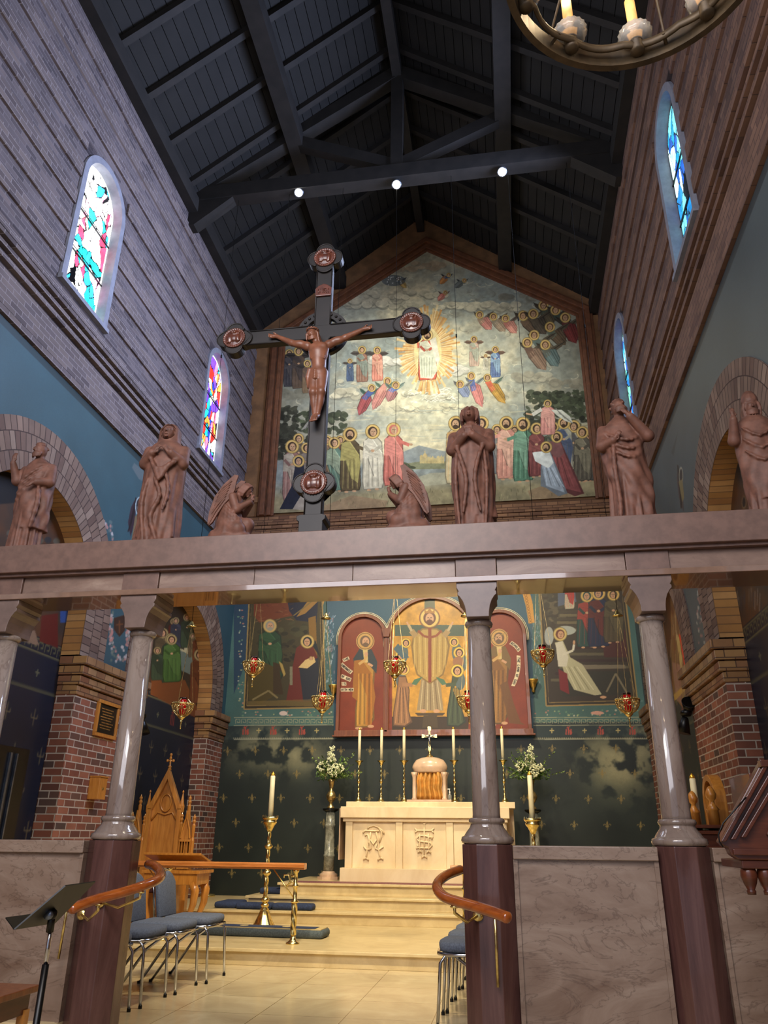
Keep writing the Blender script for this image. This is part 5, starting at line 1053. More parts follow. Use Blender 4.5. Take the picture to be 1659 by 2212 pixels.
def angel(x, lab, s):
    # s=+1 faces -x (kneels to the right of the cross); s=-1 mirrored
    t = thing('angel_statue', lab, 'statue', (x, 5.0, BT), 0, 'kneeling terracotta angels')
    S = Sculpt((-.22, -.15, -.005), (.24, .17, .56), .0058)
    m = lambda p: (p[0]*s, p[1], p[2])
    S.ell(m((.02, 0, .03)), (.17, .11, .06), .02); S.ell(m((-.09, -.02, .045)), (.07, .07, .04), .02); S.ell(m((.1, .03, .05)), (.08, .07, .04), .02)
    S.chain([m((.0, 0, .13)), m((.03, .01, .24)), m((0, 0, .35))], [.085, .08, .06], .03)
    S.chain([m((.03, .03, .17)), m((-.11, .02, .16)), m((-.09, .02, .07))], [.065, .05, .045], .02); S.chain([m((.04, -.03, .15)), m((-.07, -.06, .10)), m((.11, -.03, .07))], [.06, .05, .045], .02)
    S.robe([(.05, .02*s, 0, .10, .085, .10), (.12, .01*s, 0, .10, .085, .10), (.22, .02*s, 0, .085, .075, .07), (.32, .005*s, 0, .07, .07, .04), (.39, -.02*s, 0, .045, .05, 0)], 8, .5, k=.02)
    for i in range(5): drape(S, [m((.05, -.07, .3-.03*i)), m((-.03, -.09, .22-.03*i)), m((-.09, -.05, .17-.02*i))], .011, .006)
    for y in (-.055, .055): S.chain([m((-.01, y*1.1, .36)), m((-.05, y*1.25, .25)), m((-.13, y*.3, .33))], [.034, .03, .02], .01); hand(S, m((-.135, y*.15, .34)), (-.2*s, 0, 1), .06)
    S.cap(m((-.02, 0, .37)), m((-.07, 0, .42)), .03, .03, .01)
    c = m((-.095, 0, .435)); face(S, c, .043, tilt=.55, turn=-PI/2*s if s > 0 else PI/2, hair='wavy')
    S.make('carved_figure', 'terracotta', t)
    for j, (dy, sc) in enumerate(((.075, 1.0), (-.075, .96))):
        w = MB(); top = [(-.05, .545), (-.015, .555), (.07, .47), (.13, .37), (.16, .25), (.165, .15), (.15, .135)]; bot = [(.125, .16), (.09, .23), (.05, .30), (.0, .36), (-.03, .42), (-.035, .49)]
        pl = [(px_*s*sc, pz_*sc) for px_, pz_ in top+bot]; w.prism(pl, dy-.009, dy+.009, 'y')
        for k in range(7):
            a = k/7; p0 = (.0+.05*a, .50-.17*a); p1 = (.10+.055*a, .40-.24*a) if k < 6 else (.155, .14)
            w.tube([(p0[0]*s*sc, dy-.01, p0[1]*sc), ((p0[0]+p1[0])/2*s*sc+.01*s, dy-.012, (p0[1]+p1[1])/2*sc), (p1[0]*s*sc, dy-.01, p1[1]*sc)], [.008, .009, .004], 6)
        obj('wing', w, 'terracotta', t, smooth=False, bevel=.004)
    return t
angel(-.625, 'kneeling terracotta angel with bowed head, right of the great cross', 1)
angel(-1.94, 'kneeling terracotta angel with hands to its face, left of the great cross', -1)
# ---------------------------------------------------------------- great crucifix
CX, CY = -1.325, 5.02
t = thing('great_crucifix', 'tall dark wooden crucifix with four quatrefoil ends on the beam', 'crucifix', (CX, CY, BT)); W_ = dict(parent=t, world=True)
ZA, ZTOP, ZLOW = 5.37, 6.097, 4.01
obj('cross_base', MB().prism([(-.098+CX, BT), (.098+CX, BT), (.088+CX, BT+.02), (.088+CX, BT+.13), (.105+CX, BT+.145), (.108+CX, BT+.175), (.08+CX, BT+.185), (-.08+CX, BT+.185), (-.108+CX, BT+.175), (-.105+CX, BT+.145), (-.088+CX, BT+.13), (-.088+CX, BT+.02)], CY-.085, CY+.085), 'dark_wood', bevel=.003, **W_)
obj('cross_shaft', MB().box((CX-.068, CY-.03, BT+.18), (CX+.068, CY+.03, ZTOP)), 'dark_wood', bevel=.005, **W_)
obj('cross_arm', MB().box((CX-.73, CY-.031, ZA-.068), (CX+.73, CY+.031, ZA+.068)), 'dark_wood', bevel=.005, **W_)
plain('edge_bead', (.30, .27, .27), .3, var=.1)
m = MB()
for sx in (-1, 1):
    for a, b in ((BT+.2, ZA-.07), (ZA+.07, ZTOP)): m.tube([(CX+sx*.064, CY-.034, a), (CX+sx*.064, CY-.034, b)], .006, 6)
    for dz in (-.064, .064): m.tube([(CX+sx*.07, CY-.034, ZA+dz), (CX+sx*.7, CY-.034, ZA+dz)], .006, 6)
obj('edge_molding', m, 'dark_wood', smooth=True, **W_)
m = MB(); N = 40
for i in range(N):
    a, b = 2*PI*i/N, 2*PI*(i+1)/N; ro, ri = .215, .15
    m.prism([(CX+ro*math.cos(a), ZA+ro*math.sin(a)), (CX+ro*math.cos(b), ZA+ro*math.sin(b)), (CX+ri*math.cos(b), ZA+ri*math.sin(b)), (CX+ri*math.cos(a), ZA+ri*math.sin(a))], CY-.02, CY+.02)
g = obj('nimbus_ring', m, 'dark_wood', **W_)
for i in range(24):
    a = 2*PI*(i+.5)/24
    if min(abs(math.cos(a)), abs(math.sin(a))) > .36: obj('stud', MB().ball((CX+.183*math.cos(a), CY-.024, ZA+.183*math.sin(a)), .012, 8, 6), 'dark_wood', g, smooth=True, world=True)

def roundel(cx, cz, r, kind):
    m = MB(); pts = []
    for q in range(4):
        for i in range(-6, 7):
            a = q*PI/2+PI/4*i/4.2; c = q*PI/2; pts.append((cx+r*.52*math.cos(c)+r*.50*math.cos(c+i*.27), cz+r*.52*math.sin(c)+r*.50*math.sin(c+i*.27)))
    m.prism(pts, CY-.045, CY+.035)
    e = obj('quatrefoil_end', m, 'dark_wood', bevel=.004, **W_)
    rim = MB().tube([(p[0], CY-.046, p[1]) for p in pts], .006, 6, closed=True); obj('rim', rim, 'dark_wood', e, smooth=True, world=True)
    S = Sculpt((cx-r*.72, CY-.11, cz-r*.72), (cx+r*.72, CY-.03, cz+r*.72), .0045); R = r*.62
    S.ell((cx, CY-.045, cz), (R, .022, R), .003)
    for i in range(28): a = 2*PI*i/28; S.ell((cx+R*.97*math.cos(a), CY-.055, cz+R*.97*math.sin(a)), .009, .006)
    rr = random.Random(kind)
    b = [(0, .35, .3, .3), (0, -.1, .42, .38), (-.4, -.15, .2, .4), (.4, -.15, .2, .4), (0, .35, .13, .13)]
    for (u, v, a_, b_) in b: S.ell((cx+u*R, CY-.066, cz+v*R), (a_*R, .016, b_*R), .006)
    for i in range(14): S.cap((cx+rr.uniform(-.6, .6)*R, CY-.068, cz+rr.uniform(-.6, .6)*R), (cx+rr.uniform(-.6, .6)*R, CY-.068, cz+rr.uniform(-.6, .6)*R), .006, .004, .006)
    for q in (-1, 1): S.cap((cx+q*.12*R, CY-.08, cz+.42*R), (cx+q*.3*R, CY-.075, cz+.6*R), .012, .006, .006)
    o = S.make('roundel', 'roundel_bronze'); o.parent = e; o.data.transform(Matrix.Translation((-CX, -CY, -BT)))
roundel(CX, ZTOP+.02, .145, 1); roundel(CX-.735, ZA, .145, 2); roundel(CX+.735, ZA, .145, 3); roundel(CX, ZLOW, .155, 4)
# title board
m = MB().prism([(CX-.066, 5.72), (CX+.066, 5.72), (CX+.07, 5.80), (CX+.035, 5.83), (CX, 5.845), (CX-.035, 5.83), (CX-.07, 5.80)], CY-.05, CY-.03)
ti = obj('title_board', m, 'roundel_bronze', bevel=.006, **W_)
def strokes(m, segs, x, z, s, y, r):
    for sg in segs: m.tube([(x+a*s, y, z+b*s) for a, b in sg], r, 6)
GL = {'I': [[(0, 0), (0, 1)]], 'N': [[(-.3, 0), (-.3, 1), (.3, 0), (.3, 1)]], 'R': [[(-.25, 0), (-.25, 1), (.15, 1), (.25, .75), (.15, .5), (-.25, .5)], [(0, .5), (.28, 0)]]}
m = MB()
for ch, x in (('I', -.042), ('N', -.015), ('R', .018), ('I', .044)): strokes(m, GL[ch], CX+x, 5.745, .042, CY-.053, .0035)
obj('lettering', m, 'roundel_bronze', ti, smooth=True, world=True)
# the carved figure of Christ
c = thing('corpus_figure', 'carved figure of Christ with outstretched arms nailed to the great cross', 'carving', (CX, 4.93, 4.6))
def w(px, py, y=4.93): v = atY(px, py, y); return (float(v[0]), y, float(v[2]))
S = Sculpt((CX-.48, 4.80, 4.42), (CX+.48, 5.0, 5.55), .006)
hd = w(675, 722, 4.90); nk = w(686, 744, 4.92); sL = w(664, 748); sR = w(711, 744); eL = w(631, 741, 4.94); eR = w(747, 729, 4.94); hL = w(599, 727, 4.965); hR = w(786, 711, 4.965)
ch = w(688, 763, 4.915); ws = w(689, 790, 4.93); hp = w(687, 808, 4.93); kL = w(677, 848, 4.90); kR = w(694, 846, 4.90); aL = w(680, 900, 4.95); aR = w(686, 898, 4.945)
S.ell(ch, (.075, .047, .085), .02); S.ell((ch[0], ch[1], ch[2]+.05), (.083, .045, .05), .02); S.cap(ch, ws, .062, .05, .03); S.cap(ws, hp, .052, .062, .025)
for s in (-1, 1):
    S.ell((ch[0]+s*.033, ch[1]-.035, ch[2]+.045), (.034, .015, .024), .012)
    for k in range(4): S.cap((ch[0]+s*.025, ch[1]-.043, ch[2]-.005-.016*k), (ch[0]+s*.06, ch[1]-.03, ch[2]-.02-.017*k), .004, .004, .008)
S.ell((ch[0], ch[1]-.02, ch[2]-.075), (.036, .03, .05), .015)
for sh, el, ha, s in ((sL, eL, hL, -1), (sR, eR, hR, 1)):
    S.ell(sh, (.036, .034, .036), .02); S.chain([sh, el], [.031, .0255], .015); S.ell(((sh[0]+el[0])/2, sh[1]-.004, (sh[2]+el[2])/2), (.05, .028, .03), .015, tilt=0); S.chain([el, ha], [.0265, .0165], .01)
    L = .085; d = Vector((s, 0, .12)).normalized(); c0_ = Vector(ha)
    S.cap(c0_, c0_+d*.036, .0155, .0165, .006)
    for i, f in enumerate((-1.5, -.5, .5, 1.5)):
        b = c0_+d*.036+Vector((0, 0, f*.0088)); S.chain([b, b+d*.022+Vector((0, -.008, 0)), b+d*.032+Vector((0, -.022, -.002))], [.0062, .0058, .005], .002)
    S.chain([c0_+Vector((0, 0, .012)), c0_+d*.018+Vector((0, -.008, .026)), c0_+d*.032+Vector((0, -.016, .024))], [.0065, .006, .005], .003)
for hip_dx, kn, an, s in ((-.03, kL, aL, -1), (.03, kR, aR, 1)):
    S.chain([(hp[0]+hip_dx, hp[1], hp[2]), kn], [.053, .034], .012); S.ell((kn[0], kn[1]-.008, kn[2]), (.03, .03, .034), .01)
    S.chain([kn, an], [.034, .019], .01); S.ell((kn[0]*.7+an[0]*.3, kn[1]*.7+an[1]*.3+.012, kn[2]*.7+an[2]*.3), (.029, .032, .06), .012)
    f0_ = Vector(an); S.chain([f0_, f0_+Vector((-.004, -.035, -.03)), f0_+Vector((-.008, -.055, -.062))], [.02, .019, .014], .008)
    for i in range(5): b = f0_+Vector((-.02+.0075*i, -.057, -.062)); S.cap(b, b+Vector((0, -.01, -.014)), .0055, .0048, .003)
S.cap(nk, hd, .026, .03, .012); face(S, hd, .046, tilt=.45, turn=-.25, beard=.55)
# wrapped loincloth
S.robe([(hp[2]-.075, hp[0], hp[1], .075, .058, .06), (hp[2]-.04, hp[0], hp[1], .078, .06, .05), (hp[2]+.0, hp[0], hp[1], .073, .057, .04), (hp[2]+.03, hp[0], hp[1], .067, .053, .05)], 8, 0, k=.004)
for i in range(6): S.chain([(hp[0]-.065, hp[1]-.02, hp[2]+.02-.004*i), (hp[0]-.01, hp[1]-.062, hp[2]-.015*i), (hp[0]+.065, hp[1]-.02, hp[2]+.015-.012*i)], [.009, .008, .007], .005)
S.chain([(hp[0]-.06, hp[1]-.035, hp[2]+.02), (hp[0]-.075, hp[1]-.03, hp[2]-.04), (hp[0]-.068, hp[1]-.02, hp[2]-.13)], [.018, .016, .01], .008)
o = S.make('body', 'corpus_wood', None); o.parent = c; o.data.transform(Matrix.Translation((-CX, -4.93, -4.6)))
S = Sculpt((hd[0]-.1, 4.80, hd[2]-.17), (hd[0]+.14, 5.0, hd[2]+.09), .005); r = .046
S.ell((hd[0], hd[1]+.012, hd[2]+.014), (r*.98, r*1.0, r*1.0), .004); S.ell((hd[0]-.008, hd[1]-.045, hd[2]-.018), (r*.72, r*.8, r*.9), 0, cut=True)
for j in range(5): S.chain([(hd[0]+.01, hd[1]-.01+.012*j, hd[2]+.045), (hd[0]+.045, hd[1]-.012+.012*j, hd[2]+.0), (hd[0]+.052+.004*j, hd[1]+.0+.01*j, hd[2]-.06), (hd[0]+.075, hd[1]+.01*j, hd[2]-.11)], [.009, .011, .01, .005], .003)
for j in range(3): S.chain([(hd[0]-.01, hd[1]+.0+.014*j, hd[2]+.045), (hd[0]-.046, hd[1]+.0+.014*j, hd[2]), (hd[0]-.045, hd[1]+.014*j, hd[2]-.05)], [.009, .011, .006], .003)
for i in range(14): a, b = 2*PI*i/14, 2*PI*(i+1.6)/14; S.cap((hd[0]+.047*math.cos(a), hd[1]+.047*math.sin(a), hd[2]+.028), (hd[0]+.05*math.cos(b), hd[1]+.05*math.sin(b), hd[2]+.038), .005, .005, .002)
o = S.make('hair', 'corpus_wood', None); o.parent = c; o.data.transform(Matrix.Translation((-CX, -4.93, -4.6)))
# ================================================================== REREDOS, ALTAR AND SANCTUARY
plain('brass', (.92, .82, .55), .24, 1.0, var=.12, scale=30)
plain('gilt', (.86, .70, .36), .35, .85, var=.15, scale=25)
plain('old_brass', (.74, .64, .42), .3, .9, var=.2, scale=25)
plain('wax', (.93, .90, .76), .5, var=.03)
plain('wick_tip', (.85, .66, .25), .3, .8)
wood('icon_frame', (.40, .20, .09), (.52, .29, .13), .4)
wood('oak', (.64, .40, .15), (.80, .55, .25), .28, stretch=(1, 1, 10))
wood('rail_oak', (.62, .36, .15), (.80, .52, .27), .25, stretch=(10, 1, 1))
wood('honey_rail', (.50, .23, .07), (.68, .36, .13), .16, stretch=(3, 3, 1), coat=.7)
wood('pulpit_wood', (.25, .115, .065), (.38, .19, .11), .32, stretch=(8, 8, 1), coat=.25)
plain('navy_fabric', (.15, .20, .32), .9, var=.15, scale=60); plain('grey_fabric', (.34, .37, .43), .95, var=.12, scale=90)
plain('kneeler_side', (.30, .34, .36), .9, var=.12, scale=60); plain('sand_trim', (.72, .64, .45), .8); plain('mauve_carpet', (.50, .33, .33), .95, var=.15, scale=40)
plain('gold_curtain', (.74, .53, .25), .6, var=.12, scale=8); plain('cream_stone', (.80, .68, .58), .25, var=.06, scale=6, coat=.4)
plain('red_glass', (.55, .02, .04), .08, spec=.8, emis=(.8, .02, .05), es=.12); plain('dark_red_glass', (.12, .01, .015), .08, spec=.8)
plain('wire', (.03, .025, .02), .9, spec=.1); plain('black_metal', (.02, .02, .022), .35, .3); plain('chrome', (.75, .75, .76), .12, 1.0, var=.04)
plain('leaf', (.25, .36, .14), .6, var=.35, scale=30); plain('pale_leaf', (.46, .55, .30), .6, var=.25, scale=30); plain('petal', (.86, .87, .72), .7, var=.08, scale=40)
plain('black_stone', (.05, .05, .05), .3); marble('grey_marble', [(.25, (.30, .30, .27)), (.5, (.52, .52, .47)), (.75, (.72, .72, .66))], (.16, .16, .15), 9, .2, .8)
# ---------------------------------------------------------------- triptych
YT = 12.86
x0 = float(atY(727, 1583, YT)[0]); x1 = float(atY(1148, 1583, YT)[0]); z0 = float(atY(727, 1583, YT)[2]); zc = float(atY(928, 1290, YT)[2]); zs_ = float(atY(787, 1329, YT)[2])
wS = (x1-x0)*.262; bx = [(x0, x0+wS, zs_), (x0+wS, x1-wS, zc), (x1-wS, x1, zs_)]
def arch_in(U, Z, a, b, top, inset=0):
    c = (a+b)/2; r = (b-a)/2-inset; zp = top-(b-a)/2
    return (np.abs(U-c) < r) & (Z > z0+inset) & ((Z < zp) | ((U-c)**2+(Z-zp)**2 < r*r))
P = Paint('y', YT, x0, x1, z0, zc+.02, .0062, (.50, .21, .09)); n1 = vnoise(P.h, P.w, 50, 41, 5); n2 = vnoise(P.h, P.w, 14, 43, 4); P.a *= (.84+.32*n1)[..., None]
P.poly([(847, 1578), (1012, 1578), (1012, 1285), (847, 1285)], (.74, .55, .20)); gg = (np.abs(P.U-(x0+x1)/2) < (x1-x0)/2-wS)[None, :, None]; P.a[:] = np.where(gg, P.a*(.82+.4*n2[..., None]), P.a)
P.poly([(847, 1548), (1012, 1548), (1012, 1580), (847, 1580)], (.24, .18, .10))
P.poly([(917, 1288), (939, 1288), (940, 1325), (917, 1325)], (.30, .33, .24)); P.poly([(853, 1350), (1003, 1350), (1004, 1374), (853, 1374)], (.27, .34, .28))
# Christ the king
P.poly([(911, 1462), (950, 1462), (958, 1535), (900, 1535)], (.60, .52, .38))
for k in range(7): P.line([(914+k*5, 1470), (908+k*7.5, 1534)], 1.8, (.42, .35, .24) if k % 2 else (.80, .74, .58), .8)
P.poly([(896, 1540), (962, 1540), (956, 1546), (902, 1546)], (.30, .24, .14)); P.poly([(915, 1546), (944, 1546), (946, 1572), (912, 1572)], (.30, .24, .14)); P.ell((914, 1536), 7, 4, SK); P.ell((943, 1536), 7, 4, SK)
cas = [(912, 1357), (944, 1357), (966, 1372), (972, 1395), (966, 1430), (958, 1458), (929, 1478), (900, 1458), (892, 1430), (888, 1395), (893, 1372)]
P.poly(cas, (.52, .41, .20)); P.poly([(928.5+(x-928.5)*.9, 1415+(y-1415)*.95) for x, y in cas], (.70, .58, .31))
for k in range(5):
    for s in (-1, 1): P.line([(928.5+s*(10+k*6), 1375), (928.5+s*(7+k*6.5), 1462-k*5)], 1.8, (.50, .39, .18) if k % 2 else (.84, .74, .46), .6)
for i in range(40):
    for s in (-1, 1): pass
P.poly([(925, 1357), (932, 1357), (932, 1474), (925, 1474)], (.52, .24, .12)); P.line([(903, 1362), (915, 1374), (928, 1377), (942, 1374), (954, 1362)], 5, (.54, .26, .12))
for s in (-1, 1):
    P.line([(928.5+s*30, 1375), (928.5+s*40, 1362)], 12, (.64, .53, .34)); P.line([(928.5+s*39, 1363), (928.5+s*46, 1350)], 6, (.72, .64, .48)); P.line([(928.5+s*46, 1351), (928.5+s*50, 1343)], 3.4, SK)
head(P, 928, 1335, 12.5, hair=(.36, .18, .08), beard=True, halo=(.84, .72, .40)); P.ring((928, 1335), 22, 1.6, (.48, .22, .10))
P.poly([(917, 1325), (917, 1316), (922, 1321), (928, 1314), (934, 1321), (939, 1316), (939, 1325)], (.62, .42, .14))
# attendants with haloes
for hx, hy, r in ((877, 1389, 8), (866, 1416, 9), (872, 1446, 8), (981, 1387, 8), (992, 1410, 9.5), (988, 1449, 9)): P.ell((hx-6*(1 if hx < 928 else -1), hy+22), 11, 20, (.34, .40, .40)); head(P, hx, hy, r*.8, hair=(.22, .12, .08), halo=(.88, .74, .30))
P.ell((990, 1430), 12, 12, (.60, .42, .28)); P.poly([(850, 1402), (860, 1390), (884, 1420), (870, 1424)], (.28, .38, .42))
def kneeler_fig(hx, s, c):
    pts = [(hx-8, 1460), (hx+8, 1460), (hx+s*12+4, 1490), (hx+14, 1535), (hx+22, 1560), (hx+6, 1570), (hx-20, 1568), (hx-20, 1540), (hx-12, 1490)]
    P.poly(pts, shade(c, .65)); P.poly([(hx+(x-hx)*.86, 1515+(y-1515)*.95) for x, y in pts], c)
    for k in range(6): P.line([(hx-6+k*2.4, 1485), (hx-15+k*6.5, 1562)], 1.8, shade(c, .6 if k % 2 else 1.3), .8)
    P.line([(hx, 1478), (hx+s*22, 1480)], 8, shade(c, 1.1)); P.ell((hx+s*26, 1478), 4, 3, SK); P.poly([(hx+s*20, 1478), (hx+s*26, 1468), (hx+s*44, 1462), (hx+s*38, 1470), (hx+s*30, 1480)], (.30, .44, .32))
kneeler_fig(869, 1, (.58, .42, .28)); kneeler_fig(985, -1, (.26, .30, .20)); head(P, 988, 1449, 8.5, hair=(.18, .10, .07), halo=(.90, .76, .32)); head(P, 872, 1446, 7.5, hair=(.4, .24, .12), halo=(.86, .72, .34))
# side saints
def saint(cx, hy, s, c1, c2, c3):
    P.poly([(cx-14, hy+18), (cx+14, hy+18), (cx+22, hy+55), (cx+18, hy+110), (cx+20, hy+168), (cx+8, hy+186), (cx-22, hy+188), (cx-22, hy+150), (cx-16, hy+90), (cx-20, hy+50)], shade(c1, .65)); P.poly([(cx-12, hy+18), (cx+12, hy+18), (cx+18, hy+55), (cx+15, hy+110), (cx+16, hy+165), (cx+4, hy+183), (cx-19, hy+184), (cx-19, hy+150), (cx-13, hy+90), (cx-17, hy+50)], c1)
    P.poly([(cx-12, hy+16), (cx+14, hy+18), (cx+26, hy+45), (cx+24, hy+70), (cx+2, hy+44), (cx-24, hy+50), (cx-26, hy+38)], c3)
    P.poly([(cx-24, hy+42), (cx-8, hy+40), (cx+14, hy+70), (cx+22, hy+120), (cx+12, hy+182), (cx+0, hy+180), (cx+4, hy+120), (cx-12, hy+80), (cx-16, hy+130), (cx-28, hy+120)], c2)
    for k in range(7): P.line([(cx-14+k*4.5, hy+70), (cx-17+k*5, hy+180)], 1.8, shade(c1 if k < 4 else c2, .6 if k % 2 else 1.25), .75)
    P.poly([(cx-6, hy+14), (cx+5, hy+14), (cx+6, hy+46), (cx-2, hy+46)], (.80, .70, .46)); P.line([(cx-14, hy+50), (cx, hy+40), (cx+2, hy+28)], 6, (.78, .62, .36)); P.ell((cx+2, hy+28), 4, 5, SK); P.line([(cx+16, hy+54), (cx+6, hy+48)], 5, SK)
    P.ell((cx-14, hy+188), 8, 3, SK); P.ell((cx+12, hy+184), 7, 3.4, SK); head(P, cx, hy, 10.5, hair=(.42, .33, .24), face=.35*s, beard=True, halo=(.76, .60, .34)); P.ring((cx, hy), 19, 1.4, (.80, .66, .40))
saint(789, 1385, 1, (.70, .52, .22), (.62, .40, .13), (.20, .23, .24)); saint(1078, 1378, -1, (.58, .42, .20), (.50, .34, .14), (.46, .36, .19))
P.poly([(1080, 1480), (1096, 1470), (1110, 1520), (1125, 1560), (1135, 1566), (1100, 1562)], (.42, .28, .12), .9)
P.line([(1062, 1380), (1096, 1366)], 1.6, (.6, .5, .3))
# scrolls with their words
def scroll(a, b, wd, txt, ink=(.16, .12, .10), bend=0):
    dx, dy = b[0]-a[0], b[1]-a[1]; L = math.hypot(dx, dy); ux, uy = dx/L, dy/L; nx, ny = -uy, ux
    def at(t, v): q = bend*math.sin(PI*t); return (a[0]+dx*t+nx*(v+q), a[1]+dy*t+ny*(v+q))
    N = 8; P.poly([at(i/N, -wd/2) for i in range(N+1)]+[at(1-i/N, wd/2) for i in range(N+1)], (.86, .80, .66))
    n = len(txt); cw = .9/n
    for i, chh in enumerate(txt):
        t0 = .05+i*cw
        for sg in FONT.get(chh, []): P.line([at(t0+cw*(.15+.65*u), wd*.30-wd*.60*v) for u, v in sg], 1.25, ink, .95)
FONT = {'T': [[(0, 1), (1, 1)], [(.5, 1), (.5, 0)]], 'H': [[(0, 0), (0, 1)], [(1, 0), (1, 1)], [(0, .5), (1, .5)]], 'E': [[(1, 1), (0, 1), (0, 0), (1, 0)], [(0, .5), (.8, .5)]], 'A': [[(0, 0), (.5, 1), (1, 0)], [(.2, .4), (.8, .4)]],
        'B': [[(0, 0), (0, 1), (.8, .9), (.8, .6), (0, .5), (.9, .4), (.9, .1), (0, 0)]], 'R': [[(0, 0), (0, 1), (.9, .9), (.9, .6), (0, .5)], [(.4, .5), (1, 0)]], 'N': [[(0, 0), (0, 1), (1, 0), (1, 1)]], 'C': [[(1, .9), (.3, 1), (0, .5), (.3, 0), (1, .1)]], 'L': [[(0, 1), (0, 0), (1, 0)]],
        'O': [[(.5, 1), (0, .5), (.5, 0), (1, .5), (.5, 1)]], 'F': [[(0, 0), (0, 1), (1, 1)], [(0, .5), (.8, .5)]], 'G': [[(1, .9), (.3, 1), (0, .5), (.3, 0), (1, .1), (1, .5), (.6, .5)]], 'D': [[(0, 0), (0, 1), (.7, .9), (1, .5), (.7, .1), (0, 0)]], 'I': [[(.5, 0), (.5, 1)]], 'S': [[(1, .9), (.3, 1), (0, .75), (1, .3), (.7, 0), (0, .1)]],
        'W': [[(0, 1), (.25, 0), (.5, .7), (.75, 0), (1, 1)]], 'M': [[(0, 0), (0, 1), (.5, .4), (1, 1), (1, 0)]]}
scroll((741, 1427), (754, 1421), 7, 'THE'); scroll((737, 1434), (760, 1453), 8.5, 'TABERNACLE', bend=1); scroll((737, 1460), (758, 1469), 8.5, 'OF GOD'); scroll((738, 1477), (748, 1477), 7.5, 'IS'); scroll((736, 1490), (764, 1490), 7.5, 'WITH MEN')
scroll((1103, 1388), (1122, 1406), 8.5, 'BEHOLD', bend=-2); scroll((1120, 1416), (1108, 1482), 8, 'THE LAMB OF GOD', bend=-5)
t = thing('triptych', 'three-arched painted reredos with a crowned robed figure between two saints', 'painting', ((x0+x1)/2, 12.9, z0)); W_ = dict(parent=t, world=True)
for i, (a, b, tp) in enumerate(bx):
    o = P.mesh('painted_panel', 'icon_paint', lambda U, Z, a=a, b=b, tp=tp: arch_in(U, Z, a, b, tp, .02), parent=t)
def archpts(a, b, tp, off, n=22, zb=None):
    c = (a+b)/2; r = (b-a)/2+off; zp = tp-(b-a)/2; zb = z0 if zb is None else zb
    return [(c-r, zb)]+[(c-r*math.cos(PI*i/n), zp+r*math.sin(PI*i/n)) for i in range(n+1)]+[(c+r, zb)]
m = MB(); bead = MB()
for a, b, tp in bx:
    A, B = archpts(a, b, tp, -.045), archpts(a, b, tp, .012)
    for i in range(len(A)-1): m.prism([A[i], A[i+1], B[i+1], B[i]], 12.80, 12.92, 'y')
    for off, r in ((.03, .011), (.055, .007)):
        C = archpts(a, b, tp, off, zb=tp-(b-a)/2-.1); C = [p for p in C]; bead.tube([(p[0], 12.86, p[1]) for p in C], r, 6)
m.box((x0-.03, 12.79, z0-.05), (x1+.03, 12.92, z0+.03)); m.box((x0-.06, 12.78, z0-.07), (x1+.06, 12.93, z0-.045))
for xx in (x0+wS, x1-wS): m.prism([(xx-.05, zs_-.42), (xx+.05, zs_-.42), (xx+.085, zs_-.27), (xx-.085, zs_-.27)], 12.76, 12.86); m.box((xx-.025, 12.79, z0), (xx+.025, 12.86, zs_-.42))
obj('frame', m, 'icon_frame', bevel=.004, **W_); plain('white_bead', (.82, .78, .66), .5); obj('beading', bead, 'white_bead', smooth=True, **W_)
for px, py in ((721, 1487), (1151, 1475)):
    v = atY(px, py, 12.9); m = MB().lathe([(.01, -.16), (.03, -.15), (.02, -.11), (.045, -.06), (.055, -.02), (.085, .03), (.09, .05)], n=12)
    o = obj('wall_corbel', m, 'gilt', smooth=True); o.location = (float(v[0]), 12.88, float(v[2])); tag(o, 'small gilded corbel on the wall %s the triptych' % ('left of' if px < 900 else 'right of'), 'corbel')
# ---------------------------------------------------------------- altar
t = thing('altar', 'pale marble altar with carved monogram panels', 'altar', (-1.24, 11.9, 1.02)); W_ = dict(parent=t, world=True)
ax0, ax1, yf = -2.40, -.07, 11.55
zA = lambda py: float(atY(900, py, yf)[2])
obj('base_slab', MB().box((ax0-.02, yf-.02, 1.02), (ax1+.03, 12.3, 1.20)), 'altar_marble', bevel=.004, **W_)
obj('body', MB().box((ax0+.03, yf+.06, 1.2), (ax1-.02, 12.3, 1.80)), 'altar_marble', **W_)
pil = [(.09, .19), (1.005-.10+.0, 1.115-.10+.0), (0, 0)]
def pxX(p): return float(atY(p, 1820, yf)[0])
for a, b in ((745, 760), (854, 869), (964, 979), (1076, 1092)): obj('pilaster', MB().box((pxX(a), yf+.02, 1.2), (pxX(b), yf+.1, 1.80)), 'altar_marble', bevel=.003, **W_)
for a, b in ((761, 853), (870, 963), (980, 1075)): obj('front_panel', MB().box((pxX(a), yf+.05, 1.2), (pxX(b), yf+.1, 1.80)), 'altar_marble', bevel=.003, **W_)
obj('top_molding', MB().box((ax0+.0, yf, 1.80), (ax1+.0, 12.3, 1.85)), 'altar_marble', bevel=.006, **W_)
obj('top_slab', MB().box((ax0-.03, yf-.04, 1.85), (ax1+.03, 12.28, 2.0)), 'altar_marble', bevel=.008, **W_)
obj('retable_shelf', MB().box((-2.45, 12.0, 2.0), (.045, 12.5, 2.085)), 'altar_marble', bevel=.004, **W_)
obj('retable_body', MB().box((-2.42, 12.3, 1.02), (.02, 12.48, 2.0)), 'altar_marble', **W_)
obj('cloth_edge', MB().box((ax0-.055, yf+.02, 1.30), (ax0-.04, 12.2, 1.98)), 'cream_stone', **W_)
m = MB(); S_ = 280/1659; 
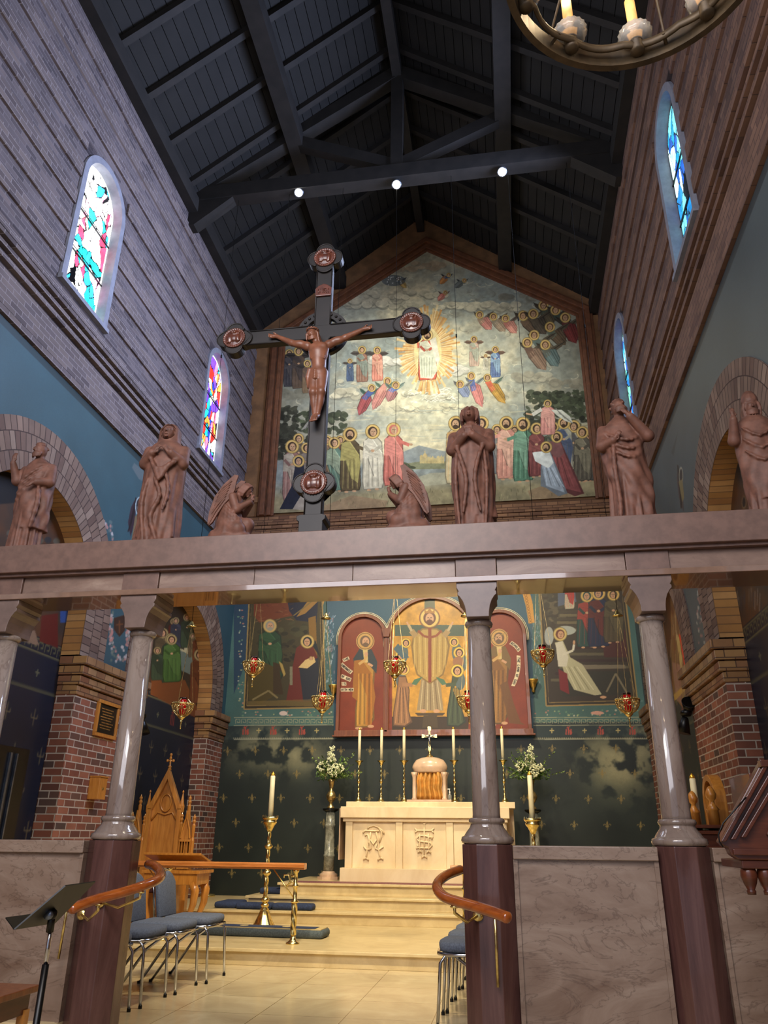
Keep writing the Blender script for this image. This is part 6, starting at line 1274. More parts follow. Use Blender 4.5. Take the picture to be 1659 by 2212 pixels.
def mono(segs, r=.012):
    m = MB()
    for sg in segs:
        pts = [atY(740+x*S_, 1740+y*S_, yf+.035) for x, y in sg]; m.tube([tuple(float(q) for q in p) for p in pts], r, 8)
    return m
A1 = mono([[(260, 350), (290, 320), (400, 325), (470, 325)], [(320, 300), (340, 270), (400, 255), (460, 280), (500, 340), (495, 400), (470, 470)], [(470, 290), (510, 320), (530, 360)], [(285, 385), (320, 370), (345, 470), (365, 545), (340, 570)],
           [(360, 340), (350, 430), (325, 480), (310, 600), (300, 680)], [(430, 340), (450, 430), (460, 540), (470, 620), (490, 685)], [(355, 435), (395, 500), (435, 435)], [(435, 490), (420, 550), (460, 570), (520, 525)], [(270, 520), (300, 560), (340, 560)], [(265, 690), (300, 670), (335, 700)], [(450, 700), (485, 665), (520, 690)]])
A2 = mono([[(1045, 210), (1045, 660)], [(1015, 205), (1045, 240), (1075, 205)], [(925, 290), (950, 320), (1140, 320), (1170, 290)], [(925, 345), (950, 325)], [(1165, 350), (1145, 325)], [(1160, 400), (1110, 405), (1050, 385), (980, 385), (945, 420), (970, 455), (1050, 465), (1120, 475), (1145, 510), (1110, 545), (1040, 545), (960, 540), (940, 550)],
           [(985, 360), (990, 430), (985, 500), (990, 600)], [(1100, 360), (1095, 430), (1105, 500), (1100, 600)], [(960, 605), (990, 575), (1015, 605)], [(1075, 610), (1100, 575), (1130, 610)], [(1010, 670), (1045, 640), (1080, 670)], [(1140, 430), (1150, 395)], [(955, 500), (965, 535)]], .011)
obj('monogram', A1, 'altar_marble', smooth=True, **W_); obj('monogram', A2, 'altar_marble', smooth=True, **W_)
# altar carpet
o = obj('altar_carpet', MB().box((-3.02, 11.20, 1.02), (.55, 11.525, 1.028)), 'mauve_carpet'); tag(o, 'thin mauve carpet strip at the foot of the altar', 'carpet')
# tabernacle
t = thing('tabernacle', 'domed stone tabernacle with a gold curtain standing on the altar', 'tabernacle', (-1.205, 12.2, 2.085))
obj('base', MB().box((-.33, -.19, 0), (.33, .19, .03)), 'cream_stone', t, bevel=.004)
dome = [(.24, .42), (.25, .44), (.255, .46), (.27, .49), (.265, .52), (.245, .56), (.21, .605), (.14, .635), (.06, .65), (.0, .652)]
obj('dome', MB().lathe(dome, n=40, mat=Matrix.Diagonal((1, .62, 1, 1))), 'cream_stone', t, smooth=True)
for sx in (-1, 1):
    for sy in (-.13, .13): obj('colonnette', MB().lathe([(.04, .03), (.04, .05), (.03, .06), (.027, .34), (.036, .37), (.05, .42)], c=(sx*.225, sy, 0), n=16), 'cream_stone', t, smooth=True)
m = MB(); pts = []
for i in range(61):
    u = i/60; pts.append((-.185+.37*u, -.10+.022*math.sin(u*34)+.01*math.sin(u*13)))
rows = []
for j, z in enumerate((.035, .1, .2, .3, .42)):
    rows.append([(x*(1+.05*math.sin(z*9))*(1.04 if z < .2 else .97)+.012*math.sin(z*20+x*8), y-.01*math.sin(z*7), z) for x, y in pts])
vs = [p for r in rows for p in r]; n = 61
m.raw(vs, [(j*n+i, j*n+i+1, (j+1)*n+i+1, (j+1)*n+i) for j in range(4) for i in range(60)]); o = obj('curtain', m, 'gold_curtain', t, smooth=True)
s_ = o.modifiers.new('solid', 'SOLIDIFY'); s_.thickness = .006
obj('inner_body', MB().box((-.19, -.07, .03), (.19, .14, .44)), 'cream_stone', t)
# crucifix on the tabernacle
t = thing('altar_crucifix', 'small brass and silver crucifix on top of the tabernacle dome', 'crucifix', (-1.205, 12.2, 2.735))
obj('foot', MB().lathe([(.055, 0), (.05, .015), (.025, .03), (.016, .06), (.024, .075), (.012, .09)], n=16), 'brass', t, smooth=True)
obj('cross', MB().box((-.016, -.01, .08), (.016, .01, .44)).box((-.11, -.01, .29), (.11, .01, .325)).box((-.028, -.012, .39), (.028, .012, .45)).box((-.12, -.012, .282), (-.08, .012, .333)).box((.08, -.012, .282), (.12, .012, .333)).box((-.022, -.012, .10), (.022, .012, .15)), 'brass', t, bevel=.002)
m = MB(); m.tube([(-.07, -.02, .315), (-.03, -.02, .30), (0, -.022, .295), (.03, -.02, .30), (.07, -.02, .315)], [.006, .008, .012, .008, .006]); m.tube([(0, -.022, .30), (0, -.022, .24), (.003, -.024, .20), (0, -.02, .15)], [.016, .013, .012, .006]); m.ball((0, -.024, .325), .012)
obj('corpus', m, 'chrome', t, smooth=True)
# altar candlesticks
def candlestick(x, y, z, h, hc, lab, scale=1.0, group='brass candlesticks with tall candles on the altar'):
    t = thing('altar_candlestick', lab, 'candlestick', (x, y, z), 0, group)
    obj('foot', MB().lathe([(.062*scale, 0), (.062*scale, .012), (.05*scale, .02), (.035*scale, .045), (.018*scale, .075), (.024*scale, .09), (.014*scale, .105)], n=18), 'brass', t, smooth=True)
    N = 60; obj('twisted_stem', MB().lathe([(.0125*scale, .1+(h-.16)*i/N) for i in range(N+1)], n=14, lobes=2, amp=.28, twist=95), 'brass', t, smooth=True)
    obj('knop', MB().lathe([(.012, h*.5-.03), (.024*scale, h*.5-.01), (.026*scale, h*.5), (.024*scale, h*.5+.015), (.012, h*.5+.035)], n=16), 'brass', t, smooth=True)
    obj('drip_pan', MB().lathe([(.013, h-.07), (.028, h-.05), (.03, h-.03), (.055*scale, h-.012), (.07*scale, h), (.066*scale, h-.004), (.03, h-.008)], n=24), 'brass', t, smooth=True)
    c = obj('candle', MB().lathe([(.024, h-.01), (.0225, h+hc-.045), (.018, h+hc-.04)], n=16), 'wax', t, smooth=True)
    obj('candle_tip', MB().lathe([(.0185, h+hc-.045), (.017, h+hc-.02), (.006, h+hc-.005), (.004, h+hc)], n=10), 'wick_tip', c, smooth=True)
    return t
first = candlestick(float(atY(774, 1733, 12.2)[0]), 12.2, 2.085, .60, .50, 'brass candlestick at the left end of the altar, nearest the flowers')
for px, lab in ((823, 'brass candlestick second from the left end of the altar'), (873, 'brass candlestick on the altar just left of the tabernacle'), (983, 'brass candlestick on the altar just right of the tabernacle'), (1091, 'brass candlestick at the right end of the altar, beyond the stone column')):
    dup(first, (float(atY(px, 1733, 12.2)[0]), 12.2, 2.085), label=lab)
t = thing('sanitizer_bottle', 'small clear pump bottle on the altar beside the tabernacle', 'bottle', (float(atY(972, 1733, 12.1)[0]), 12.08, 2.085))
plain('clear_plastic', (.80, .82, .80), .1, trans=.7); obj('bottle', MB().lathe([(.026, 0), (.028, .01), (.028, .09), (.02, .11), (.01, .12)], n=14), 'clear_plastic', t, smooth=True)
plain('white_plastic', (.9, .9, .88), .4); obj('pump', MB().lathe([(.012, .12), (.012, .15), (.005, .155), (.005, .18)], n=10).box((-.03, -.006, .175), (.008, .006, .188)), 'white_plastic', t)
# flower arrangements on marble pedestals
def flowers(x, y, lab, lab2, seed, ztop):
    p = thing('flower_pedestal', lab2, 'pedestal', (x, y, 1.02), 0, 'veined marble flower pedestals'); H = ztop-1.02
    obj('foot', MB().prism(OCT(.15), 0, .04, 'z').lathe([(.13, .04), (.135, .07), (.10, .09), (.085, .11)], n=24), 'cream_stone', p)
    obj('shaft', MB().lathe([(.075, .1), (.078, .3), (.085, .31), (.085, .33), (.074, .34), (.07, H-.26), (.078, H-.25), (.078, H-.22), (.07, H-.21), (.066, H-.05)], n=24), 'grey_marble', p, smooth=True)
    obj('top', MB().lathe([(.07, H-.05), (.10, H-.035), (.12, H-.02), (.12, H)], n=24), 'black_stone', p)
    t = thing('flower_arrangement', lab, 'flowers', (x, y, ztop), 0, 'white and green flower arrangements'); 
    v = obj('vase', MB().lathe([(.06, 0), (.055, .02), (.03, .05), (.022, .08), (.05, .11), (.075, .16), (.075, .19), (.05, .235), (.028, .26), (.03, .30), (.045, .38), (.06, .42), (.055, .42)], n=24), 'old_brass', t, smooth=True)
    r = random.Random(seed); gr = MB(); pl = MB(); st = MB()
    def leaf(m, c, d, L, w):
        d = Vector(d).normalized(); s = d.cross(Vector((r.uniform(-1, 1), r.uniform(-1, 1), 1))).normalized(); n_ = d.cross(s)*L*.15; c = Vector(c)
        m.raw([c, c+d*L*.35+s*w+n_, c+d*L*.75+s*w*.7+n_, c+d*L, c+d*L*.75-s*w*.7+n_, c+d*L*.35-s*w+n_], [(0, 1, 2, 3), (0, 3, 4, 5)])
    for i in range(42):
        a = r.uniform(0, 2*PI); e = r.uniform(-.35, 1.2); R = r.uniform(.16, .33)*(1.1 if i % 4 else 1.35); c = Vector((math.cos(a)*math.cos(e)*R, math.sin(a)*math.cos(e)*R*.8, .52+math.sin(e)*R*.9))
        st.tube([(0, 0, .40), ((c.x)*.5, c.y*.5, .40+(c.z-.40)*.62), c], .003, 5)
        for k in range(9):
            f = .45+.6*k/9; q = Vector((0, 0, .42)).lerp(c, f); leaf(gr if i % 3 else pl, q, (r.uniform(-1, 1), r.uniform(-1, 1), r.uniform(-.6, .8)), r.uniform(.035, .075), r.uniform(.008, .016))
    for (dx, dz, ln) in ((.30, .72, .16), (-.27, .66, .13), (.42, .5, .12)):
        for k in range(12): c = Vector((dx*(.5+.06*k), -.02, .42+(dz-.42)*(.5+.07*k))); leaf(pl, c, (r.uniform(-1, 1), r.uniform(-1, 1), .4), .045, .014)
    g = obj('foliage', gr, 'leaf', t, clean=False); g['kind'] = 'stuff'; g = obj('pale_foliage', pl, 'pale_leaf', t, clean=False); g['kind'] = 'stuff'; obj('stems', st, 'leaf', t, clean=False)
    for (bx_, by_, bz_, R, n_) in ((0, -.10, .76, .07, 60), (.0, -.10, .66, .09, 70), (-.15, -.10, .60, .07, 50), (.05, -.16, .53, .09, 70), (.14, -.1, .57, .07, 40), (.02, -.12, .86, .045, 30)):
        m = MB()
        for k in range(n_):
            d = Vector((r.gauss(0, 1), r.gauss(0, 1), r.gauss(0, 1))).normalized()*R*r.uniform(.6, 1); m.ball((bx_+d.x, by_+d.y, bz_+d.z*1.1), r.uniform(.008, .014), 6, 4)
        o = obj('blossom_head', m, 'petal', t, clean=False); o['kind'] = 'stuff'
flowers(-2.72, 12.16, 'white hydrangeas and greenery in a brass vase, left of the altar', 'grey marble pedestal standing left of the altar', 3, 1.99)
flowers(.30, 12.2, 'white flowers and trailing greenery in a brass vase, right of the altar', 'grey marble pedestal right of the altar, mostly hidden by the parapet', 8, 1.99)
# tall floor candlesticks
def floor_candle(x, y, z, lab, H=1.24, hc=.55):
    t = thing('floor_candlestick', lab, 'candlestick', (x, y, z), 0, 'tall brass floor candlesticks')
    obj('foot', MB().lathe([(.135, 0), (.14, .015), (.13, .03), (.11, .06), (.075, .13), (.05, .19), (.055, .2), (.035, .22), (.05, .235), (.05, .25), (.028, .27)], n=28, lobes=8, amp=.05), 'brass', t, smooth=True)
    ks = [.30, .60, .90, H-.14]; zz = .27
    for i, k in enumerate(ks):
        N = 36; obj('twisted_stem', MB().lathe([(.026-.002*i, zz+(k-.03-zz)*j/N) for j in range(N+1)], n=20, lobes=3, amp=.2, twist=60), 'brass', t, smooth=True)
        if i < 3: obj('knop', MB().lathe([(.026, k-.035), (.04, k-.02), (.055, k), (.04, k+.02), (.028, k+.035)], n=20), 'brass', t, smooth=True)
        zz = k+.03
    obj('cup', MB().lathe([(.025, H-.17), (.045, H-.13), (.06, H-.10), (.085, H-.07), (.09, H-.05), (.075, H-.045), (.10, H-.02), (.105, H), (.098, H-.004), (.03, H-.01)], n=28), 'brass', t, smooth=True)
    m = MB().tube([(.1*math.cos(a), .1*math.sin(a), H) for a in np.linspace(0, 2*PI, 24, False)], .004, 6, closed=True)
    for i in range(16): a = 2*PI*i/16; m.prism([(.099*math.cos(a)-.004, .0), (.099*math.cos(a)+.004, 0), (.099*math.cos(a), .03)], .099*math.sin(a)-.002, .099*math.sin(a)+.002, 'y', mat=Matrix.Translation((0, 0, H-.005)))
    obj('gallery', m, 'brass', t)
    c = obj('candle', MB().lathe([(.033, H-.01), (.031, H+hc-.06), (.026, H+hc-.05)], n=18), 'wax', t, smooth=True); obj('candle_tip', MB().lathe([(.027, H+hc-.06), (.026, H+hc-.03), (.01, H+hc-.01), (.006, H+hc)], n=12), 'wick_tip', c, smooth=True)
    return t
v = atY(568, 2003, 10.12); f1 = floor_candle(-3.045, 10.12, .58, 'tall brass floor candlestick left of the altar steps')
dup(f1, (.236, 10.12, .58), label='tall brass floor candlestick right of the altar, partly behind the parapet')
dup(f1, (1.86, 8.75, .45), label='tall candlestick at the far right beside the brick pier')
# ---------------------------------------------------------------- hanging sanctuary lamps
def lamp(px, py, y, lab, bell):
    v = atY(px, py, y); t = thing('sanctuary_lamp', lab, 'lamp', (float(v[0]), y, float(v[2])), 0, 'hanging brass sanctuary lamps')
    R = .135
    m = MB().tube([(R*math.cos(a), R*math.sin(a), 0) for a in np.linspace(0, 2*PI, 32, False)], .010, 8, closed=True)
    for i in range(32): a = 2*PI*i/32; m.ball((R*math.cos(a), R*math.sin(a), .012), .008, 6, 4)
    obj('rim', m, 'brass', t, smooth=True)
    m = MB()
    for i in range(10):
        a = 2*PI*i/10; m.tube([(R*math.cos(a)*math.cos(q), R*math.sin(a)*math.cos(q), -.15*math.sin(q)) for q in np.linspace(0, 1.35, 9)], .0065, 6)
        a2 = a+PI/10; c = Vector((R*.93*math.cos(a2), R*.93*math.sin(a2), -.045)); u = Vector((-math.sin(a2), math.cos(a2), 0)); w_ = Vector((.25*math.cos(a2), .25*math.sin(a2), .97))
        m.tube([tuple(c+u*.026*math.cos(b)+w_*.026*math.sin(b)) for b in np.linspace(0, 2*PI, 14, False)], .006, 6, closed=True)
        m.tube([(R*math.cos(a2)*.9, R*math.sin(a2)*.9, -.07), (R*.62*math.cos(a2), R*.62*math.sin(a2), -.115), (.03*math.cos(a2), .03*math.sin(a2), -.148)], .005, 6)
    obj('openwork_bowl', m, 'old_brass', t, smooth=True)
    obj('finial', MB().lathe([(.006, -.30), (.010, -.27), (.006, -.22), (.022, -.205), (.01, -.195), (.03, -.175), (.05, -.155), (.045, -.14)], n=16), 'brass', t, smooth=True)
    g = obj('red_glass_cup', MB().lathe([(.02, -.13), (.035, -.11), (.042, -.02), (.05, .03), (.04, .055), (.043, .06)], n=18), 'red_glass', t, smooth=True)
    obj('glass_lip', MB().lathe([(.04, .055), (.048, .075), (.046, .085), (.036, .08)], n=18), 'dark_red_glass', g, smooth=True)
    m = MB()
    for i in range(3): a = 2*PI*i/3+.4; m.tube([(R*math.cos(a), R*math.sin(a), 0), (.09*math.cos(a), .09*math.sin(a), .03), (.055*math.cos(a), .055*math.sin(a), .07)], .005, 6); m.tube([(.12*math.cos(a), .12*math.sin(a), .01), (.05*math.cos(a), .05*math.sin(a), .6), (0, 0, 1.05)], .0022, 5)
    obj('hanging_chain', m, 'old_brass', t)
    top = 11.5-float(v[2]); obj('suspension_wire', MB().tube([(0, 0, 1.04), (0, 0, top)], .0035, 5).tube([(0, 0, top*.62), (0, 0, top*.62+.05)], .012, 6), 'wire', t)
    if bell: obj('smoke_bell', MB().lathe([(.065, 1.0), (.06, 1.012), (.035, 1.03), (.022, 1.06), (.008, 1.08)], n=20), 'brass', t, smooth=True)
for px, py, lab, bell in ((548, 1433, 'hanging brass lamp with red glass in front of the left scene painting, upper one', 0), (395, 1522, 'hanging brass lamp before the dark alcove at the far left', 1), (697, 1508, 'hanging brass lamp with red glass just left of the triptych', 1),
                    (853, 1433, 'hanging brass lamp between the left and middle triptych arches', 0), (1012, 1508, 'hanging brass lamp half hidden behind the central stone column', 1), (1172, 1409, 'hanging brass lamp just right of the triptych', 0), (1355, 1513, 'hanging brass lamp at the far right, beside the right stone column', 1)):
    lamp(px, py, 9.3, lab, bell)
# ================================================================== CHANCEL FURNITURE
def rail(x0, x1, lab, posts):
    t = thing('communion_rail', lab, 'rail', ((x0+x1)/2, 8.71, .58), 0, 'wooden communion rails on brass posts'); W_ = dict(parent=t, world=True)
    m = MB(); m.prism([(8.655, 1.30), (8.66, 1.275), (8.76, 1.275), (8.765, 1.30), (8.765, 1.325), (8.755, 1.338), (8.665, 1.338), (8.655, 1.325)], x0, x1, 'x'); m.box((x0, 8.64, 1.292), (x1, 8.655, 1.303))
    obj('handrail', m, 'rail_oak', bevel=.003, **W_)
    for x in posts:
        L = lambda pr: [(r, z) for r, z in pr]
        p = obj('post', MB().lathe([(.07, .58), (.072, .59), (.045, .605), (.03, .625), (.022, .66)], c=(x, 8.71, 0), n=20), 'brass', smooth=True, **W_)
        N = 40; obj('twisted_post', MB().lathe([(.028, .66+.30*i/N) for i in range(N+1)], c=(x, 8.71, 0), n=20, lobes=3, amp=.16, twist=55), 'brass', smooth=True, **W_)
        obj('post_top', MB().lathe([(.024, .95), (.04, .965), (.042, .975), (.022, .99), (.02, 1.10), (.034, 1.115), (.034, 1.125), (.02, 1.135), (.019, 1.24), (.03, 1.25), (.034, 1.276)], c=(x, 8.71, 0), n=20), 'brass', smooth=True, **W_)
        m = MB(); s = -1 if x < -1 else 1
        m.tube([(x, 8.71, .99), (x+s*.10, 8.71, 1.10), (x+s*.25, 8.71, 1.275)], .007, 6)
        m.tube([(x+s*.10, 8.71, 1.10), (x+s*.06, 8.71, 1.16), (x+s*.08, 8.71, 1.22), (x+s*.13, 8.71, 1.22), (x+s*.13, 8.71, 1.19)], [.007, .008, .01, .009, .005], 6); m.tube([(x+s*.08, 8.71, 1.13), (x+s*.03, 8.71, 1.16), (x+s*.02, 8.71, 1.13)], .007, 6); m.ball((x+s*.03, 8.71, 1.21), (.03, .01, .012), 8, 6)
        obj('scroll_bracket', m, 'brass', smooth=True, **W_)
rail(-4.55, -2.20, 'wooden communion rail on twisted brass posts, left side', (-2.30, -3.72)); rail(-.66, 1.3, 'wooden communion rail behind the central column, right side', (-.52, .9))
# kneeler in front of the rail and cushions on the steps
def cushion(name, lab, cat, c, d, rz, mat_side, group=None, trim=False, lines=0):
    t = thing(name, lab, cat, c, rz, group)
    S = MB().cbox((0, 0, d[2]/2), d); obj('pad', S, mat_side, t, bevel=min(d[2]*.45, .03), smooth=True)
    if trim:
        obj('top_border', MB().cbox((0, 0, d[2]+.001), (d[0]-.05, d[1]-.05, .008)), 'sand_trim', t); obj('top_cover', MB().cbox((.0, 0, d[2]+.004), (d[0]-.22, d[1]-.14, .01)), 'navy_fabric', t)
        for x in (-.95, -.25, .45): obj('emblem', MB().lathe([(.05, 0), (.05, .012)], c=(x*d[0]/2.2, 0, d[2]), n=12), 'sand_trim', t)
    return t
cushion('kneeler_cushion', 'long grey-sided kneeler cushion with blue top behind the communion rail', 'cushion', (-2.86, 9.34, .58), (1.56, .34, .085), -.05, 'kneeler_side', trim=True)
def at3(px, py, z): v = atZ(px, py, z); return (float(v[0]), float(v[1]), z)
g = 'blue cushions lying on the altar steps'
a = at3(543, 1968, .725); cushion('step_cushion', 'blue cushion on the altar step, behind the tall candlestick', 'cushion', (a[0]-.05, 10.78, .725), (.48, .22, .075), 0, 'navy_fabric', g)
a = at3(618, 1968, .725); cushion('step_cushion', 'blue cushion on the altar step, nearest the rail post', 'cushion', (a[0]+.045, 10.775, .725), (.54, .22, .075), 0, 'navy_fabric', g)
cushion('step_cushion', 'blue cushion lying crosswise at the left end of the altar steps', 'cushion', (-3.78, 11.0, .725), (.30, .5, .075), .0, 'navy_fabric', g)
cushion('step_cushion', 'small dark blue cushion against the topmost altar step', 'cushion', (-3.30, 11.36, .872), (.34, .3, .075), 0, 'navy_fabric', g)
# blue upholstered chairs
def chair(loc, rz, lab, group):
    # faces +x; width along y
    t = thing('upholstered_chair', lab, 'chair', loc, rz, group); W, D, SH = .46, .46, .44
    obj('seat', MB().prism([(-D/2, -W/2+.02), (-D/2+.03, -W/2), (D/2-.08, -W/2), (D/2-.02, -W/2+.05), (D/2, 0), (D/2-.02, W/2-.05), (D/2-.08, W/2), (-D/2+.03, W/2), (-D/2, W/2-.02)], SH-.0, SH+.065, 'z'), 'grey_fabric', t, bevel=.025, smooth=True)
    obj('seat_rim', MB().tube([(-D/2, -W/2+.03, SH-.008), (D/2-.07, -W/2+.005, SH-.008), (D/2-.01, -W/2+.07, SH-.008), (D/2, 0, SH-.008), (D/2-.01, W/2-.07, SH-.008), (D/2-.07, W/2-.005, SH-.008), (-D/2, W/2-.03, SH-.008)], .012, 8, closed=True), 'chrome', t, smooth=True)
    pts = []
    for i in range(15): u = -1+2*i/14; pts.append((.195*u, .88-.10*abs(u)**2.6-(.03 if abs(u) < .1 else 0)))
    prof = [(-.185, .50)]+[(p[0], p[1]) for p in pts]+[(.185, .50)]
    mt = Matrix.Rotation(-.16, 4, 'Y'); mt.translation = Vector((-.15, 0, 0))
    obj('backrest', MB().prism(prof, -.075, -.035, 'x', mat=mt), 'grey_fabric', t, bevel=.012, smooth=True)
    fr = [(-.205, .10)]+[(-.21, .5)]+[(.212*(-1+2*i/14), .90-.11*abs(-1+2*i/14)**2.6) for i in range(15)]+[(.21, .5), (.205, .10)]
    obj('back_frame', MB().tube([tuple(mt @ Vector((-.078, p[0], p[1]))) for p in fr if p[1] > .3], .011, 8), 'chrome', t, smooth=True)
    for s in (-1, 1):
        obj('leg', MB().tube([(-.12, s*.2, SH-.01), (D/2-.06, s*.21, SH-.015), (D/2-.025, s*.215, SH-.06), (D/2, s*.22, .0)], .0115, 8), 'chrome', t, smooth=True)
        obj('leg', MB().tube([(.10, s*.20, SH-.02), (-.06, s*.205, SH-.13), (-D/2-.05, s*.21, 0)], .0115, 8), 'chrome', t, smooth=True)
        for x in (D/2, -D/2-.05): obj('rubber_foot', MB().lathe([(.014, -.0), (.014, .02)], c=(x, s*(.22 if x > 0 else .21), 0), n=10), 'black_metal', t)
    return t
ch = chair((-2.89, 7.48, ZC), 0, 'blue upholstered chair in the left row, farthest from the viewer', 'blue chairs in the left chancel row')
dup(ch, (-2.95, 6.96, ZC), label='blue upholstered chair in the middle of the left row'); dup(ch, (-2.99, 6.42, ZC), label='blue upholstered chair in the left row, third from its far end'); dup(ch, (-3.02, 5.86, ZC), label='blue upholstered chair at the near end of the left row, behind the pedestal')
for k, (y, lab) in enumerate(((6.22, 'nearest blue chair of the right row, half hidden by the central pedestal'), (6.72, 'second blue chair of the right row, behind the central pedestal'), (7.22, 'third blue chair of the right row, behind the central pedestal'), (7.72, 'farthest blue chair of the right row'))):
    c = dup(ch, (-.335+.025*k, y, ZC), rz=PI, label=lab); c['group'] = 'blue chairs in the right chancel row'
# carved gothic throne
t = thing('gothic_throne', 'tall carved oak throne with a gabled back and spired sides', 'throne', (-4.60, 10.35, .58), .12)
def local(m, mat, name, par=t, **k): return obj(name, m, mat, par, **k)
m = MB().box((-.21, .1, .0), (.21, .16, 1.35)); m.prism([(-.21, 1.35), (.21, 1.35), (0, 1.80)], .1, .15, 'y')
local(m, 'oak', 'back_panel')
fr = MB().box((-.235, .03, 0), (-.175, .12, 1.35)).box((.175, .03, 0), (.235, .12, 1.35))
for s in (-1, 1): fr.prism([(s*.235, 1.33), (s*.17, 1.33), (0, 1.72), (0, 1.86)], .03, .12, 'y'); fr.lathe([(.035, 1.3), (.038, 1.38), (.03, 1.40), (.006, 1.54), (.016, 1.555), (.004, 1.58)], c=(s*.225, .07, 0), n=6)
local(fr, 'oak', 'gable_frame', bevel=.004)
m = MB().tube([(.07*math.cos(a), .085, 1.42+.11*math.sin(a)) for a in np.linspace(0, 2*PI, 20, False)], .012, 6, closed=True).tube([(-.17, .085, 1.2), (-.1, .085, 1.3), (0, .085, 1.27), (.1, .085, 1.3), (.17, .085, 1.2)], .012, 6); local(m, 'oak', 'tracery', smooth=True)
m = MB().lathe([(.03, 1.84), (.018, 1.87), (.03, 1.88), (.012, 1.9), (.012, 2.04)], c=(0, .075, 0), n=8)
for dx, dz in ((-.04, 1.96), (.04, 1.96), (0, 2.04), (0, 1.99)): m.ball((dx, .075, dz), .02, 8, 6)
m.tube([(-.045, .075, 1.96), (.045, .075, 1.96)], .01, 6); local(m, 'oak', 'finial', smooth=True)
for s in (-1, 1):
    sx = s*.335; m = MB().box((sx-.075, .0, 0), (sx+.075, .14, .62))
    for k in range(5): m.box((sx-.07+.035*k-.006, -.012, .62), (sx-.07+.035*k+.006, .10, .95))
    m.box((sx-.078, -.015, .60), (sx+.078, .14, .63)).box((sx-.078, -.015, .78), (sx+.078, .12, .80)).box((sx-.078, -.015, .94), (sx+.078, .14, .97)).box((sx-.075, .10, .6), (sx+.075, .14, .97))
    m.prism([(sx-.07, .97), (sx+.07, .97), (sx, 1.30)], -.01, .13, 'y')
    w_ = local(m, 'oak', 'side_screen', bevel=.003)
    m = MB()
    for q, (dx, zb, zt) in enumerate(((-.085, .95, 1.30), (.085, .95, 1.28), (0, 1.05, 1.52))): m.lathe([(.026, zb-.3), (.026, zb), (.016, zb+.04), (.02, zb+.10), (.024, zt-.14), (.014, zt-.12), (.026, zt-.09), (.014, zt-.07), (.024, zt-.045), (.01, zt-.02), (.004, zt)], c=(sx+dx, .05, 0), n=8)
    for d in (-1, 1): m.tube([(sx+d*.06, -.02, .98), (sx+d*.045, -.025, 1.1), (sx+d*.01, -.02, 1.22), (sx, -.02, 1.32)], .012, 6)
    obj('pinnacle', m, 'oak', w_, smooth=False)
    local(MB().box((sx-.04, -.42, 0), (sx+.04, .0, .56)).box((sx-.045, -.45, .56), (sx+.045, .0, .60)), 'oak', 'armrest', bevel=.006)
local(MB().box((-.3, -.42, .0), (.3, .1, .36)), 'oak', 'seat_box'); local(MB().cbox((0, -.17, .4), (.56, .46, .08)), 'mauve_carpet', 'seat_cushion', bevel=.02)
# prayer desk in front of the throne
t = thing('prayer_desk', 'oak prayer desk with curved legs standing before the throne', 'desk', (-4.02, 9.66, .58), .0)
dx0, dx1 = -.42, .42
b0 = atY(334, 1847, 11.0); b1 = atY(432, 1846, 11.0)
local(MB().prism([(-.30, .665), (.22, .80), (.22, .825), (-.30, .69)], -.36, .36, 'y', mat=Matrix.Rotation(-PI/2, 4, 'Z')), 'oak', 'slanted_top', t, bevel=.004)
local(MB().box((-.33, -.2, .48), (.33, .2, .62)), 'oak', 'apron', t, bevel=.006); local(MB().box((-.36, -.22, .60), (.36, .26, .635)), 'oak', 'shelf', t, bevel=.004)
for sx in (-1, 1):
    for sy in (-1, 1): local(MB().tube([(sx*.27, sy*.16, .5), (sx*.31, sy*.17, .42), (sx*.30, sy*.17, .28), (sx*.25, sy*.16, .14), (sx*.26, sy*.165, .05), (sx*.29, sy*.18, .0)], [.05, .05, .04, .028, .03, .035], 8), 'oak', 'leg', t, smooth=True)
v = atZ(463, 1932, .725); t = thing('brass_stand_base', 'small round brass base on the floor beside the prayer desk', 'stand', (float(v[0])+.02, float(min(v[1], 12.7)), .725)); local(MB().lathe([(.15, 0), (.155, .02), (.14, .035), (.03, .05), (.02, .07), (.018, .16), (.01, .17)], n=28), 'brass', 'disc', t, smooth=True)
# arched stall on the right
t = thing('choir_stall', 'carved wooden stall with an arched back beside the right brick pier', 'stall', (1.93, 8.25, .43), 0)
def ap(r, z0_, zs, n=14): return [(-r, z0_)]+[(-r*math.cos(PI*i/n), zs+r*math.sin(PI*i/n)) for i in range(n+1)]+[(r, z0_)]
m = MB(); A, B = ap(.26, .3, 1.50), ap(.20, .3, 1.50)
for i in range(len(A)-1): m.prism([A[i], A[i+1], B[i+1], B[i]], -.05, .05, 'x')
local(m, 'oak', 'arch_frame', t, bevel=.004); local(MB().prism(ap(.21, .3, 1.5), .0, .03, 'x'), 'pulpit_wood', 'back_panel', t)
local(MB().box((-.30, -.45, 0), (.1, .43, 1.22)).box((-.33, -.48, 1.22), (.12, .46, 1.25)).box((-.32, -.47, 1.27), (.11, .45, 1.30)), 'pulpit_wood', 'body', t, bevel=.004)
for y, z in ((-.40, 1.3), (.38, 1.3)): local(MB().lathe([(.05, z), (.05, z+.12), (.06, z+.13), (.03, z+.17), (.02, z+.2), (.045, z+.23), (.05, z+.26), (.03, z+.31), (.01, z+.33)], c=(-.12, y, 0), n=12), 'oak', 'finial', t, smooth=True)
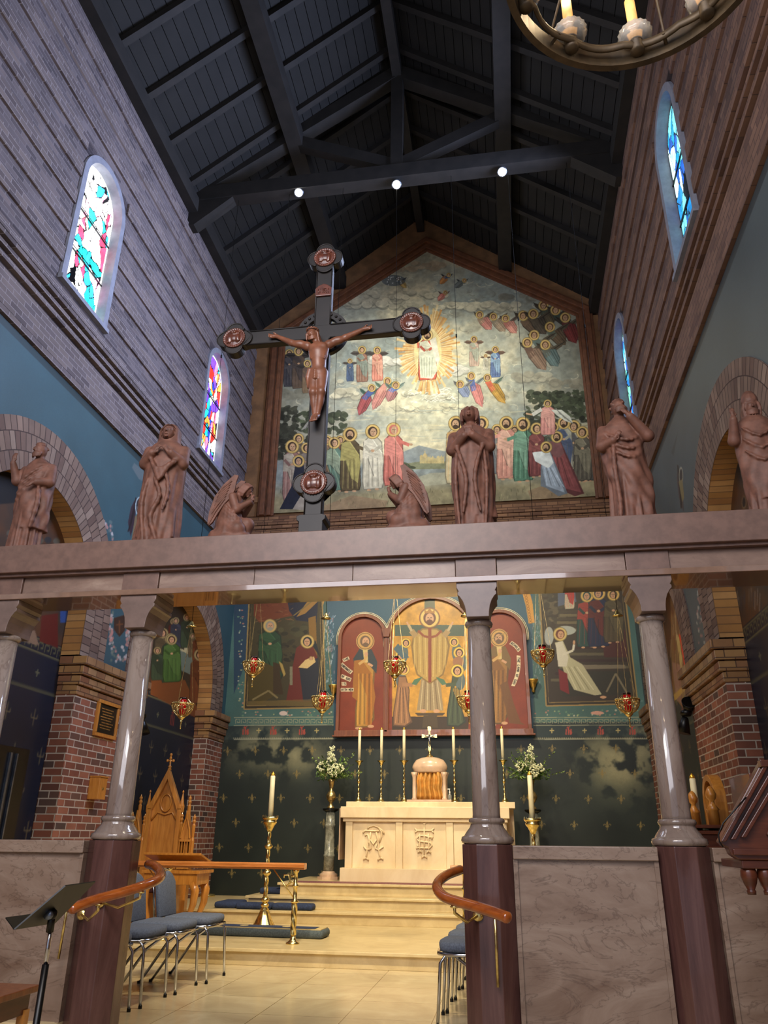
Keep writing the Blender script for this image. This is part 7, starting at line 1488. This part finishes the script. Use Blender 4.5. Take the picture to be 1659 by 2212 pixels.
# wall pieces on the left pier
x = XL+.02
t = thing('wall_plaque', 'dark inscribed plaque in an oak frame on the left brick pier', 'plaque', (x, 8.9, 2.88)); m = MB()
plain('plaque_metal', (.12, .11, .09), .4, .4)
local(MB().box((0, -.26, -.21), (.035, .26, -.17)).box((0, -.26, .17), (.035, .26, .21)).box((0, -.26, -.17), (.035, -.22, .17)).box((0, .22, -.17), (.035, .26, .17)), 'oak', 'frame', t, bevel=.004); p = local(MB().box((0, -.22, -.17), (.018, .22, .17)), 'plaque_metal', 'plate', t)
m = MB()
for k in range(8): m.box((.018, -.16+.02*(k % 3), .11-.032*k), (.0205, .16-.025*((k+1) % 3), .122-.032*k))
obj('inscription_lines', m, 'old_brass', p)
t = thing('alms_box', 'small oak box fixed to the left brick pier below the plaque', 'box', (x+.0, 8.83, 2.09)); local(MB().box((0, -.09, -.12), (.13, .09, .12)).box((-.0, -.1, .12), (.14, .1, .135)), 'oak', 'box_body', t, bevel=.004); local(MB().box((.13, -.012, -.02), (.136, .012, .01)), 'brass', 'keyhole_plate', t)
def spot(x, y, z, s, lab):
    t = thing('picture_spotlight', lab, 'spotlight', (x, y, z)); local(MB().lathe([(.05, -.03), (.07, .0), (.07, .03), (.03, .05)], n=16), 'black_metal', 'mount', t, smooth=True)
    local(MB().lathe([(.035, 0), (.045, .02), (.085, .19), (.078, .19)], n=20, mat=Matrix.Translation((s*.02, 0, -.04)) @ Matrix.Rotation(PI-.25*s, 4, 'Y')), 'black_metal', 'shade', t, smooth=True)
    local(MB().lathe([(.04, 0), (.05, .02), (.085, .15), (.078, .15)], n=20, mat=Matrix.Translation((-s*.03, .03, .04)) @ Matrix.Rotation(1.0, 4, 'X')), 'black_metal', 'upper_shade', t, smooth=True)
spot(XL+.12, 9.62, 3.02, 1, 'black twin spotlight on the left pier beside the supper painting'); spot(XR-.10, 9.72, 2.98, -1, 'black twin spotlight on the right brick pier')
# ================================================================== NEAR OBJECTS
def curved_rail(pts, lab, brk, rod):
    W3 = [Vector([float(q) for q in atY(px, py, y)]) for px, py, y in pts]; c = W3[0]
    t = thing('curved_handrail', lab, 'handrail', tuple(c)); P_ = []
    n = len(W3)
    for i in range(n-1):
        p0, p1, p2, p3 = W3[max(i-1, 0)], W3[i], W3[i+1], W3[min(i+2, n-1)]
        for k in range(6): u = k/6; P_.append(.5*((2*p1)+(-p0+p2)*u+(2*p0-5*p1+4*p2-p3)*u*u+(-p0+3*p1-3*p2+p3)*u**3))
    P_.append(W3[-1]); obj('wooden_rail', MB().tube(P_, [.012]+[.031]*(len(P_)-2)+[.02], 14, flat=.9), 'honey_rail', t, smooth=True, world=True)
    for (i, wall) in brk:
        a = P_[i]; wv = Vector(wall); m = MB().tube([tuple(a-Vector((0, 0, .02))), tuple(a-Vector((0, 0, .06))), tuple(a.lerp(wv, .5)-Vector((0, 0, .07))), tuple(wv)], .009, 8); m.ball(tuple(a-Vector((0, 0, .03))), (.026, .02, .008), 10, 6); m.lathe([(.032, -.004), (.03, .006), (.012, .012)], n=14, mat=Matrix.Translation(wv) @ Matrix.Rotation(PI/2, 4, 'X'))
        obj('bracket', m, 'brass', t, smooth=True, world=True)
    a, b = rod; obj('support_rod', MB().tube([a, b], .008, 8), 'brass', t, smooth=True, world=True)
curved_rail([(319, 1866, 5.3), (336, 1872, 5.2), (347, 1886, 5.06), (340, 1900, 4.9), (305, 1915, 4.76), (256, 1930, 4.66), (195, 1947, 4.54), (150, 1966, 4.42)], 'curved wooden handrail on brass brackets at the left pedestal', [(24, (-2.50, 4.865, 1.22)), (34, (-2.62, 4.89, 1.15))], ((-2.66, 4.78, 1.27), (-2.70, 4.84, .92)))
curved_rail([(998, 1878, 5.3), (966, 1890, 5.15), (947, 1906, 5.0), (946, 1922, 4.88), (965, 1940, 4.76), (1023, 1957, 4.62), (1070, 1972, 4.52), (1100, 1984, 4.45)], 'curved wooden handrail on brass brackets at the central pedestal', [(26, (-.22, 4.865, 1.20))], ((-.125, 4.80, 1.22), (-.125, 4.84, .86)))
# music stand
pp = lambda px, py, y: Vector([float(q) for q in atY(px, py, y)])
BLp, BRp, TRp, TLp = pp(30, 2006, 3.2), pp(118, 1992, 3.5), pp(205, 1903, 3.52), pp(140, 1912, 3.3)
nrm = (BRp-BLp).cross(TLp-BLp).normalized()
t = thing('music_stand', 'black metal music stand in front of the left parapet', 'music stand', (-1.95, 3.4, 0)); W_ = dict(parent=t, world=True)
m = MB().raw([BLp, BRp, TRp, TLp]+[p+nrm*.006 for p in (BLp, BRp, TRp, TLp)], [(0, 1, 2, 3), (7, 6, 5, 4), (0, 4, 5, 1), (1, 5, 6, 2), (2, 6, 7, 3), (3, 7, 4, 0)])
obj('desk', m, 'black_metal', **W_)
lipv = nrm*(.06 if nrm.z > 0 else -.06); m = MB().raw([BLp, BRp, BRp+lipv, BLp+lipv]+[p-Vector((0, 0, .004)) for p in (BLp, BRp, BRp+lipv, BLp+lipv)], [(0, 1, 2, 3), (7, 6, 5, 4), (0, 4, 5, 1), (1, 5, 6, 2), (2, 6, 7, 3), (3, 7, 4, 0)])
obj('lip', m, 'black_metal', **W_)
kb = pp(113, 1975, 3.38)
obj('swivel', MB().ball(tuple(kb), .022).tube([tuple(kb), (-1.955, 3.4, 1.22)], .016), 'black_metal', smooth=True, **W_); obj('knob', MB().lathe([(.018, -.01), (.02, 0), (.018, .008)], n=14, mat=Matrix.Translation(kb+Vector((0, -.03, 0))) @ Matrix.Rotation(PI/2, 4, 'X')), 'grey_metal', smooth=True, **W_)
obj('upper_pole', MB().tube([(-1.955, 3.4, 1.25), (-1.95, 3.4, 1.08)], .009, 10), 'chrome', smooth=True, **W_); obj('lower_pole', MB().tube([(-1.95, 3.4, 1.10), (-1.95, 3.4, .14)], .0145, 10), 'black_metal', smooth=True, **W_)
for k in range(3): a = 2*PI*k/3+.5; obj('leg', MB().tube([(-1.95, 3.4, .2), (-1.95+.12*math.cos(a), 3.4+.12*math.sin(a), .13), (-1.95+.27*math.cos(a), 3.4+.27*math.sin(a), .012)], .01, 8), 'black_metal', smooth=True, **W_)
# small wooden table at the lower left corner
v = atY(24, 2146, 3.9); t = thing('side_table', 'corner of a small wooden table at the lower left edge', 'table', (float(v[0])-.25, 3.9, 0)); zt = float(v[2])
local(MB().box((-.27, -.25, zt-.03), (.25, .25, zt)), 'icon_frame', 'tabletop', t, bevel=.005); local(MB().box((-.24, -.22, zt-.12), (.22, .22, zt-.03)), 'pulpit_wood', 'apron', t)
for sx in (-1, 1):
    for sy in (-1, 1): local(MB().box((sx*.21-.02, sy*.20-.02, 0), (sx*.21+.02, sy*.20+.02, zt-.1)), 'oak', 'leg', t)
# wooden pulpit at the right edge
t = thing('wooden_pulpit', 'dark carved wooden pulpit with slanted front at the right edge', 'pulpit', (1.45, 4.0, 0)); W_ = dict(parent=t, world=True)
q = [(float(a), float(b)) for a, b in ((atY(px, py, 3.9)[0], atY(px, py, 3.9)[2]) for px, py in ((1649, 1642), (1556, 1818), (1566, 1828), (1576, 1832), (1582, 1846), (1600, 1858)))]
zb = q[-1][1]; poly = [q[0], q[1], q[2], q[3], q[4], (q[5][0], zb), (1.9, zb), (1.9, q[0][1])]
obj('slanted_body', MB().prism(poly, 3.92, 3.99, 'y'), 'pulpit_wood', bevel=.006, **W_)
def ins(k): # slanted mouldings following the left edge
    a, b = q[0], q[1]; return [(a[0]+k, a[1]-.015), (b[0]+k*1.0, b[1]+.0+k*.2), (b[0]+k*1.0+.022, b[1]+k*.2), (a[0]+k+.022, a[1]-.015)]
m = MB()
for k in (.0, .045, .09): m.prism(ins(k), 3.895-.008*(k < .01), 3.93, 'y')
m.box((q[1][0]+.05, 3.90, zb+.02), (1.9, 3.93, zb+.045)).box((q[0][0]-.02, 3.88, q[0][1]-.03), (1.9, 3.93, q[0][1])); obj('molding', m, 'pulpit_wood', bevel=.003, **W_)
pa = [(q[0][0]+.02, q[0][1]-.17), (q[1][0]+.20, zb+.10), (1.85, zb+.10), (1.85, q[0][1]-.17)]
obj('inset_panel', MB().prism(pa, 3.905, 3.93, 'y'), 'pulpit_wood', bevel=.008, **W_)
obj('desk_box', MB().box((q[5][0]+.12, 3.99, zb), (1.9, 4.35, q[0][1]-.05)), 'pulpit_wood', bevel=.004, **W_)
obj('underside_block', MB().box((q[5][0]+.01, 3.93, zb-.035), (1.9, 4.3, zb)), 'pulpit_wood', bevel=.004, **W_)
for px in (1616, 1652):
    x = float(atY(px, 1880, 3.97)[0]); obj('turned_pendant', MB().lathe([(.03, 0), (.034, -.01), (.036, -.03), (.028, -.06), (.016, -.085), (.02, -.09), (.018, -.105)], c=(x, 3.97, zb-.035), n=16), 'pulpit_wood', smooth=True, **W_)
obj('post', MB().prism(OCT(.09), 0, zb-.03, 'z', mat=Matrix.Translation((1.65, 4.15, 0))), 'pulpit_wood', **W_)
cb = [pp(px, py, 3.86) for px, py in ((1612, 1722), (1585, 1752), (1562, 1778), (1552, 1802), (1554, 1818), (1562, 1830))]
o = obj('cable', MB().tube(cb, .0035, 6), 'black_metal', smooth=True); tag(o, 'thin black cable hanging beside the wooden pulpit', 'cable')
# ================================================================== WINDOWS, CHANDELIER, ROOF SPOTS
def glass(side, k, pal, seed, strength):
    a, b = WIN[k]; x = XL-.10 if side == 'left' else XR+.10
    P = Paint('x', x, a-.01, b+.01, WS-.01, WSP+(b-a)/2+.01, .0105); h, w = P.h, P.w; r = np.random.RandomState(seed)
    n = 90; py_ = r.rand(n)*h; px_ = r.rand(n)*w; cols = np.array([pal[i] for i in r.randint(0, len(pal), n)])
    Y, X_ = np.mgrid[0:h, 0:w]; wob = vnoise(h, w, 14, seed+1, 3)*9
    D = (X_[..., None]+wob[..., None]-px_)**2*2.2+(Y[..., None]+wob[..., None]*1.5-py_)**2*.7; s2 = np.argpartition(D, 1, axis=-1)[..., :2]; d = np.sqrt(np.take_along_axis(D, s2, -1)); i0 = np.take_along_axis(s2, d.argmin(-1)[..., None], -1)[..., 0]
    P.a[:] = cols[i0]*(.75+.5*vnoise(h, w, 8, seed+2, 3)[..., None]); 
    # a standing figure in the middle of the light
    cx_ = w*.5
    for yy in range(h):
        t_ = yy/h
    lead = np.abs(d[..., 0]-d[..., 1]) < 1.1; P.a[lead] = (.02, .02, .03)
    e = 2.2
    for zz in (.33, .62): j = int(zz*h); P.a[j:j+2] = (.02, .02, .03)
    c = w/2; rr = (b-a)/2/P.res; zp = (WSP-P.z0)/P.res; edge = (np.abs(X_-c) > rr-3) | ((Y > zp) & (np.hypot(X_-c, Y-zp) > rr-3)) | (Y < 4); P.a[edge] = (.85, .85, .8) if side == 'left' else (.02, .02, .03)
    paintmat('glass_%s_%d' % (side, k), .2, strength)
    o = P.mesh('window_%d' % (k+1+(2 if side == 'right' else 0)), 'glass_%s_%d' % (side, k), lambda Yg, Zg: (np.abs(Yg-(a+b)/2) < (b-a)/2+.012) & ((Zg < WSP) | ((Yg-(a+b)/2)**2+(Zg-WSP)**2 < ((b-a)/2+.012)**2))); o['kind'] = 'structure'
    m = MB()
    for zz in (WS+.62, WS+1.25): m.box((min(x, x+(.015 if side == 'left' else -.015)), a, zz), (max(x, x+(.015 if side == 'left' else -.015)), b, zz+.018))
    o2 = obj('saddle_bar', m, 'lead', o)
glass('left', 0, [(1, .99, .95), (1, .98, .92), (.98, .95, .9), (.1, .62, .62), (.15, .5, .6), (.95, .6, .7), (1, .98, .95), (.75, .2, .3)], 5, 3.2)
glass('left', 1, [(.95, .93, .85), (.85, .15, .12), (.1, .2, .7), (.1, .6, .65), (.95, .5, .2), (.9, .4, .5), (.35, .2, .7), (1, .95, .9)], 9, 2.2)
glass('right', 0, [(.1, .42, .65), (.2, .62, .78), (.62, .85, .9), (.12, .3, .62), (.4, .75, .8), (.72, .88, .85), (.1, .5, .65)], 13, 1.5)
glass('right', 1, [(.1, .42, .7), (.2, .6, .78), (.62, .8, .85), (.7, .35, .25), (.4, .7, .6), (.15, .3, .65)], 17, 1.5)
# roof spotlights
plain('lamp_lens', (1, 1, 1), .3, emis=(1, .98, .93), es=30)
for i, (x, y, z) in enumerate(SPOTS):
    t = thing('roof_spotlight', ['left', 'middle', 'right'][i]+' one of three bright spotlights under the roof truss', 'spotlight', (x, y, z-.02))
    R_ = Matrix.Rotation(-.6, 4, 'X')
    local(MB().lathe([(.04, .12), (.06, .11), (.075, .0), (.078, -.06), (.07, -.06)], n=20, mat=R_), 'grey_metal', 'housing', t, smooth=True); local(MB().lathe([(.0, -.085), (.03, -.08), (.062, -.064), (.062, -.05)], n=20, mat=R_), 'lamp_lens', 'lens', t); local(MB().tube([(0, 0, .1), (0, 0, .2)], .01), 'black_metal', 'bracket', t)
# hanging iron chandelier, upper right
c = np.array([0.0, 0, 0]); ZCH = 5.55; e = atZ(1322, 150, ZCH); RCH = .66; ccx, ccy = float(e[0])+.02, float(e[1])-RCH
ccx, ccy = float(atZ(1345, 150, ZCH)[0]), float(atZ(1345, 152, ZCH)[1])-RCH
plain('iron_bronze', (.30, .25, .18), .5, .35, var=.15, scale=12); plain('cream_candle', (.90, .72, .45), .5, emis=(1, .72, .4), es=.35); plain('ribbed_glass', (.88, .87, .84), .12, spec=.8, trans=.55)
t = thing('chandelier', 'round iron chandelier with glass cups and electric candles, top right', 'chandelier', (ccx, ccy, ZCH))
n = 64; m = MB(); ri, ro = RCH-.035, RCH
A = [(ri, 0), (ro, 0), (ro, .12), (ri, .12)]
vs = [(r_*math.cos(2*PI*i/n), r_*math.sin(2*PI*i/n), z_) for i in range(n) for r_, z_ in A]; m.raw(vs, [(i*4+j, i*4+(j+1) % 4, ((i+1) % n)*4+(j+1) % 4, ((i+1) % n)*4+j) for i in range(n) for j in range(4)])
local(m, 'iron_bronze', 'outer_ring', t, smooth=False)
m = MB(); r2 = RCH-.10; m.tube([((r2+.02*abs(math.sin(6*a)))*math.cos(a), (r2+.02*abs(math.sin(6*a)))*math.sin(a), .07) for a in np.linspace(0, 2*PI, 96, False)], .014, 6, closed=True, flat=2.0); local(m, 'iron_bronze', 'inner_ring', t, smooth=True)
m = MB()
for k in range(6): a = 2*PI*k/6+.15; m.tube([(RCH*math.cos(a), RCH*math.sin(a), .08), (0, 0, 1.25)], .007, 6); m.tube([(RCH*math.cos(a), RCH*math.sin(a), .06), (r2*math.cos(a), r2*math.sin(a), .07)], .01, 6)
local(m, 'iron_bronze', 'tie_rod', t); local(MB().tube([(0, 0, 1.2), (0, 0, 8.0)], .012), 'iron_bronze', 'suspension_chain', t)
for k in range(10):
    a = 2*PI*k/10-PI/2-.13; X_, Y_ = (r2+.03)*math.cos(a), (r2+.03)*math.sin(a)
    s_ = local(MB().lathe([(.03, -.02), (.038, -.01), (.036, .055), (.04, .06)], c=(X_, Y_, .05), n=16), 'iron_bronze', 'socket', t, smooth=True)
    obj('glass_bobeche', MB().lathe([(.035, .055), (.058, .06), (.084, .085), (.092, .125), (.087, .125), (.066, .075)], c=(X_, Y_, .05), n=36, lobes=18, amp=.03, caps=False), 'ribbed_glass', s_, smooth=True)
    obj('candle_sleeve', MB().lathe([(.029, .06), (.028, .40), (.014, .41)], c=(X_, Y_, .05), n=14), 'cream_candle', s_, smooth=True)
    if k % 3 == 0:
        l = bpy.data.lights.new('candle_bulb', 'POINT'); l.energy = 6; l.color = (1, .75, .45); l.shadow_soft_size = .05; o = bpy.data.objects.new('candle_bulb', l); COL.objects.link(o); o.location = (ccx+X_, ccy+Y_, ZCH+.45)
